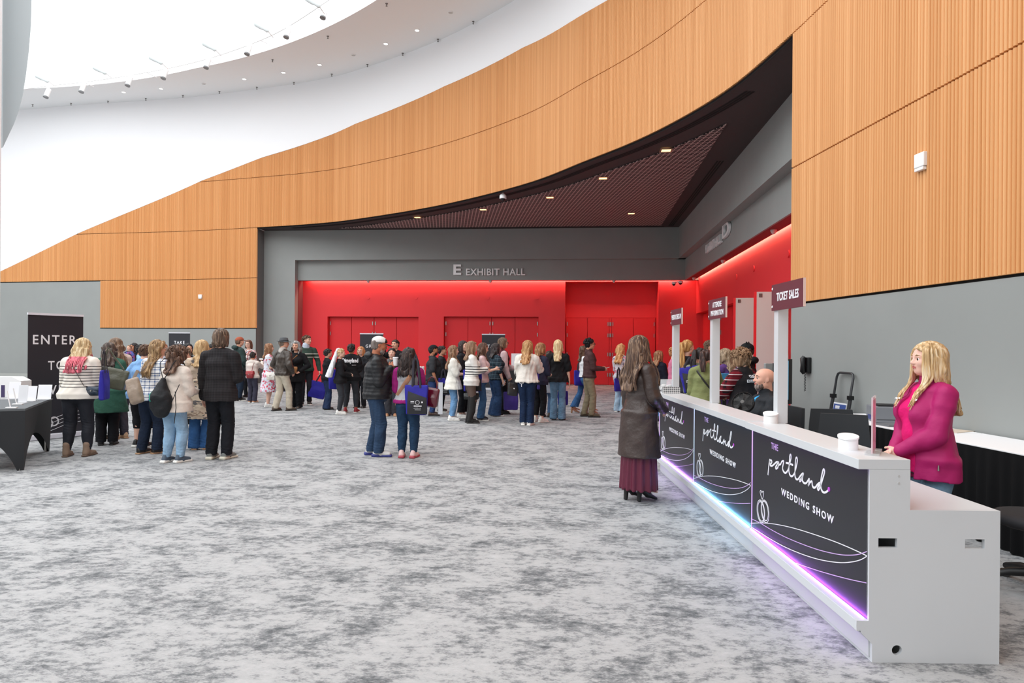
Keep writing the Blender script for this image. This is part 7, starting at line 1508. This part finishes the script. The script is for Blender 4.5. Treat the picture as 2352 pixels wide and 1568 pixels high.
A = person(1256, 957, 800, head=20, label='person in a long grey top with a black backpack, head bowed', group=QG, sex='m', w=1.05, lean=.2, pitch=35, res=.011, skin_c=sk1, arms=('front', 'front'), topc=TP(cloth((178, 183, 194)), e=.03, sleeve=.5, hem=.16, name='t_shirt'), bottom=PT(denim((84, 112, 146)), .034, end=.96), shoes=SH(brns, drk), hair=('short', (70, 56, 48)))
c = wpt(A, A['chest'] + V3(.03, -.22, .12)); t = thing('backpack', 'black backpack on the person in the grey t-shirt', 'backpack', tuple(c), -A['hd']); soft_box('bag_body', cloth((28, 28, 32), .6), t, .28, .42, .14, seed=3, r=.05)
for sg in (-1, 1): MB().tube([(sg * .08, .08, -.02), (sg * .11, .16, .04), (sg * .13, .26, -.02)], .018, 6, flat=(1, .4)).build('strap', M_DARK, t)
A = person(1281, 964, 777, head=12, label='woman with long pale blonde hair in a black tee, seen from behind', group=QG, w=1.08, stance=(.05, .0), res=.009, skin_c=sk1, arms=('front', 'down'), topc=TP(blk, e=.026, sleeve=.44, se=.010, hem=.045, flare=.012, name='t_shirt', fold=.007), bottom=PT(denim((104, 136, 164)), .050), shoes=SH(brns, drk), hair=('long', (218, 190, 140), dict(c2=(242, 224, 186), len=1.35, wave=.022, n=140, az=75, wd=.36)))
tote('dark blue tote behind the light jeans of the blonde woman', at_y(1293, 897, 15.0), .4, .24, .32, .07, ((0, .2),), panel=False, seed=20)
A = person(1353, 957, 774, head=84, sex='m', label='man with curly black hair and glasses in a brown sweater and olive trousers', group=QG, w=.98, stance=(.05, .04), res=.009, skin_c=sk4, arms=('phone_low', 'phone_low'), topc=TP(cloth((78, 54, 54)), e=.022, hem=.02, collar=.03, name='sweater'), bottom=PT(cloth((142, 130, 106)), .038, e=.012), shoes=SH(mat('suede_olive', (96, 84, 66), .8), drk), hair=('short', (26, 24, 26), dict(n=110, lift=.22, lock=.20, lr=1.1)), extras=(glasses(M_BLKPL),))
phone(A, 1, 'white phone held by the man in the brown sweater', (226, 226, 228))
A = person(1340, 949, 791, head=84, label='woman with long curly brown hair in white behind the man in the brown sweater', group=QG, stance=(.04, .13), res=.010, skin_c=sk4, arms=('front', 'front'), topc=TP(cloth((232, 232, 234)), e=.018, hem=.0), bottom=PT(denim((58, 96, 142)), .062, end=.93), shoes=SH(mat('sandal_tan', (204, 156, 124), .5), tansole, 'heel'), sole_lift=.06, hair=('long', (92, 68, 54), dict(c2=(140, 108, 86), len=1.35, wave=.06, wn=3.5, curl=.6, n=90)))
tote('blue tote on the hip of the woman behind the brown sweater', at_y(1331, 850, 16.15), .3, .26, .36, .08, ((0, .2),), panel=False, seed=22)
A = person(1425, 946, 787, head=40, label='woman with very long curly strawberry blonde hair and pale jeans', group=QG, res=.011, skin_c=sk1, arms=('front', 'front'), topc=TP(blotches('pastel_knit', (206, 200, 206), [(200, 120, 140), (130, 130, 140)], 14), e=.02, hem=.05), bottom=PT(denim((172, 198, 218)), .05), shoes=SH(wht, sole_w), hair=('long', (206, 150, 96), dict(c2=(238, 196, 146), len=1.75, wave=.06, wn=3.6, curl=.7, n=130, wd=.44)))
tote('blue tote on the left side of the strawberry blonde woman', at_y(1421, 868, 16.38), .5, .24, .32, .07, ((0, .25),), panel=False, seed=23)
# ================================================================== AT THE COUNTER AND BEHIND IT
coatm = leather((62, 49, 45)); skirtm = mat('burgundy_satin', (98, 34, 56), .42, bump=.3, scale=6, bscale=9, spec=.4)
A = person(1466, 1148, 765, head=62, label='woman with long brown hair in a dark leather coat and burgundy skirt at the counter', w=1.02, stance=(.045, .02), sole_lift=.065, res=.0075, skin_c=sk1, arms=('down', ((-.01, .125, -.25), (.6, -1, -.1))), topc=TP(coatm, e=.030, hem=.275, flare=.030, collar=.022, name='coat', fold=.006, ffreq=22, open=(.018, .05), under=(TP(cloth((96, 34, 54)), e=.008, hem=.04, sleeve=0, name='dress_top'),)), bottom=dict(kind='skirt', m=skirtm, hem=.075, w=.128, pleat=.010, npleat=15), shoes=SH(mat('leather_black_shine', (22, 21, 23), .3), drk, 'heel', shaft=.5),
  hair=('long', (92, 70, 58), dict(c2=(164, 134, 108), len=2.0, wave=.045, wn=2.2, n=260, wd=.46, th=1.04, clear=.012, az=120, vol=1.45, ew=1.0)))
c = hand_w(A, 1); t = thing('smartphone', 'black phone in the hand of the woman in the leather coat', 'phone', tuple(c + V3(.02, .0, .0)), -A['hd']); t.rotation_euler = (-.5, 0, -A['hd']); MB().box(-.036, .036, -.075, .075, 0, .009).build('case', mat('phone_30', (30, 30, 34), .35), t, bevel=.003); MB().box(-.033, .033, -.071, .071, .009, .0095).build('screen', mat('phone_screen', (70, 84, 100), .15), t)
BQ = 'people behind the counter by the side wall'
A = person(1512, 966, 802, head=58, label='woman with auburn hair in a navy blazer and jeans beyond the leather coat', group=BQ, w=1.05, res=.010, skin_c=sk1, arms=('front', 'front'), topc=TP(cloth((26, 28, 42)), e=.03, hem=.10, name='blazer'), bottom=PT(denim((84, 120, 158)), .034), shoes=SH(blks, drk), hair=('long', (150, 104, 72), dict(c2=(192, 148, 112), len=1.15, wave=.03, n=110, wd=.42)))
person(1549, 0, 793, Y=13.6, head=120, label='woman in a pink sweater with a reddish bun, half hidden by the far sign post', group=BQ, res=.012, skin_c=sk1, topc=TP(cloth((196, 112, 140)), e=.024, hem=.06), bottom=PT(blackpants), shoes=SH(blks, drk), hair=('bun', (176, 118, 76), dict(at=(0, -.4, .35))))
person(1577, 0, 776, Y=10.9, head=32, yaw=30, label='woman with a long golden ponytail in a black blazer', group=BQ, res=.010, skin_c=sk1, arms=('front', 'front'), topc=TP(cloth((42, 42, 47)), e=.024, hem=.10, name='blazer'), bottom=PT(cloth((50, 46, 52)), .035), shoes=SH(blks, drk), hair=('pony', (178, 130, 76), dict(c2=(222, 180, 122), len=1.55, n=90, pz=.3)))
A = person(1603, 0, 793, Y=10.25, head=48, yaw=12, label='woman with a dark ponytail in a sage t-shirt carrying a blue tote', group=BQ, w=1.12, pitch=14, lean=.05, res=.010, skin_c=sk4, arms=('down', 'front'), topc=TP(cloth((122, 126, 106)), e=.026, hem=.07, name='t_shirt'), bottom=PT(denim((70, 104, 142)), .034), shoes=SH(blks, sole_w), hair=('pony', (46, 38, 38), dict(len=1.0, n=60)))
tote('blue and black event tote at the left side of the woman in the sage t-shirt', at_y(1580, 842, 9.75), -.25, .27, .36, .10, ((.05, .12),), tilt=-.22, seed=24, res=.010)
person(1628, 0, 776, Y=12.2, head=120, sex='m', label='man with brown hair and a white collar at the back by the side wall', group=BQ, pitch=15, res=.012, skin_c=sk2, arms=('front', 'front'), topc=TP(cloth((70, 70, 78)), e=.02), bottom=PT(blackpants), shoes=SH(blks, drk), hair=('short', (104, 78, 60)), extras=(scarf(cloth((232, 232, 234))),))
A = person(1618, 0, 796, Y=9.6, head=22, yaw=28, label='woman with a dark ponytail in an olive green shirt, seen from behind', group=BQ, w=1.12, pitch=16, lean=.06, res=.009, skin_c=sk4, arms=('front', 'table'), topc=TP(cloth((128, 134, 88)), e=.032, hem=.075, flare=.014, collar=.016, name='shirt', fold=.007), bottom=PT(denim((98, 132, 166)), .036), shoes=SH(wht, sole_w), hair=('pony', (62, 46, 44), dict(c2=(112, 84, 76), len=.95, n=70, pz=.2)))
pts = body_strap(A, (-.06, .275), (.10, .06), e=.04); c = pts[-1] + V3(.05, .1, -.02); handbag('crossbody_bag', 'black crossbody bag with a wide strap over the olive green shirt', c, 1.0, .2, .15, .07, leather((38, 34, 34)), strap_pts=pts, strap_w=.018)
person(1668, 0, 795, Y=10.45, head=-35, label='woman with long ash blonde hair in a purple sweater', group=BQ, w=1.12, pitch=14, res=.010, skin_c=sk1, arms=('table', 'table'), topc=TP(cloth((96, 66, 132)), e=.026, hem=.11, name='sweater'), bottom=PT(denim((72, 104, 142)), .036), shoes=SH(blks, sole_w), hair=('long', (150, 128, 104), dict(c2=(198, 178, 152), len=1.45, wave=.02, n=110)))
plaidr = plaid('plaid_red', (120, 28, 40), (30, 26, 30), .07, .34, (220, 214, 214))
A = person(1709, 0, 797, Y=8.95, head=-38, label='person with curly blonde hair in a black GUEST EXPERIENCE vest over red plaid sleeves', group=BQ, w=1.35, lean=.06, pitch=10, res=.009, skin_c=sk1, arms=('table', 'front'), topc=TP(cloth((36, 34, 37)), e=.034, hem=.16, flare=.02, name='vest', sleeve_m=plaidr), bottom=PT(denim((56, 80, 116)), .042), shoes=SH(blks, sole_w), hair=('curly', (142, 110, 82), dict(c2=(204, 172, 138), afro=True, n=170, curl=.8, th=1.08, len=.55, wd=.38)), extras=(back_text('GUEST', M_PRINT, .15, .040, .245, x=.01), back_text('EXPERIENCE', M_PRINT, .26, .040, .208, x=.01)))
person(1716, 0, 785, Y=11.3, head=-55, label='person in a black beanie, glasses and black hoodie', group=BQ, res=.010, skin_c=sk1, sex='m', w=1.0, arms=('front', 'front'), topc=TP(cloth((30, 30, 34)), e=.032, hood=True, hem=.04, name='hoodie'), bottom=PT(blackpants), shoes=SH(blks, drk), hair=('short', (70, 56, 48), dict(hat=True)), extras=(beanie(cloth((24, 26, 28)), True), glasses(M_BLKPL)))
# the bald man seated behind the desk
A = person(1755, 0, 0, pos=(at_y(1760, 800, 7.45)[0], 7.45, 0), h=1.80, head=-92, sex='m', seated=.505, label='bald bearded man in a black jacket and blue shirt sitting behind the counter', w=1.22, belly=.25, pitch=-4, lean=.02, res=.0075, skin_c=(232, 178, 156), arms=('lap', ((-.02, .24, -.13), (.7, -.4, -.6))), topc=TP(cloth((40, 43, 48), .75), e=.026, hem=.02, collar=.020, name='jacket', open=(.016, .03), under=(TP(cloth((60, 160, 214)), e=.010, hem=.0, sleeve=0, collar=.014, name='shirt'),)), bottom=PT(blackpants, .036), shoes=SH(blks, drk), beard=((104, 86, 78), .08, (160, 146, 140)))
q = A['neck'] + A['fw'] * .085 - A['up'] * .03; mb = MB(); mb.tube([q, q + A['fw'] * .035 - A['up'] * .09, q + A['fw'] * .04 - A['up'] * .22], [.016, .022, .030], 6, flat=(1, .3)); mb.build('necktie', cloth((40, 130, 196), .5), A['root'])
o = text('badge_lettering', 'staff', M_PRINT, Matrix.Identity(4), .02, None, .0005) if False else None
for i, (x, y) in enumerate([(1, 0)]):
    off = (.0, 0)
    t = office_chair('office_chair', 'black office chair under the bald bearded man', (A['pos'][0] + .06, A['pos'][1], 0), math.radians(92), .93)
p = at_y(1707, 938, 7.15); t = thing('desk_fan', 'small black desk fan in front of the bald man', 'fan', (p[0], p[1], .763), math.radians(-38))
cz = at_y(1707, 925, 7.15)[2] - .763; Rf = Matrix.Rotation(math.radians(62), 3, 'X'); mb = MB(); cc = Vector((0, 0, cz))
for r_ in (.115, .085, .055, .03): mb.tube([cc + Rf @ Vector((r_ * math.cos(a), r_ * math.sin(a), .02 + .012 * (1 - r_ / .115))) for a in np.linspace(0, 2 * math.pi, 28, endpoint=False)], .0022, 5, closed=True)
for k in range(44): a = 2 * math.pi * k / 44; mb.tube([cc + Rf @ Vector((.022 * math.cos(a), .022 * math.sin(a), .032)), cc + Rf @ Vector((.115 * math.cos(a + .5), .115 * math.sin(a + .5), .02)), cc + Rf @ Vector((.117 * math.cos(a + .5), .117 * math.sin(a + .5), -.025))], .0014, 4)
mb.build('cage', M_BLKPL, t); MB().lathe([(.001, -.04), (.05, -.04), (.112, -.03), (.118, -.005), (.118, .018), (.112, .02), (.112, -.01), (.001, -.02)], cc, 36, Rf).build('housing', M_DARK, t, smooth=50); MB().lathe([(.001, .0), (.022, .0), (.02, .034), (.001, .036)], cc, 20, Rf).build('hub', mat('hub_grey', (90, 88, 86), .4), t, smooth=40); mb = MB()
for k in range(5):
    a = 2 * math.pi * k / 5; mb.add([cc + Rf @ Vector((r_ * math.cos(a + w_), r_ * math.sin(a + w_), h_)) for r_, w_, h_ in ((.02, -.3, .004), (.1, -.25, .0), (.105, .45, .014), (.02, .5, .012))], [(0, 1, 2, 3)])
mb.build('blades', mat('blade_grey', (56, 54, 54), .4), t); MB().tube([cc + Rf @ Vector((0, -.118, 0)), Vector((0, -.02, .03)), Vector((0, 0, .012))], .012, 8).build('neck', M_BLKPL, t); MB().lathe([(.001, 0), (.06, 0), (.055, .018), (.001, .022)], n=24).build('base', M_BLKPL, t, smooth=40)
# the woman in magenta
mgj = mat('magenta_softshell', (172, 26, 100), .6, bump=.3, scale=7, bscale=12, spec=.35)
A = person(2134, 0, 776, Y=4.6, head=-92, yaw=4, label='woman with long blonde hair in a magenta jacket standing behind the counter', w=1.10, belly=.10, res=.0065, skin_c=(236, 190, 172), arms=(((-.075, .140, -.240), (.9, -.9, -.2)), ((-.085, .140, -.250), (.9, -.9, -.2))), topc=TP(mgj, e=.026, hem=.085, flare=.008, collar=.030, name='jacket', fold=.006, ffreq=24, open=(.035, .060), cuff=.9, under=(TP(cloth((222, 24, 112)), e=.012, hem=.06, sleeve=0, name='shirt'),)), bottom=PT(denim((118, 148, 172)), .034, e=.014), shoes=SH(wht, sole_w),
  hair=('long', (206, 170, 122), dict(c2=(240, 222, 190), len=1.62, wave=.034, wn=2.1, n=260, az=134, th=1.03, wd=.40, clear=.012, backall=False, vol=1.15)))
s = A['s']
back_text('', M_PRINT, .05, .02, .235, 'chest_emblem', True, -.075, mark=[[(-.028, .004), (-.01, .010), (.004, .002)], [(-.002, .004), (.014, .012), (.03, .006)]])(A)
back_text('', M_PRINT, .05, .02, .235, 'chest_emblem', True, .085, mark=[[(-.028, .004), (-.01, .010), (.004, .002)], [(-.002, .004), (.014, .012), (.03, .006)]])(A)
b_ = A['pel'] + A['rt'] * -(A['hw'][0] + .035) + A['fw'] * .07 + V3(0, 0, -.02); MB().tube([b_, b_ - V3(0, 0, .035)], [.004, .007], 6).build('zip_pull', M_METAL, A['root'])
